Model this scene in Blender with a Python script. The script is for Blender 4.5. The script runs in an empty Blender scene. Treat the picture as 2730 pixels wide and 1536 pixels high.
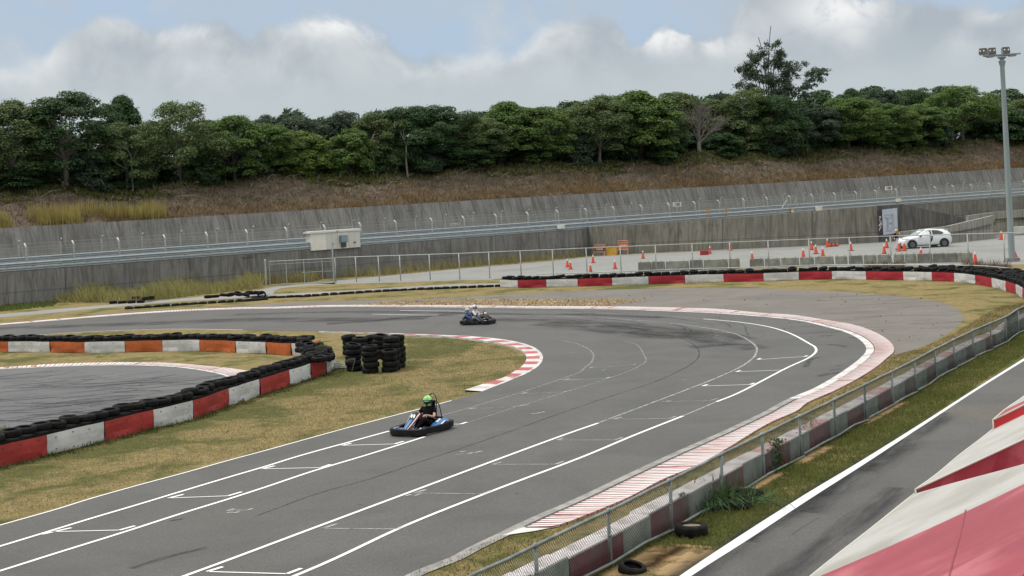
import bpy, bmesh, math, random
import numpy as np
from mathutils import Vector, Matrix, Euler
from mathutils.geometry import tessellate_polygon
R = math.radians
SC = bpy.context.scene
COL = SC.collection
# ------------------------------------------------------------------ camera
CAM_H, FOC, ROLL = 6.5, 3785.0, R(2.9)
PX0, PY0 = 1365.0, 512.0
cd = bpy.data.cameras.new('camera'); cam = bpy.data.objects.new('camera', cd); COL.objects.link(cam)
cd.sensor_width = 36.0; cd.lens = 36.0 * FOC / 2730.0
cd.shift_y = -(768.0 - PY0) / 2730.0
cd.clip_start = 0.5; cd.clip_end = 3000
cam.matrix_world = Matrix.Translation((0, 0, CAM_H)) @ Matrix.Rotation(R(90), 4, 'X') @ Matrix.Rotation(-ROLL, 4, 'Z')
SC.camera = cam
# ------------------------------------------------------------------ light
SUN_EL, SUN_AZ = R(58), R(-78)          # azimuth from +Y, clockwise; bright overcast sky, sun to the left
sl = bpy.data.lights.new('sun', 'SUN'); so = bpy.data.objects.new('sun', sl); COL.objects.link(so)
sl.energy = 2.0; sl.angle = R(14); sl.color = (1.0, 0.96, 0.9)
sd = Vector((math.sin(SUN_AZ) * math.cos(SUN_EL), math.cos(SUN_AZ) * math.cos(SUN_EL), math.sin(SUN_EL)))
so.rotation_euler = sd.to_track_quat('Z', 'Y').to_euler()
so.location = (0, 60, 60)
vs = SC.view_settings; SC.display_settings.display_device = 'sRGB'
vs.view_transform = 'Standard'; vs.look = 'None'; vs.exposure = 0.0; vs.gamma = 1.0; vs.use_curve_mapping = False
SC.cycles.max_bounces = 6; SC.cycles.diffuse_bounces = 3; SC.cycles.glossy_bounces = 2
SC.cycles.transparent_max_bounces = 16; SC.cycles.transmission_bounces = 2
try:
    SC.cycles.use_denoising = True; SC.cycles.denoiser = 'OPENIMAGEDENOISE'
except Exception: pass

class NT:
    """small helper to write node trees"""
    def __init__(s, tree): s.t = tree; s.n = tree.nodes; s.l = tree.links
    def new(s, typ, **kw):
        n = s.n.new(typ)
        for k, v in kw.items(): setattr(n, k, v)
        return n
    def put(s, sock, v):
        if v is None: return
        if isinstance(v, bpy.types.NodeSocket): s.l.new(v, sock)
        else:
            if isinstance(v, (tuple, list)) and len(v) == 3 and sock.type == 'RGBA': v = (*v, 1)
            sock.default_value = v
    def math(s, op, a, b=None, c=None, clamp=False):
        n = s.new('ShaderNodeMath', operation=op, use_clamp=clamp)
        s.put(n.inputs[0], a); s.put(n.inputs[1], b)
        if c is not None: s.put(n.inputs[2], c)
        return n.outputs[0]
    def mix(s, f, a, b, blend='MIX'):
        n = s.new('ShaderNodeMix', data_type='RGBA', blend_type=blend)
        s.put(n.inputs[0], f); s.put(n.inputs[6], a); s.put(n.inputs[7], b)
        return n.outputs[2]
    def noise(s, vec, scale=5.0, detail=4.0, rough=0.55, dist=0.0):
        n = s.new('ShaderNodeTexNoise')
        s.put(n.inputs['Vector'], vec); n.inputs['Scale'].default_value = scale
        n.inputs['Detail'].default_value = detail; n.inputs['Roughness'].default_value = rough
        n.inputs['Distortion'].default_value = dist
        return n.outputs['Fac']
    def ramp(s, f, lo, hi, a=0.0, b=1.0, smooth=True):
        n = s.new('ShaderNodeMapRange', interpolation_type='SMOOTHSTEP' if smooth else 'LINEAR')
        s.put(n.inputs[0], f); s.put(n.inputs[1], lo); s.put(n.inputs[2], hi); s.put(n.inputs[3], a); s.put(n.inputs[4], b)
        return n.outputs[0]
    def mapping(s, vec, scale=(1, 1, 1), rot=(0, 0, 0), loc=(0, 0, 0)):
        n = s.new('ShaderNodeMapping'); s.put(n.inputs[0], vec)
        n.inputs[1].default_value = loc; n.inputs[2].default_value = rot; n.inputs[3].default_value = scale
        return n.outputs[0]
    def sep(s, vec):
        n = s.new('ShaderNodeSeparateXYZ'); s.put(n.inputs[0], vec); return n.outputs
    def comb(s, x, y, z):
        n = s.new('ShaderNodeCombineXYZ'); s.put(n.inputs[0], x); s.put(n.inputs[1], y); s.put(n.inputs[2], z); return n.outputs[0]

def sky_ab(x, y):
    dx, dy = x - PX0, y - PY0; c, s = math.cos(ROLL), math.sin(ROLL)
    return (dx * c - dy * s) / FOC, -(dx * s + dy * c) / FOC
# ------------------------------------------------------------------ sky: daylight sky behind a broken layer of cumulus
W = bpy.data.worlds.new("World"); SC.world = W; W.use_nodes = True
t = NT(W.node_tree); t.n.clear()
SKS = 0.1
sky = t.new('ShaderNodeTexSky', sky_type='NISHITA'); sky.sun_disc = False
sky.sun_elevation = SUN_EL; sky.sun_rotation = SUN_AZ
d = t.new('ShaderNodeTexCoord').outputs['Generated']
dx, dy, dz = t.sep(d)
ya = t.math('MAXIMUM', t.math('ABSOLUTE', dy), 0.12)
A = t.math('DIVIDE', dx, ya); B = t.math('DIVIDE', dz, ya)
n1 = t.noise(d, 9.0, 7, 0.58, 0.4); n2 = t.noise(d, 26.0, 6, 0.6, 0.6); n3 = t.noise(t.mapping(d, (1, 1, 1), loc=(3, 1, 7)), 14.0, 6, 0.55, 0.3)
fc = t.new('ShaderNodeFloatCurve')
tops = [(-60, 150), (60, 175), (150, 110), (215, 70), (262, 30), (330, 22), (395, 62), (500, 62), (560, 58), (640, 78), (672, 100), (700, 62), (770, 42), (860, 40), (960, 70), (1030, 85), (1075, 118), (1150, 128),
        (1250, 130), (1330, 135), (1400, 105), (1460, 60), (1520, 40), (1600, 42), (1660, 75), (1690, 100), (1770, 66), (1840, 92), (1930, 100), (1980, 20), (2080, -10), (2200, -30), (2420, -20), (2600, 5), (2660, 15), (2740, -10)]
cv = fc.mapping.curves[0]
pts = [((sky_ab(x, y)[0] + 0.45) / 0.9, sky_ab(x, y)[1] / 0.2) for x, y in tops]
pts = [(0.0, 0.62)] + pts + [(1.0, 0.8)]
while len(cv.points) < len(pts): cv.points.new(0.5, 0.5)
for p_, q_ in zip(cv.points, pts): p_.location = q_
fc.mapping.update()
t.put(fc.inputs['Value'], t.math('MULTIPLY_ADD', A, 1 / 0.9, 0.5, clamp=True))
top = t.math('MULTIPLY', fc.outputs[0], 0.2)
wob = t.math('ADD', t.math('MULTIPLY', t.math('SUBTRACT', n1, 0.5), 0.045), t.math('MULTIPLY', t.math('SUBTRACT', n2, 0.5), 0.022))
depth = t.math('SUBTRACT', t.math('ADD', top, wob), B)          # how far below the cloud's top edge
low = t.ramp(depth, t.math('MULTIPLY_ADD', n3, -0.014, 0.003), t.math('MULTIPLY_ADD', n3, 0.026, -0.003))
hi = t.ramp(t.math('ADD', t.math('MULTIPLY', n1, 0.8), t.math('MULTIPLY', n3, 0.5)), 0.62, 0.86)
hi = t.math('MULTIPLY', hi, 0.75)
cover = t.math('MAXIMUM', low, hi, clamp=True)
up = t.ramp(B, 0.14, 0.8)
cover = t.math('MAXIMUM', cover, t.math('MULTIPLY', up, t.ramp(n3, 0.3, 0.6)), clamp=True)
rim = t.math('MULTIPLY', t.math('MULTIPLY', t.ramp(depth, 0.022, 0.001), t.ramp(n3, 0.44, 0.60)), 0.5)
for px_, py_, rx_, ry_, st_ in ((470, 78, 110, 34, .75), (880, 66, 105, 40, 1.0), (985, 92, 70, 26, .7), (610, 110, 60, 30, .4), (1255, 142, 45, 12, .7), (1375, 145, 30, 22, .6), (1530, 62, 70, 26, .45), (1775, 100, 95, 42, 1.0), (1900, 120, 90, 30, .7), (2235, 25, 130, 60, 1.0), (2270, 80, 60, 45, .6), (2660, 35, 60, 26, .7), (110, 150, 90, 40, .45), (300, 60, 90, 40, .3), (2080, 60, 90, 50, .3), (620, 165, 130, 40, .25)):
    a_, b_ = sky_ab(px_, py_); ga = t.math('POWER', t.math('DIVIDE', t.math('SUBTRACT', A, a_), rx_ / FOC), 2.0); gb = t.math('POWER', t.math('DIVIDE', t.math('SUBTRACT', B, b_), ry_ / FOC), 2.0)
    g_ = t.math('EXPONENT', t.math('MULTIPLY', t.math('ADD', ga, gb), -0.8)); rim = t.math('MAXIMUM', rim, t.math('MULTIPLY', t.math('MULTIPLY', g_, st_), t.ramp(n2, 0.28, 0.62)))
rim = t.math('MULTIPLY', rim, low, clamp=True)
grey = t.mix(t.ramp(n3, 0.35, 0.65), (4.2, 4.75, 5.3), (6.1, 6.55, 6.75))
grey = t.mix(t.ramp(B, 0.055, 0.11), (5.2, 5.85, 6.15), grey)
cl = t.mix(rim, grey, (9.0, 9.1, 9.1))
blue = t.mix(0.9, sky.outputs[0], (4.5, 5.75, 7.3))
blue = t.mix(t.math('MULTIPLY', t.ramp(n1, 0.4, 0.62), 0.55), blue, (5.0, 5.6, 6.3))
allc = t.mix(cover, blue, cl)
bw = t.ramp(dz, 0.15, 0.5); allc = t.mix(bw, allc, t.mix(t.ramp(n3, 0.3, 0.7), (5.4, 5.35, 5.2), (7.0, 6.95, 6.7)))
bright = t.ramp(dz, 0.15, 0.85, 1.0, 2.6)
allc = t.mix(1.0, allc, t.comb(bright, bright, bright), 'MULTIPLY')
bg = t.new('ShaderNodeBackground'); bg.inputs[1].default_value = SKS; t.put(bg.inputs[0], allc)
wo = t.new('ShaderNodeOutputWorld'); t.l.new(bg.outputs[0], wo.inputs[0])

# ------------------------------------------------------------------ where photographed points lie in the place
def ray(x, y):
    a, b = sky_ab(x, y); return Vector((a, 1.0, b))
def gp(p, z=0.0):
    r = ray(*p); k = (z - CAM_H) / r.z; return Vector((r.x * k, k, z))
def at_depth(p, Y):
    r = ray(*p); return Vector((r.x * Y, Y, CAM_H + r.z * Y))
def crop(x0, y0, s): return lambda *ps: [(x0 + a / s, y0 + b / s) for a, b in ps]
F0, F1, F2, F3 = crop(0, 540, 3.677), crop(680, 540, 3.677), crop(1360, 540, 3.677), crop(2030, 420, 3.677)
Q0, Q1, Q2, Q3 = crop(0, 850, 2.862), crop(850, 850, 3.677), crop(1500, 780, 3.677), crop(2030, 740, 3.677)
B0, B1, B2, B3 = crop(0, 1030, 2.862), crop(850, 1142, 3.677), crop(1250, 1142, 3.677), crop(1830, 1030, 2.862)
H3, S4 = crop(2300, 530, 5.988), crop(1560, 600, 9.057)
def G(ps, z=0.0): return [gp(p, z) for p in ps]

def smooth(ps, sub=6):
    ps = [Vector(p) for p in ps]; out = []
    if len(ps) < 3: return ps
    q = [ps[0] * 2 - ps[1]] + ps + [ps[-1] * 2 - ps[-2]]
    for i in range(1, len(q) - 2):
        p0, p1, p2, p3 = q[i - 1:i + 3]
        k = max(1, sub)
        t0 = 0.0; t1 = t0 + max(1e-4, (p1 - p0).length ** 0.5); t2 = t1 + max(1e-4, (p2 - p1).length ** 0.5); t3 = t2 + max(1e-4, (p3 - p2).length ** 0.5)
        for j in range(k):
            tt = t1 + (t2 - t1) * j / k
            a1 = p0 * ((t1 - tt) / (t1 - t0)) + p1 * ((tt - t0) / (t1 - t0))
            a2 = p1 * ((t2 - tt) / (t2 - t1)) + p2 * ((tt - t1) / (t2 - t1))
            a3 = p2 * ((t3 - tt) / (t3 - t2)) + p3 * ((tt - t2) / (t3 - t2))
            b1 = a1 * ((t2 - tt) / (t2 - t0)) + a2 * ((tt - t0) / (t2 - t0))
            b2 = a2 * ((t3 - tt) / (t3 - t1)) + a3 * ((tt - t1) / (t3 - t1))
            out.append(b1 * ((t2 - tt) / (t2 - t1)) + b2 * ((tt - t1) / (t2 - t1)))
    out.append(ps[-1]); return out
def plen(ps): return sum((b - a).length for a, b in zip(ps, ps[1:]))
def along(ps, s):
    for a, b in zip(ps, ps[1:]):
        L = (b - a).length
        if s <= L and L > 0: return a + (b - a) * (s / L), (b - a).normalized()
        s -= L
    d_ = (ps[-1] - ps[-2]).normalized(); return ps[-1] + d_ * s, d_
def resample(ps, n):
    L = plen(ps); return [along(ps, L * i / (n - 1) * 0.999999)[0] for i in range(n)]
def perp(d_): return Vector((-d_.y, d_.x, 0)).normalized()
def shift(ps, off):
    out = []
    for i, p in enumerate(ps):
        d_ = (ps[min(i + 1, len(ps) - 1)] - ps[max(i - 1, 0)]); out.append(p + perp(d_) * off)
    return out
def setz(ps, z): return [Vector((p.x, p.y, z)) for p in ps]

class MB:
    """collects faces of one mesh"""
    def __init__(s): s.v = []; s.f = []; s.m = []; s.uv = {}
    def add(s, vs, fs, mi=0):
        o = len(s.v); s.v += [tuple(v) for v in vs]
        for f in fs: s.f.append(tuple(o + i for i in f)); s.m.append(mi)
    def box(s, c, sz, rz=0.0, mi=0, M=None, taper=1.0):
        x, y, z = sz[0] / 2, sz[1] / 2, sz[2] / 2
        vs = [Vector((a * x * (taper if k > 0 else 1), b * y * (taper if k > 0 else 1), k * z)) for k in (-1, 1) for a, b in ((-1, -1), (1, -1), (1, 1), (-1, 1))]
        if M is None: M = Matrix.Rotation(rz, 4, 'Z')
        vs = [M @ v + Vector(c) for v in vs]
        s.add(vs, [(3, 2, 1, 0), (4, 5, 6, 7), (0, 1, 5, 4), (1, 2, 6, 5), (2, 3, 7, 6), (3, 0, 4, 7)], mi)
    def bar(s, a, b, w, h=None, mi=0, up=Vector((0, 0, 1))):
        a, b = Vector(a), Vector(b); h = h or w; d_ = (b - a)
        if d_.length < 1e-6: return
        d_.normalize(); x = d_.cross(up)
        if x.length < 1e-3: x = d_.cross(Vector((0, 1, 0)))
        x.normalize(); y = x.cross(d_)
        vs = [p + x * (i * w / 2) + y * (j * h / 2) for p in (a, b) for i, j in ((-1, -1), (1, -1), (1, 1), (-1, 1))]
        s.add(vs, [(3, 2, 1, 0), (4, 5, 6, 7), (0, 1, 5, 4), (1, 2, 6, 5), (2, 3, 7, 6), (3, 0, 4, 7)], mi)
    def tube(s, ps, r, n=8, mi=0, cap=True, closed=False):
        ps = [Vector(p) for p in ps]; rs = r if isinstance(r, (list, tuple)) else [r] * len(ps)
        o = len(s.v); N = len(ps); x = None
        for i, p in enumerate(ps):
            if closed: d_ = ps[(i + 1) % N] - ps[i - 1]
            else: d_ = ps[min(i + 1, N - 1)] - ps[max(i - 1, 0)]
            if d_.length < 1e-9: d_ = Vector((0, 0, 1))
            d_.normalize()
            if x is None:
                x = d_.cross(Vector((0, 0, 1)))
                if x.length < 0.05: x = d_.cross(Vector((0, 1, 0)))
            x = (x - d_ * x.dot(d_)); x.normalize(); y = d_.cross(x)
            for k in range(n):
                a = 2 * math.pi * k / n; s.v.append(tuple(p + x * (math.cos(a) * rs[i]) + y * (math.sin(a) * rs[i])))
        for i in range(N if closed else N - 1):
            j = (i + 1) % N
            for k in range(n):
                s.f.append((o + i * n + k, o + i * n + (k + 1) % n, o + j * n + (k + 1) % n, o + j * n + k)); s.m.append(mi)
        if cap and not closed:
            s.f.append(tuple(o + k for k in range(n))[::-1]); s.m.append(mi)
            s.f.append(tuple(o + (N - 1) * n + k for k in range(n))); s.m.append(mi)
    def lathe(s, prof, n=16, c=(0, 0, 0), mi=0, closed=False, M=None):
        """profile of (r, z) round the z axis"""
        o = len(s.v); c = Vector(c)
        for r, z in prof:
            for k in range(n):
                a = 2 * math.pi * k / n; v = Vector((r * math.cos(a), r * math.sin(a), z))
                if M is not None: v = M @ v
                s.v.append(tuple(v + c))
        P = len(prof)
        for i in range(P if closed else P - 1):
            j = (i + 1) % P
            for k in range(n):
                s.f.append((o + i * n + k, o + i * n + (k + 1) % n, o + j * n + (k + 1) % n, o + j * n + k)); s.m.append(mi)
        if not closed:
            if prof[0][0] > 1e-4: s.f.append(tuple(o + k for k in range(n))[::-1]); s.m.append(mi)
            if prof[-1][0] > 1e-4: s.f.append(tuple(o + (P - 1) * n + k for k in range(n))); s.m.append(mi)
    def strip(s, a, b, mi=0, uvw=None):
        """quads between two equally long rows of points; uv: metres along, metres across"""
        o = len(s.v); n = len(a); L = 0.0; ls = []
        for i in range(n):
            if i: L += (a[i] - a[i - 1]).length
            ls.append(L)
        s.v += [tuple(p) for p in a] + [tuple(p) for p in b]
        w = uvw if uvw is not None else (a[n // 2] - b[n // 2]).length
        for i in range(n - 1):
            s.uv[len(s.f)] = ((ls[i], 0), (ls[i + 1], 0), (ls[i + 1], w), (ls[i], w))
            s.f.append((o + i, o + i + 1, o + n + i + 1, o + n + i)); s.m.append(mi)
    def poly(s, ps, mi=0):
        o = len(s.v); s.v += [tuple(p) for p in ps]
        for tri in tessellate_polygon([[Vector(p) for p in ps]]): s.f.append(tuple(o + i for i in tri)); s.m.append(mi)
    def ball(s, c, r, nu=12, nv=8, mi=0, M=None):
        rr = r if isinstance(r, (tuple, list)) else (r, r, r)
        prof = [(math.sin(math.pi * i / nv), -math.cos(math.pi * i / nv)) for i in range(nv + 1)]
        S = Matrix.Diagonal((*rr, 1)); s.lathe([(max(a, 1e-4), b) for a, b in prof], nu, c, mi, M=(M @ S) if M is not None else S)
    def mesh(s, name, smooth_=False, fixn=False):
        me = bpy.data.meshes.new(name); me.from_pydata(s.v, [], s.f)
        if s.m and max(s.m): me.polygons.foreach_set('material_index', s.m)
        if s.uv:
            ul = me.uv_layers.new(name='UVMap')
            for fi, q in s.uv.items():
                pl = me.polygons[fi]
                for k, li in enumerate(pl.loop_indices): ul.data[li].uv = q[k % len(q)]
        if fixn:
            bm = bmesh.new(); bm.from_mesh(me); bmesh.ops.recalc_face_normals(bm, faces=bm.faces); bm.to_mesh(me); bm.free()
        if smooth_: me.polygons.foreach_set('use_smooth', [True] * len(me.polygons))
        me.update(); return me

def obj(name, mb, mats, parent=None, smooth_=False, auto=None, fixn=False):
    me = mb if isinstance(mb, bpy.types.Mesh) else mb.mesh(name, smooth_, fixn)
    for m in (mats if isinstance(mats, (list, tuple)) else [mats]): me.materials.append(m)
    if auto is not None and not isinstance(mb, bpy.types.Mesh):
        me.polygons.foreach_set('use_smooth', [True] * len(me.polygons)); me.set_sharp_from_angle(angle=R(auto))
    o = bpy.data.objects.new(name, me); COL.objects.link(o)
    if parent: o.parent = parent
    return o
def tag(o, label, cat, group=None):
    o['label'] = label; o['category'] = cat
    if group: o['group'] = group
    return o
def thing(name, label, cat, loc=(0, 0, 0), rz=0.0, group=None, s=1.0):
    o = bpy.data.objects.new(name, None); COL.objects.link(o); o.empty_display_size = 0.2
    o.location = loc; o.rotation_euler = (0, 0, rz); o.scale = (s, s, s) if not isinstance(s, tuple) else s
    return tag(o, label, cat, group)
def structure(name, mb, mats, **kw):
    o = obj(name, mb, mats, **kw); o['kind'] = 'structure'; return o
def stuff(name, mb, mats, **kw):
    o = obj(name, mb, mats, **kw); o['kind'] = 'stuff'; return o
def dup(root, loc, rz=0.0, label=None, s=None, rot=None, group=None):
    r = root.copy(); COL.objects.link(r); r.location = loc; r.rotation_euler = rot if rot is not None else (0, 0, rz)
    if s is not None: r.scale = (s, s, s) if not isinstance(s, tuple) else s
    if label: r['label'] = label
    if group: r['group'] = group
    for ch in list(root.children):
        c = ch.copy(); COL.objects.link(c); c.parent = r
        for g in ch.children:
            d_ = g.copy(); COL.objects.link(d_); d_.parent = c
    return r
ONES = 'zeroth first second third fourth fifth sixth seventh eighth ninth tenth eleventh twelfth thirteenth fourteenth fifteenth sixteenth seventeenth eighteenth nineteenth'.split()
TENS = {2: ('twentieth', 'twenty'), 3: ('thirtieth', 'thirty'), 4: ('fortieth', 'forty'), 5: ('fiftieth', 'fifty'), 6: ('sixtieth', 'sixty'), 7: ('seventieth', 'seventy'), 8: ('eightieth', 'eighty'), 9: ('ninetieth', 'ninety')}
def nth(i):
    if i < 20: return ONES[i]
    t_, o_ = divmod(i, 10); return TENS[t_][0] if o_ == 0 else TENS[t_][1] + '-' + ONES[o_]

# ------------------------------------------------------------------ materials
def mat_new(name):
    m = bpy.data.materials.new(name); m.use_nodes = True; tt = NT(m.node_tree); tt.n.clear()
    out = tt.new('ShaderNodeOutputMaterial'); bs = tt.new('ShaderNodeBsdfPrincipled'); tt.l.new(bs.outputs[0], out.inputs[0])
    return m, tt, bs, out
def M(name, c1, c2=None, scale=4.0, rough=0.7, metal=0.0, bump=0.0, bscale=None, detail=5, spec=0.4, lo=0.35, hi=0.65, c3=None, s3=0.6, stretch=None, coat=0.0):
    m, t_, bs, out = mat_new(name)
    co = t_.new('ShaderNodeTexCoord').outputs['Object']
    if stretch: co = t_.mapping(co, stretch)
    col = c1
    if c2 is not None: col = t_.mix(t_.ramp(t_.noise(co, scale, detail, 0.6), lo, hi), c1, c2)
    if c3 is not None: col = t_.mix(t_.ramp(t_.noise(co, s3, 4, 0.6, 0.5), 0.45, 0.7), col, c3)
    t_.put(bs.inputs['Base Color'], col); bs.inputs['Roughness'].default_value = rough; bs.inputs['Metallic'].default_value = metal
    bs.inputs['Specular IOR Level'].default_value = spec; bs.inputs['Coat Weight'].default_value = coat
    if bump:
        b = t_.new('ShaderNodeBump'); b.inputs['Strength'].default_value = bump; b.inputs['Distance'].default_value = 0.02
        t_.put(b.inputs['Height'], t_.noise(co, bscale or scale * 3, 5, 0.6)); t_.l.new(b.outputs[0], bs.inputs['Normal'])
    return m
def srgb(r, g, b):
    f = lambda c: (c / 255 / 12.92) if c / 255 <= 0.04045 else ((c / 255 + 0.055) / 1.055) ** 2.4
    return (f(r), f(g), f(b))
# ================================================================== GROUND
E0 = crop(0, 1136, 2.048)
rnd = random.Random(7)
def coat_mat(name, col, strength=0.6, scale=2.0, lo=0.3, hi=0.7, soft=True, rough=0.85, stretch=(1, 1, 1), col2=None):
    """a thin worn layer (paint, rubber, dust) whose cover breaks up; v of the UV runs across it"""
    m, t_, bs, out = mat_new(name)
    co = t_.new('ShaderNodeTexCoord'); uv = co.outputs['UV']; u, v, _ = t_.sep(uv)
    k = t_.ramp(t_.noise(t_.mapping(uv if stretch != (1, 1, 1) else co.outputs['Object'], stretch), scale, 6, 0.65), lo, hi)
    if soft:
        e = t_.math('SUBTRACT', 1.0, t_.math('ABSOLUTE', t_.math('MULTIPLY_ADD', v, 2.0, -1.0)), clamp=True)
        k = t_.math('MULTIPLY', k, t_.ramp(e, 0.0, 0.75))
    k = t_.math('MULTIPLY', k, strength, clamp=True)
    c = col if col2 is None else t_.mix(t_.noise(co.outputs['Object'], 1.2, 4), col, col2)
    t_.put(bs.inputs['Base Color'], c); bs.inputs['Roughness'].default_value = rough; bs.inputs['Specular IOR Level'].default_value = 0.3
    tr = t_.new('ShaderNodeBsdfTransparent'); mx = t_.new('ShaderNodeMixShader'); t_.put(mx.inputs[0], k)
    t_.l.new(tr.outputs[0], mx.inputs[1]); t_.l.new(bs.outputs[0], mx.inputs[2]); t_.l.new(mx.outputs[0], out.inputs[0])
    return m
def asphalt(name, c1, c2, c3=None, grain=0.35, rough=0.68):
    m, t_, bs, out = mat_new(name); co = t_.new('ShaderNodeTexCoord').outputs['Object']
    col = t_.mix(t_.ramp(t_.noise(co, 0.35, 6, 0.6, 0.8), 0.3, 0.7), c1, c2)
    if c3 is not None: col = t_.mix(t_.ramp(t_.noise(co, 0.13, 5, 0.6, 1.2), 0.5, 0.72), col, c3)
    g = t_.math('MULTIPLY_ADD', t_.noise(co, 20.0, 4, 0.85), 7 * grain, 1 - grain * 3.5)
    g2 = t_.math('MULTIPLY_ADD', t_.noise(co, 7.0, 4, 0.7), grain, 1 - grain / 2)
    col = t_.mix(1.0, col, t_.comb(*[t_.math('MULTIPLY', g, g2)] * 3), 'MULTIPLY')
    t_.put(bs.inputs['Base Color'], col); bs.inputs['Roughness'].default_value = rough; bs.inputs['Specular IOR Level'].default_value = 0.45
    b = t_.new('ShaderNodeBump'); b.inputs['Strength'].default_value = 0.4; b.inputs['Distance'].default_value = 0.01
    t_.put(b.inputs['Height'], t_.noise(co, 40.0, 3, 0.7)); t_.l.new(b.outputs[0], bs.inputs['Normal'])
    return m
def turf(name):
    m, t_, bs, out = mat_new(name); co = t_.new('ShaderNodeTexCoord').outputs['Object']
    dry = t_.mix(t_.noise(co, 1.6, 6, 0.65, 0.5), (0.145, 0.110, 0.044), (0.285, 0.228, 0.108))
    grn = t_.mix(t_.noise(co, 2.2, 6, 0.7), (0.046, 0.058, 0.015), (0.118, 0.122, 0.038))
    x, y, z = t_.sep(co)
    # greener towards the near verge and along the left barrier, straw coloured far off
    bias = t_.math('MULTIPLY', t_.ramp(y, 40.0, 22.0), 0.07)
    k = t_.math('ADD', t_.noise(co, 0.45, 5, 0.65, 0.6), bias)
    bx_ = t_.ramp(t_.math('ABSOLUTE', t_.math('SUBTRACT', t_.math('SUBTRACT', x, -12.6), t_.math('MULTIPLY', t_.math('SUBTRACT', y, 38.4), 0.377))), 3.0, 0.6)
    vr = t_.math('SUBTRACT', t_.math('MULTIPLY', t_.math('SUBTRACT', x, 2.66), 0.86), t_.math('MULTIPLY', t_.math('SUBTRACT', y, 26.57), 0.51))
    k = t_.math('ADD', k, t_.math('MULTIPLY', t_.ramp(vr, -0.6, 0.3), 0.15))
    k = t_.math('ADD', k, t_.math('MULTIPLY', bx_, 0.17))
    col = t_.mix(t_.ramp(k, 0.46, 0.66), dry, grn)
    brown = t_.ramp(t_.noise(co, 0.9, 5, 0.7, 0.3), 0.58, 0.75)
    col = t_.mix(t_.math('MULTIPLY', brown, 0.5), col, (0.16, 0.108, 0.055))
    bare = t_.math('MULTIPLY', t_.ramp(t_.noise(co, 0.33, 7, 0.7, 1.0), 0.585, 0.66), t_.ramp(t_.noise(co, 3.0, 4, 0.7), 0.3, 0.6))
    col = t_.mix(t_.math('MULTIPLY', bare, 0.75), col, (0.20, 0.145, 0.085))
    g = t_.math('MULTIPLY_ADD', t_.noise(t_.mapping(co, (1, 0.5, 1)), 22.0, 4, 0.8), 1.5, 0.25)
    g = t_.math('MULTIPLY', g, t_.math('MULTIPLY_ADD', t_.noise(co, 4.0, 5, 0.75), 1.6, 0.2))
    col = t_.mix(1.0, col, t_.comb(g, g, g), 'MULTIPLY')
    t_.put(bs.inputs['Base Color'], col); bs.inputs['Roughness'].default_value = 0.95; bs.inputs['Specular IOR Level'].default_value = 0.1
    b = t_.new('ShaderNodeBump'); b.inputs['Strength'].default_value = 0.8; b.inputs['Distance'].default_value = 0.05
    t_.put(b.inputs['Height'], t_.noise(co, 14.0, 5, 0.75)); t_.l.new(b.outputs[0], bs.inputs['Normal'])
    return m
m_turf = turf('turf')
m_track = asphalt('track_asphalt', (0.060, 0.059, 0.056), (0.082, 0.080, 0.076), (0.078, 0.074, 0.067), 0.34)
m_runoff = asphalt('runoff_asphalt', (0.115, 0.101, 0.085), (0.142, 0.128, 0.110), (0.098, 0.086, 0.075), 0.22)
m_lot = asphalt('lot_asphalt', (0.195, 0.2, 0.19), (0.235, 0.238, 0.225), (0.17, 0.172, 0.165), 0.16)
m_pit = asphalt('pit_asphalt', (0.060, 0.058, 0.054), (0.080, 0.077, 0.071), (0.096, 0.083, 0.066), 0.34)
m_in = asphalt('inner_asphalt', (0.080, 0.082, 0.084), (0.105, 0.107, 0.107), (0.068, 0.07, 0.072), 0.2)

mb = MB(); n = 60
mb.add([(-900, -300, 0), (900, -300, 0), (900, 1500, 0), (-900, 1500, 0)], [(0, 1, 2, 3)])
structure('ground', mb, m_turf)

# ---- main track: a hairpin seen from the stand
inner = [(-60, 1437)] + B0((0, 1062), (500, 915), (1000, 750), (1500, 620), (1900, 520), (2576, 345)) [1:] if False else None
in_low = G([(-300, 1488)] + E0((0, 545), (300, 460), (500, 398), (740, 330), (1000, 260), (1250, 190), (1454, 135)) + Q1((300, 1068), (500, 1016), (800, 937), (1000, 886), (1300, 806), (1500, 748)))
k_out = G(Q1((1600, 716), (1850, 618), (2050, 532), (2150, 468), (2196, 398), (2182, 340), (2120, 288), (2000, 242), (1850, 211), (1680, 189), (1500, 174), (1330, 166), (1100, 156), (800, 147), (400, 135), (0, 124)))
k_in = G(Q1((1430, 720), (1640, 650), (1790, 605), (1900, 545), (1985, 490), (2030, 430), (2036, 385), (2008, 340), (1950, 303), (1850, 272), (1750, 252), (1620, 232), (1450, 208), (1300, 192), (1000, 176), (750, 163), (400, 149), (0, 138)))
in_top = G(Q0((2300, 96), (1850, 87), (1350, 81), (1000, 88), (600, 106), (300, 125), (0, 145)) + [(-400, 925)])
far_in = G([(-400, 895)] + F0((0, 1204), (300, 1180), (600, 1155), (1200, 1106), (1800, 1068), (2400, 1046)) + F1((200, 1043), (700, 1027), (1500, 1027), (2300, 1034)) + F2((200, 1040), (1000, 1049), (1500, 1067), (2000, 1088)) +
           Q3((0, 386), (250, 411), (450, 441), (650, 491), (800, 531), (900, 571), (980, 621), (1030, 681), (1030, 731), (980, 791), (880, 871), (700, 991), (500, 1101), (280, 1191), (0, 1341)))
near_right = G(B2((2574, 5), (2000, 255), (1500, 487), (1000, 722), (700, 850), (450, 965), (250, 1062), (0, 1182)) + B1((1300, 1275), (870, 1449)) + [(950, 1640), (600, 1880), (0, 2300)])
near_right_s = smooth(near_right, 4); far_in_s = smooth(far_in, 5)
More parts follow.
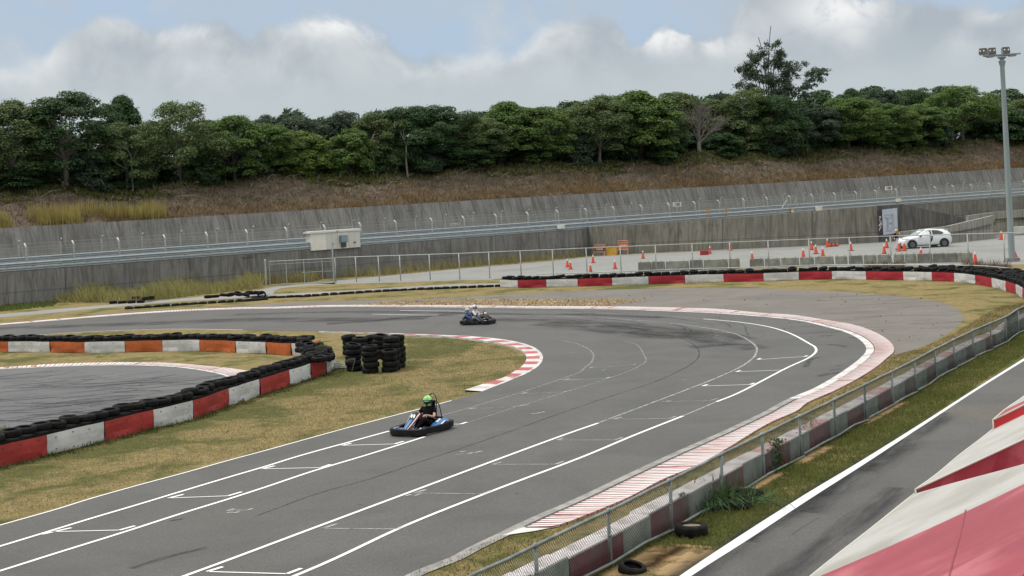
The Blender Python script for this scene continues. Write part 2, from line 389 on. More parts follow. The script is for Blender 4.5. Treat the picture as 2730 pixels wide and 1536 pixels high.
ki_s = smooth(k_in, 5); ko_s = smooth(k_out, 5)
outline = smooth(in_low, 4) + ko_s + smooth(in_top, 4)
outline = outline + far_in_s + near_right_s + G([(-900, 2300)])
mb = MB(); mb.poly(setz(outline, 0.008)); structure('track', mb, m_track)

# ---- left inner track
top2 = G([(-500, 1003)] + Q0((0, 384), (400, 366), (900, 353), (1300, 363), (1550, 391), (1700, 421), (1762, 441), (1830, 470)))
mb = MB()
foot_low = Q0((-600, 1290), (0, 1138), (365, 1046), (800, 938), (1170, 842), (1480, 766), (1745, 668), (1985, 590), (2210, 515), (2375, 460), (2495, 418), (2566, 372))
low_path = smooth(G(foot_low), 6)
inner_side = [p for p in shift(low_path, 0.62)]
side = [p for p in inner_side if p.x < top2[-1].x - 0.1]
mb.poly(setz(smooth(top2, 4) + side[::-1] + G([(-900, 1200)]), 0.008)); structure('inner_track', mb, m_in)

# ---- run-off tarmac outside the hairpin
ro_top = G(F0((900, 1098), (1500, 1060), (2000, 1035), (2574, 1000)) + F1((300, 985), (950, 962), (1700, 944), (2574, 898)) + F2((500, 872), (1300, 846), (2300, 840)) + Q3((0, 108), (600, 130), (1200, 171), (1600, 216), (1850, 271), (1960, 351), (1985, 401), (1950, 451), (1800, 571), (1550, 690), (1330, 755)))
kerb_far_out = G([(-400, 886)] + F0((0, 1196), (300, 1171), (600, 1146), (1200, 1097), (1800, 1058), (2400, 1034)) + F1((200, 1030), (700, 1014), (1500, 1013), (2300, 1018)) + F2((200, 1024), (1000, 1026), (1500, 1036), (2000, 1050)) +
                 Q3((0, 355), (300, 375), (600, 420), (900, 472), (1100, 540), (1250, 631), (1300, 700), (1290, 748), (1230, 800), (1150, 870), (950, 1000), (700, 1130), (450, 1240), (350, 1320), (80, 1440)) +
                 B2((2260, 370), (1900, 520), (1600, 680), (1350, 790), (1100, 890), (880, 968), (400, 1045)))
kfo_s = smooth(kerb_far_out, 5)
i0 = min(range(len(kfo_s)), key=lambda i: (kfo_s[i] - ro_top[0]).length); i1 = min(range(len(kfo_s)), key=lambda i: (kfo_s[i] - G(Q3((1290, 748)))[0]).length)
mb = MB(); mb.poly(setz(smooth(ro_top, 4) + shift(kfo_s[i0:i1 + 1], -0.25)[::-1], 0.0045)); structure('runoff_area', mb, m_runoff)

# ---- service path and paddock tarmac
def sheet(name, ps, z, m, sm=4):
    mb_ = MB(); mb_.poly(setz(ps, z)); return structure(name, mb_, m)
p_top = smooth(G([(-300, 865)] + F0((0, 1097), (500, 1052), (1000, 1010), (1500, 966), (2000, 922), (2574, 851)) + F1((200, 826), (500, 800), (770, 787))), 3)
p_bot = smooth(G([(-300, 872)] + F0((0, 1127), (500, 1085), (900, 1045), (1300, 1008), (1900, 962), (2574, 925)) + F1((250, 842), (500, 818), (800, 800))), 3)
sheet('service_path', p_top + p_bot[::-1], 0.004, m_lot)
p_top = smooth(G(F0((2400, 930)) + F1((0, 915), (500, 885), (1000, 857), (1600, 819), (2000, 800), (2420, 790))), 3)
p_bot = smooth(G(F0((2400, 945)) + F1((0, 940), (500, 915), (1000, 880), (1600, 845), (2000, 825), (2420, 812))), 3)
sheet('footpath', p_top + p_bot[::-1], 0.004, m_lot)
lot = G(F1((600, 795), (770, 770), (1250, 724), (1600, 690), (2000, 650), (2574, 604)) + F2((400, 574), (730, 536), (1200, 505), (1800, 480)) + [(2060, 654), (2343, 642)])
lot += [Vector((62, 139, 0)), Vector((95, 150, 0)), Vector((95, 92, 0)), Vector((38, 92, 0))]
lot += [p + Vector((0, -1.6, 0)) for p in G(F3((1660, 1055), (880, 1060)) + F2((2160, 640), (1430, 690), (1085, 705), (100, 712)) + F1((2310, 745), (2007, 750), (1712, 762), (1432, 771), (1220, 777), (1000, 782), (790, 787)))]
sheet('paddock', lot, 0.004, m_lot)

# ---- pit lane on the right and its white edge line
pl = G(B3((2800, -350), (2240, 0), (1800, 282), (1300, 594), (900, 834), (400, 1152), (0, 1418)) + [(1500, 1760), (1100, 2050)])
pr = G(B3((2836, -350), (2268, 0), (1838, 282), (1356, 600), (962, 852), (450, 1190), (45, 1449)) + [(1520, 1768), (1130, 2056)])
lim = [pl[-1] + Vector((40, -12, 0)), Vector((60, 70, 0))]
sheet('pit_lane', pl + lim, 0.008, m_pit)

m_line = coat_mat('line_paint', (0.74, 0.75, 0.74), 1.0, 5.0, 0.16, 0.34, soft=False)
m_faint = coat_mat('faded_paint', (0.5, 0.5, 0.49), 0.62, 4.0, 0.3, 0.62, soft=False)
m_rubber = coat_mat('rubber_film', (0.035, 0.035, 0.04), 0.62, 1.0, 0.28, 0.72, stretch=(0.35, 2.2, 1))
m_skid = coat_mat('skid_rubber', (0.035, 0.035, 0.036), 0.5, 2.0, 0.3, 0.6, stretch=(0.8, 1.5, 1))
m_seam = coat_mat('seam_tar', (0.04, 0.04, 0.04), 0.6, 3.0, 0.25, 0.6, soft=False)
mb = MB(); mb.strip(setz(smooth(pl, 4), 0.016), setz(smooth(pr, 4), 0.016), uvw=1); structure('pit_line', mb, coat_mat('pit_paint', (0.56, 0.60, 0.62), 1.0, 3.0, 0.14, 0.36, soft=False, col2=(0.66, 0.68, 0.69)))

mk, fk, rk, sk, tk, gk = MB(), MB(), MB(), MB(), MB(), MB()
m_ghost = coat_mat('ghost_paint', (0.4, 0.4, 0.39), 0.38, 4.0, 0.25, 0.6, soft=False)
def ribbon(b, ps, w, z, sub=6):
    s_ = smooth(ps, sub); b.strip(setz(shift(s_, w / 2), z), setz(shift(s_, -w / 2), z), uvw=1)
LW = 0.098
# lane lines of the starting grid
ribbon(mk, G([(-250, 1532)] + E0((0, 660), (230, 590), (500, 507), (740, 436), (1000, 357), (1250, 282), (1454, 222)) + Q1((-200, 1352), (300, 1213), (690, 1106))), 0.10, .016)
ribbon(mk, G([(-250, 1600)] + E0((0, 795), (300, 700), (660, 588), (1000, 478), (1250, 401), (1454, 335)) + Q1((-60, 1500), (500, 1331), (1040, 1161))), 0.10, .016)
ribbon(mk, G([(200, 1640)] + B0((1420, 1449)) + B1((0, 965), (870, 640), (1700, 330), (2400, 72)) + Q2((345, 1286))), LW, .016)
ribbon(mk, G([(480, 1660)] + B1((0, 1355), (850, 960), (1700, 620), (2574, 290)) + Q2((700, 1405), (1180, 1215))), LW, .016)
ribbon(mk, G(Q2((1510, 1075), (1700, 1000), (2200, 742), (2400, 650), (2470, 600), (2486, 570), (2470, 535), (2420, 505), (2220, 400), (2000, 335), (1700, 290), (1380, 262))), 0.09, .016)
ribbon(fk, G(Q2((1180, 1215), (1510, 1075))), 0.07, .016)
ribbon(fk, G(Q2((1380, 262), (1000, 235), (400, 205), (0, 195)) + F1((2100, 1070))), 0.06, .016)
ribbon(mk, G(F1((2100, 1069), (1750, 1065), (1420, 1060))), 0.1, .016)
ribbon(mk, G(F1((1800, 1106), (1560, 1105), (1150, 1097))), 0.1, .016)
ribbon(fk, G(Q2((345, 1285), (960, 1055), (1500, 845), (1750, 730), (1870, 642), (1900, 590), (1903, 550), (1860, 497), (1700, 412), (1500, 365), (1100, 310), (600, 266), (0, 240)) + F1((2000, 1107))), 0.085, .016)
ribbon(gk, G(Q1((1165, 965), (1500, 870), (2000, 720), (2574, 520)) + Q2((200, 758), (280, 690), (302, 640), (290, 590), (240, 550), (120, 500), (0, 475))), 0.08, .016)
ribbon(gk, G(Q1((1300, 1076), (1900, 880), (2300, 760)) + Q2((640, 780), (740, 730), (815, 680), (800, 620), (720, 512), (620, 480))), 0.06, .016)
ribbon(mk, in_low[:-1], 0.065, .016)
ribbon(mk, in_top[1:], 0.09, .016)
# grid boxes: front line and its two arms
def gbox(b, A_, pts, arms=()):
    ribbon(b, G(A_(*pts)), 0.05, .0165, 1)
    for a in arms: ribbon(b, G(A_(*a)), 0.09, .0165, 1)
gbox(mk, B0, [(390, 1115), (910, 1103)], [[(320, 1135), (545, 1085)], [(910, 1103), (1030, 1070)]])
gbox(mk, B0, [(1285, 858), (1740, 841)], [[(1285, 858), (1400, 830)], [(1740, 841), (1845, 810)]])
gbox(mk, B0, [(2000, 635), (2450, 625)], [[(2000, 635), (2095, 611)], [(2450, 625), (2520, 601)]])
gbox(fk, B0, [(1770, 951), (1890, 950)], [[(1735, 955), (1790, 940)], [(1890, 950), (1935, 936)], [(1730, 970), (1780, 966)], [(1785, 972), (1830, 961)]])
gbox(mk, B0, [(1580, 1420), (2190, 1437)], [[(1580, 1420), (1700, 1383)], [(2190, 1437), (2300, 1395)]])
gbox(mk, Q1, [(220, 1248), (740, 1233)], [[(220, 1248), (320, 1225)], [(740, 1233), (830, 1207)]])
gbox(fk, Q1, [(1470, 890), (1900, 868)], [[(1470, 890), (1545, 874)], [(1900, 868), (2060, 847)]])
gbox(fk, Q1, [(1970, 742), (2400, 722)], [[(1970, 742), (2040, 726)], [(2400, 722), (2470, 707)]])
gbox(fk, Q1, [(2400, 606), (2574, 602)], [[(2400, 606), (2455, 594)]])
gbox(mk, Q1, [(1300, 1040), (1390, 1037)], [[(1390, 1037), (1450, 1018)]])
gbox(fk, Q1, [(2080, 938), (2150, 930)], [[(2150, 930), (2215, 916)], [(2080, 940), (2120, 932)]])
gbox(fk, Q1, [(1350, 1337), (1430, 1330)], [[(1390, 1312), (1440, 1300)], [(1530, 1318), (1600, 1302)], [(1460, 1332), (1510, 1318)]])
gbox(fk, B2, [(235, 360), (850, 358)], [[(235, 360), (320, 335)], [(850, 358), (935, 328)]])
gbox(fk, B2, [(865, 122), (1440, 120)], [[(865, 122), (935, 99)], [(1440, 120), (1505, 95)]])
gbox(fk, B1, [(910, 640), (1610, 650)], [[(940, 640), (1050, 608)], [(1610, 650), (1700, 614)], [(850, 668), (910, 655)], [(940, 668), (1000, 648)]])
gbox(fk, B1, [(40, 988), (770, 995)], [[(40, 988), (180, 942)], [(770, 995), (860, 953)]])
gbox(fk, Q2, [(500, 1247), (1040, 1240)], [[(500, 1247), (575, 1228)], [(1040, 1240), (1110, 1220)]])
gbox(fk, Q2, [(970, 1075), (1450, 1064)], [[(880, 1083), (965, 1055)], [(970, 1075), (1070, 1068)], [(1450, 1064), (1518, 1045)]])
gbox(mk, Q2, [(1370, 922), (1840, 907)], [[(1370, 922), (1420, 906)], [(1840, 907), (1880, 891)]])
gbox(mk, Q2, [(1700, 782), (2150, 765)], [[(1700, 782), (1745, 768)], [(2150, 765), (2190, 749)]])
gbox(mk, Q2, [(1910, 662), (2370, 632)], [[(1910, 662), (1942, 648)], [(2370, 632), (2400, 622)]])
gbox(fk, Q2, [(265, 745), (690, 713)], [[(265, 745), (300, 733)], [(690, 713), (718, 706)], [(385, 768), (415, 760)]])
gbox(fk, Q2, [(5, 863), (430, 845)], [[(5, 863), (60, 849)], [(430, 845), (465, 831)]])
gbox(fk, Q2, [(-60, 606), (150, 590)])
gbox(fk, Q2, [(1150, 865), (1205, 858)])
# rubber laid down on the racing line, skid marks, tar seams
for ps, w in ((F0((-300, 1250), (600, 1215), (1400, 1190), (2400, 1150)) + F1((200, 1150), (1000, 1150), (1700, 1130)), 3.2), (F1((700, 1190), (1200, 1160), (1700, 1110), (2100, 1090)), 2.0),
              (F2((-200, 1150), (400, 1165), (900, 1190), (1400, 1240), (1900, 1290)), 2.6), (F2((300, 1190), (900, 1250), (1500, 1320), (2000, 1310)), 2.2),
              (F2((900, 1210), (1500, 1270), (2100, 1300), (2300, 1350)), 1.6), (Q2((700, 380), (1000, 430), (1300, 440), (1600, 520)), 2.0), (Q2((1250, 540), (1500, 520), (1750, 520), (1900, 560)), 1.6),
              (F1((-200, 1100), (800, 1075), (1800, 1080), (2600, 1100)) + F2((700, 1100), (1500, 1130)), 1.2)):
    ribbon(rk, G(ps), w, .012)
rs = random.Random(3)
for i in range(26):                                   # faint arcs that follow the hairpin
    a0 = rs.uniform(0.0, 0.75); off = rs.uniform(0.8, 4.2); L = rs.uniform(3, 8)
    base = far_in_s; tot = plen(base); s0 = tot * (0.25 + 0.6 * a0)
    ps = [along(base, min(tot - .1, s0 + L * k / 6))[0] + perp(along(base, min(tot - .1, s0 + L * k / 6))[1]) * -(off + 0.25 * k) for k in range(7)]
    ribbon(sk, ps, rs.uniform(0.05, 0.16), .0125, 2)
ribbon(tk, G(B1((-600, 860), (0, 640), (500, 500), (1000, 330), (1500, 165)) + Q2((0, 1180), (500, 1010), (900, 880), (1200, 740), (1310, 665), (1340, 605), (1325, 555), (1250, 490), (1100, 430), (900, 395))), 0.05, .013)
for ps, w in ((Q3((580, 576), (700, 569)), .3), (Q3((850, 590), (945, 600)), .3), (Q3((650, 660), (740, 665), (830, 682)), .35), (Q3((560, 972), (680, 945), (790, 930)), .45), (Q3((670, 915), (780, 898)), .25), (Q3((730, 872), (780, 866)), .2), (Q3((430, 880), (500, 800), (580, 785)), .3),
              (B0((1000, 1395), (1300, 1300), (1580, 1235)), .25), (B0((1300, 1030), (1400, 1015)), .2), (B1((1930, 648), (1960, 640)), .08), (B1((380, 755), (425, 748)), .08)):
    ribbon(sk, G(ps), w, .013)
ik = MB()
for i in range(150):                                  # tyre marks on the inner hairpin
    c = gp(Q0((rs.uniform(-50, 1500), rs.uniform(420, 800)))[0]); a = rs.uniform(-.25, .6); rr = rs.uniform(3, 9) * rs.choice((1, 1, -1)); sw = rs.uniform(.3, 1.1)
    ps = [c + Vector((math.cos(a), math.sin(a), 0)) * (q * sw) + Vector((-math.sin(a), math.cos(a), 0)) * (q * q * sw * sw / rr) for q in (-2, -1, 0, 1, 2)]
    if all(min((p - q).length for q in low_path) > 1.0 and (p - min(low_path, key=lambda q: (p - q).length)).dot(Vector((-.8, .6, 0))) > 0 and p.y < top2[3].y - .6 for p in ps): ribbon(ik, ps, rs.uniform(.05, .12), .0125, 3)
for i in range(40):
    c = gp(Q3((rs.uniform(0, 1700), rs.uniform(150, 560)))[0]); L = rs.uniform(.5, 3)
    ribbon(sk, [c, c + Vector((L, rs.uniform(-.6, .3), 0)), c + Vector((2 * L, rs.uniform(-1.2, .4), 0))], rs.uniform(.05, .2), .010, 2)
for i in range(14):
    c = gp(B3((rs.uniform(300, 2200), rs.uniform(300, 1400)))[0]); L = rs.uniform(.4, 2.0)
    if c.x > gp((1700, 1400)).x: ribbon(sk, [c, c + Vector((.25 * L, .43 * L, 0)), c + Vector((.5 * L + .05, .86 * L, 0))], rs.uniform(.015, .05), .0122, 2)
for x0, y0, w in ((300, 1250, 1.2), (700, 1000, .9), (1100, 800, 1.4), (1500, 520, 1.1), (900, 1330, .8)):
    c = gp(B3((x0, y0))[0]); d_ = Vector((.51, .86, 0)); ribbon(rk, [c - d_ * 2, c, c + d_ * 3, c + d_ * 6], w, .0121, 3)
structure('track_markings', mk, m_line); structure('faded_markings', fk, m_faint); structure('ghost_markings', gk, m_ghost); structure('rubber_film', rk, m_rubber); structure('skid_marks', sk, m_skid); structure('tar_seams', tk, m_seam); structure('inner_skid_marks', ik, coat_mat('skid_strong', (0.025, 0.025, 0.027), 0.8, 2.0, 0.25, 0.6, stretch=(0.8, 1.5, 1)))
# bare soil patches near the loose tyres, dusty asphalt
m_soil = coat_mat('bare_soil', (0.27, 0.165, 0.075), 1.0, 1.8, 0.30, 0.52, col2=(0.33, 0.235, 0.115))
mb = MB(); SOIL = []
for c, L, w in ((B2((1960, 1330))[0], 2.6, 1.3), (B2((2250, 1430))[0], 1.6, .8), (B2((1700, 1320))[0], 2.4, .9), (B3((560, 745))[0], 2.6, .5), (B3((980, 520))[0], 2.4, .5), (B3((1500, 200))[0], 4, .6)):
    p = gp(c); d_ = Vector((.51, .86, 0)); SOIL.append((p, L, w)); ribbon(mb, [p - d_ * L / 2, p, p + d_ * L / 2], w, .006, 4)
structure('soil_patches', mb, m_soil)
# chips of rubber and gravel on the run-off
mb = MB()
for i in range(120):
    c = gp(Q3((rs.uniform(-600, 1850), rs.uniform(125, 620)))[0] if i % 6 else F2((rs.uniform(0, 1500), rs.uniform(880, 960)))[0]); q = rs.uniform(.008, .028) * (1 if i % 8 else 1.7)
    mb.box((c.x, c.y, .012 + q * .4), (q * 2.2, q * 1.4, q), rs.uniform(0, 3), taper=.6)
stuff('rubber_chips', mb, M('chip', (0.03, 0.03, 0.03), rough=.9))

# ---- kerbs
m_kw = M('kerb_white', (0.58, 0.56, 0.55), (0.44, 0.40, 0.38), 3, .7, lo=.45, hi=.75, c3=(0.30, 0.27, 0.25), s3=1.6)
m_kr = M('kerb_red', (0.40, 0.055, 0.07), (0.33, 0.10, 0.10), 3, .7, c3=(0.42, 0.22, 0.2), s3=2.0)
m_conc = M('gutter_concrete', (0.30, 0.29, 0.27), (0.19, 0.185, 0.175), 2.5, .9, bump=.4)
# apex kerb: painted blocks, a white stripe towards the track
ko = ko_s; N = 260
a = resample(ki_s, N); b = resample(ko, N)
mb = MB(); L = 0; colr = 0; acc = 0
for i in range(N - 1):
    m0 = (a[i] + b[i]) / 2; m1 = (a[i + 1] + b[i + 1]) / 2; acc += (m1 - m0).length
    s_ = acc if acc > .9 else 0
    red = acc > 1.55 and int((acc - 1.55) / 0.86) % 2 == 0
    e0 = b[i] + (a[i] - b[i]) * .2; e1 = b[i + 1] + (a[i + 1] - b[i + 1]) * .2
    mb.add([Vector((b[i].x, b[i].y, .014)), Vector((b[i + 1].x, b[i + 1].y, .014)), Vector((e1.x, e1.y, .03)), Vector((e0.x, e0.y, .03))], [(0, 1, 2, 3)], 0)
    mb.add([Vector((e0.x, e0.y, .03)), Vector((e1.x, e1.y, .03)), Vector((a[i + 1].x, a[i + 1].y, .075)), Vector((a[i].x, a[i].y, .075))], [(0, 1, 2, 3)], 1 if red else 0)
    mb.add([Vector((a[i].x, a[i].y, .075)), Vector((a[i + 1].x, a[i + 1].y, .075)), Vector((a[i + 1].x, a[i + 1].y, 0)), Vector((a[i].x, a[i].y, 0))], [(0, 1, 2, 3)], 0)
structure('apex_kerb', mb, [m_kw, m_kr])
def cast(p, d_, path):
    """where a ray in plan from p along d_ first meets a path"""
    best = None
    for a, b in zip(path, path[1:]):
        e = b - a; den = d_.x * e.y - d_.y * e.x
        if abs(den) < 1e-9: continue
        w = a - p; k = (w.x * e.y - w.y * e.x) / den; m_ = (w.x * d_.y - w.y * d_.x) / den
        if -1e-6 <= m_ <= 1 + 1e-6 and 0 < k < 3.2 and (best is None or k < best): best = k
    return None if best is None else p + d_ * best
def rumble(name, lo_, up_, step, h, turn=15.0):
    """corrugated kerb: saw-tooth ridges across its width, white on top, worn red in the steps"""
    mb_ = MB(); L = plen(lo_); n_ = int(L / step); rot = Matrix.Rotation(R(turn), 3, 'Z')
    q = lambda p, z: Vector((p.x, p.y, z)); last = None; run = 0
    A_, B_ = [], []
    for i in range(n_ + 1):
        p, d_ = along(lo_, i * step); e = cast(p, rot @ perp(d_), up_)
        if e is None: e = p + rot @ perp(d_) * (B_[-1] - A_[-1]).length if B_ else None
        if e is None: continue
        A_.append(p); B_.append(e)
    for i in range(len(A_) - 1):
        a0, a1, b0_, b1_ = A_[i], A_[i + 1], B_[i], B_[i + 1]; f = rs.uniform(.78, .88)
        am, bm_ = a0.lerp(a1, f), b0_.lerp(b1_, f); red = rs.random() < .035
        mb_.add([q(a0, .014 + h * .7), q(am, .02 + h), q(bm_, .03 + h * 1.5), q(b0_, .03 + h * 1.2)], [(0, 1, 2, 3)], 1 if red else 0)
        mb_.add([q(am, .02 + h), q(a1, .008), q(b1_, .010), q(bm_, .03 + h * 1.5)], [(0, 1, 2, 3)], 1 if i % 2 else 2)
        mb_.add([q(a1, .008), q(a1, .014 + h * .7), q(b1_, .03 + h * 1.2), q(b1_, .010)], [(0, 1, 2, 3)], 1)
        mb_.add([q(a0, 0), q(am, 0), q(am, .02 + h), q(a0, .014 + h * .7)], [(0, 1, 2, 3)], 2)
        mb_.add([q(b0_, 0), q(bm_, 0), q(bm_, .03 + h * 1.5), q(b0_, .03 + h * 1.2)], [(0, 1, 2, 3)], 1)
    return structure(name, mb_, [m_kw2, m_kr2, m_kd])
m_kw2 = M('rumble_white', (0.64, 0.59, 0.58), (0.52, 0.45, 0.44), 2.2, .7, lo=.5, hi=.8, c3=(0.56, 0.40, 0.39), s3=.5)
m_kr2 = M('rumble_red', (0.36, 0.12, 0.12), (0.46, 0.30, 0.28), 2.5, .8)
m_kd = M('rumble_dark', (0.05, 0.045, 0.04), rough=.9)
gut_in = far_in_s + near_right_s[1:]
ie = min(range(len(gut_in)), key=lambda i: (gut_in[i] - G(B2((430, 985)))[0]).length)
base = gut_in[:ie + 1]
gw = []                                                  # width of the white/concrete edge strip along the kerb
s_edge = shift(base, 0.28)
rumble('rumble_kerb', s_edge, kfo_s, 0.185, 0.014)
ih = min(range(len(gut_in)), key=lambda i: (gut_in[i] - G(Q3((280, 1191)))[0]).length)
mb = MB(); mb.strip(setz(shift(gut_in[:ih + 1], -.03), .018), setz(shift(gut_in[:ih + 1], .25), .018), uvw=1); structure('kerb_edge_line', mb, m_kw)
iz = len(gut_in)
mb = MB(); mb.strip(setz(shift(gut_in[ih:], -.03), .018), setz(shift(gut_in[ih:], .25), .018), uvw=1); structure('gutter', mb, m_conc)
mb = MB(); mb.strip(setz(shift(gut_in[ih:ie], .20), .026), setz([p + perp(gut_in[min(i + 1, len(gut_in) - 1)] - gut_in[i - 1 if i else 0]) * (.32 + .03 * math.sin(i * 2.3)) for i, p in list(enumerate(gut_in))[ih:ie]], .026), uvw=1); structure('kerb_gap', mb, m_kd)
mb = MB(); e = smooth(G(B2((340, 1058), (620, 962), (900, 966), (640, 1010))), 1); mb.poly(setz(G(B2((335, 1060), (470, 1000), (610, 960), (900, 968), (650, 1015))), .02)); structure('kerb_end', mb, m_kw)
# inner track kerb
ka = smooth(top2[:-1], 5); kb = smooth(G([(-500, 1000)] + Q0((0, 378), (400, 353), (900, 340), (1300, 345), (1550, 365), (1750, 385), (1890, 405))), 5)
rumble('inner_rumble_kerb', ka, kb, 0.2, 0.014)
mb = MB(); mb.strip(setz(shift(ka, -.16), .016), setz(ka, .02), uvw=1); structure('inner_kerb_line', mb, m_kw)
# ================================================================== WALLS, BANK, FENCES
WD = Vector((0.805, 0.593, 0)).normalized(); WN = Vector((-WD.y, WD.x, 0)); W0 = Vector((-38.0, 104.0, 0))
def wp(t_, off=0.0, z=0.0): return W0 + WD * t_ + WN * off + Vector((0, 0, z))
def wt(px, py, off=0.0):
    """where the line of sight through a photographed column meets the wall's plane"""
    r = ray(px, py); o = W0 + WN * off; den = r.x * WN.x + r.y * WN.y
    k = (o.x * WN.x + o.y * WN.y) / den; p = Vector((r.x * k, r.y * k, CAM_H + r.z * k)); return (p - o).dot(WD), p.z
def concrete_wall(name, base, dark, pale, stain_s=1.0, joints=5.0, moss=True):
    m, t_, bs, out = mat_new(name); co = t_.new('ShaderNodeTexCoord'); uv = co.outputs['UV']; u, v, _ = t_.sep(uv)
    st = t_.noise(t_.mapping(uv, (1.3 * stain_s, .13, 1)), 2.2, 8, .72, .7); st2 = t_.noise(t_.mapping(uv, (.22, .35, 1)), 1.0, 6, .65, .5)
    col = t_.mix(t_.ramp(st, .36, .62), dark, base)
    col = t_.mix(t_.math('MULTIPLY', t_.ramp(t_.noise(t_.mapping(uv, (2.6, .12, 1), loc=(9, 2, 0)), 2.6, 5, .7), .60, .74), .75), col, pale)
    col = t_.mix(t_.math('MULTIPLY', t_.ramp(st2, .42, .7), .6), col, dark)
    if moss: col = t_.mix(t_.math('MULTIPLY', t_.ramp(t_.noise(t_.mapping(uv, (.16, .5, 1)), 1.2, 5, .7), .62, .74), .7), col, (.035, .03, .018))
    jt = t_.math('LESS_THAN', t_.math('MODULO', u, joints), .05)
    col = t_.mix(t_.math('MULTIPLY', jt, .7), col, (.03, .03, .03))
    lift = t_.math('LESS_THAN', t_.math('ABSOLUTE', t_.math('SUBTRACT', v, .95)), .03)
    if joints < 6: col = t_.mix(t_.math('MULTIPLY', lift, .45), col, (.03, .03, .03))
    t_.put(bs.inputs['Base Color'], col); bs.inputs['Roughness'].default_value = .92; bs.inputs['Specular IOR Level'].default_value = .15
    b = t_.new('ShaderNodeBump'); b.inputs['Strength'].default_value = .4; b.inputs['Distance'].default_value = .03
    t_.put(b.inputs['Height'], t_.noise(uv, 6, 6, .7)); t_.l.new(b.outputs[0], bs.inputs['Normal'])
    return m
def wall(name, label, rows, m, thick=.35, cap=True, n_=None):
    """rows: list of (foot point, top point); the face looks along -normal of the line"""
    mb = MB(); A_ = [r[0] for r in rows]; T_ = [r[1] for r in rows]; L = 0
    for i in range(len(rows) - 1):
        l2 = L + (T_[i + 1] - T_[i]).length
        mb.uv[len(mb.f)] = ((L, A_[i].z), (l2, A_[i + 1].z), (l2, T_[i + 1].z), (L, T_[i].z)); mb.add([A_[i], A_[i + 1], T_[i + 1], T_[i]], [(0, 1, 2, 3)], 0)
        nn = perp(T_[i + 1] - T_[i]) * thick
        mb.uv[len(mb.f)] = ((L, 3), (l2, 3), (l2, 3 + thick), (L, 3 + thick)); mb.add([T_[i], T_[i + 1], T_[i + 1] + nn, T_[i] + nn], [(0, 1, 2, 3)], 0)
        mb.uv[len(mb.f)] = ((L, 0), (l2, 0), (l2, 1), (L, 1)); mb.add([A_[i + 1] + nn, A_[i] + nn, T_[i] + nn, T_[i + 1] + nn], [(0, 1, 2, 3)], 0)
        L = l2
    for e, k in ((0, 1), (-1, -1)):
        nn = perp(T_[1] - T_[0] if e == 0 else T_[-1] - T_[-2]) * thick; q = [A_[e], T_[e], T_[e] + nn, A_[e] + nn]
        mb.add(q[::k], [(0, 1, 2, 3)], 0)
    return tag(obj(name, mb, m), label, 'wall')
m_w1 = concrete_wall('wall_grey', (.225, .22, .208), (.125, .122, .115), (.31, .305, .29), .8, 5.0)
m_w2 = concrete_wall('wall_upper', (.235, .229, .212), (.115, .111, .103), (.36, .35, .325), .9, 8.0)
m_w3 = concrete_wall('wall_buff', (.265, .25, .21), (.145, .135, .11), (.38, .365, .31), .9, 4.2)
m_w4 = concrete_wall('wall_ramp', (.155, .148, .138), (.07, .066, .062), (.30, .29, .27), 1.2, 3.0, False)
def ztop(t_):      # the retaining wall's top, steady over its length
    return 2.49 + .0012 * t_
ts = [-45 + 5 * i for i in range(46)]
wall('retaining_wall', 'long dark grey stained concrete wall under the guardrail, rising behind the tall grass', [(wp(t_), wp(t_, 0, ztop(t_))) for t_ in ts], m_w1, .4)
# the paler wall that stands in front of it round the paddock
f_ = [(1578, 682), (1720, 674), (1900, 667), (2060, 660), (2200, 654), (2343, 646)]; tp_ = [(1578, 605), (1720, 598), (1900, 586), (2060, 572.5), (2200, 560), (2324, 551)]
rows = []
for a_, b_ in zip(f_, tp_): g_ = gp(a_); rows.append((g_, at_depth(b_, g_.y)))
rows[-1] = (rows[-1][0], Vector((rows[-1][0].x, rows[-1][0].y, at_depth((2343, 549), rows[-1][0].y).z)))
wall('paddock_wall', 'buff weathered concrete wall along the far edge of the paddock, behind the row of cones', rows, m_w3, .4)
cor = rows[-1][0]; cz = rows[-1][1].z
kink = at_depth((2408, 545), cor.y + 2.0); endw = at_depth((2582, 584), cor.y + 16)
# dark wing wall that runs back from the corner and dips to a point
fb = at_depth((2408, 620), kink.y); fe = at_depth((2582, 587), endw.y)
wall('wing_wall', 'dark streaked concrete wing wall tapering to a point above the ramp, right of the white banner', [(rows[-1][0] + Vector((.0, .0, 0)), rows[-1][1] + Vector((0, 0, .02))), (Vector((kink.x, kink.y, 0)), kink), (Vector((endw.x, endw.y, fe.z - 1.5)), Vector((endw.x, endw.y, max(endw.z, fe.z + .05))))], m_w4, .4)
# paddock corner return on the left of the buff wall
wall('return_wall', 'short end return of the buff concrete wall, beside the road signs', [(wp(wt(1570, 690)[0]) - WN * .2, Vector((rows[0][1].x - .8, rows[0][1].y + 2.0, rows[0][1].z))), (rows[0][0] + Vector((0, .0, 0)), rows[0][1])][::1], m_w1, .3)
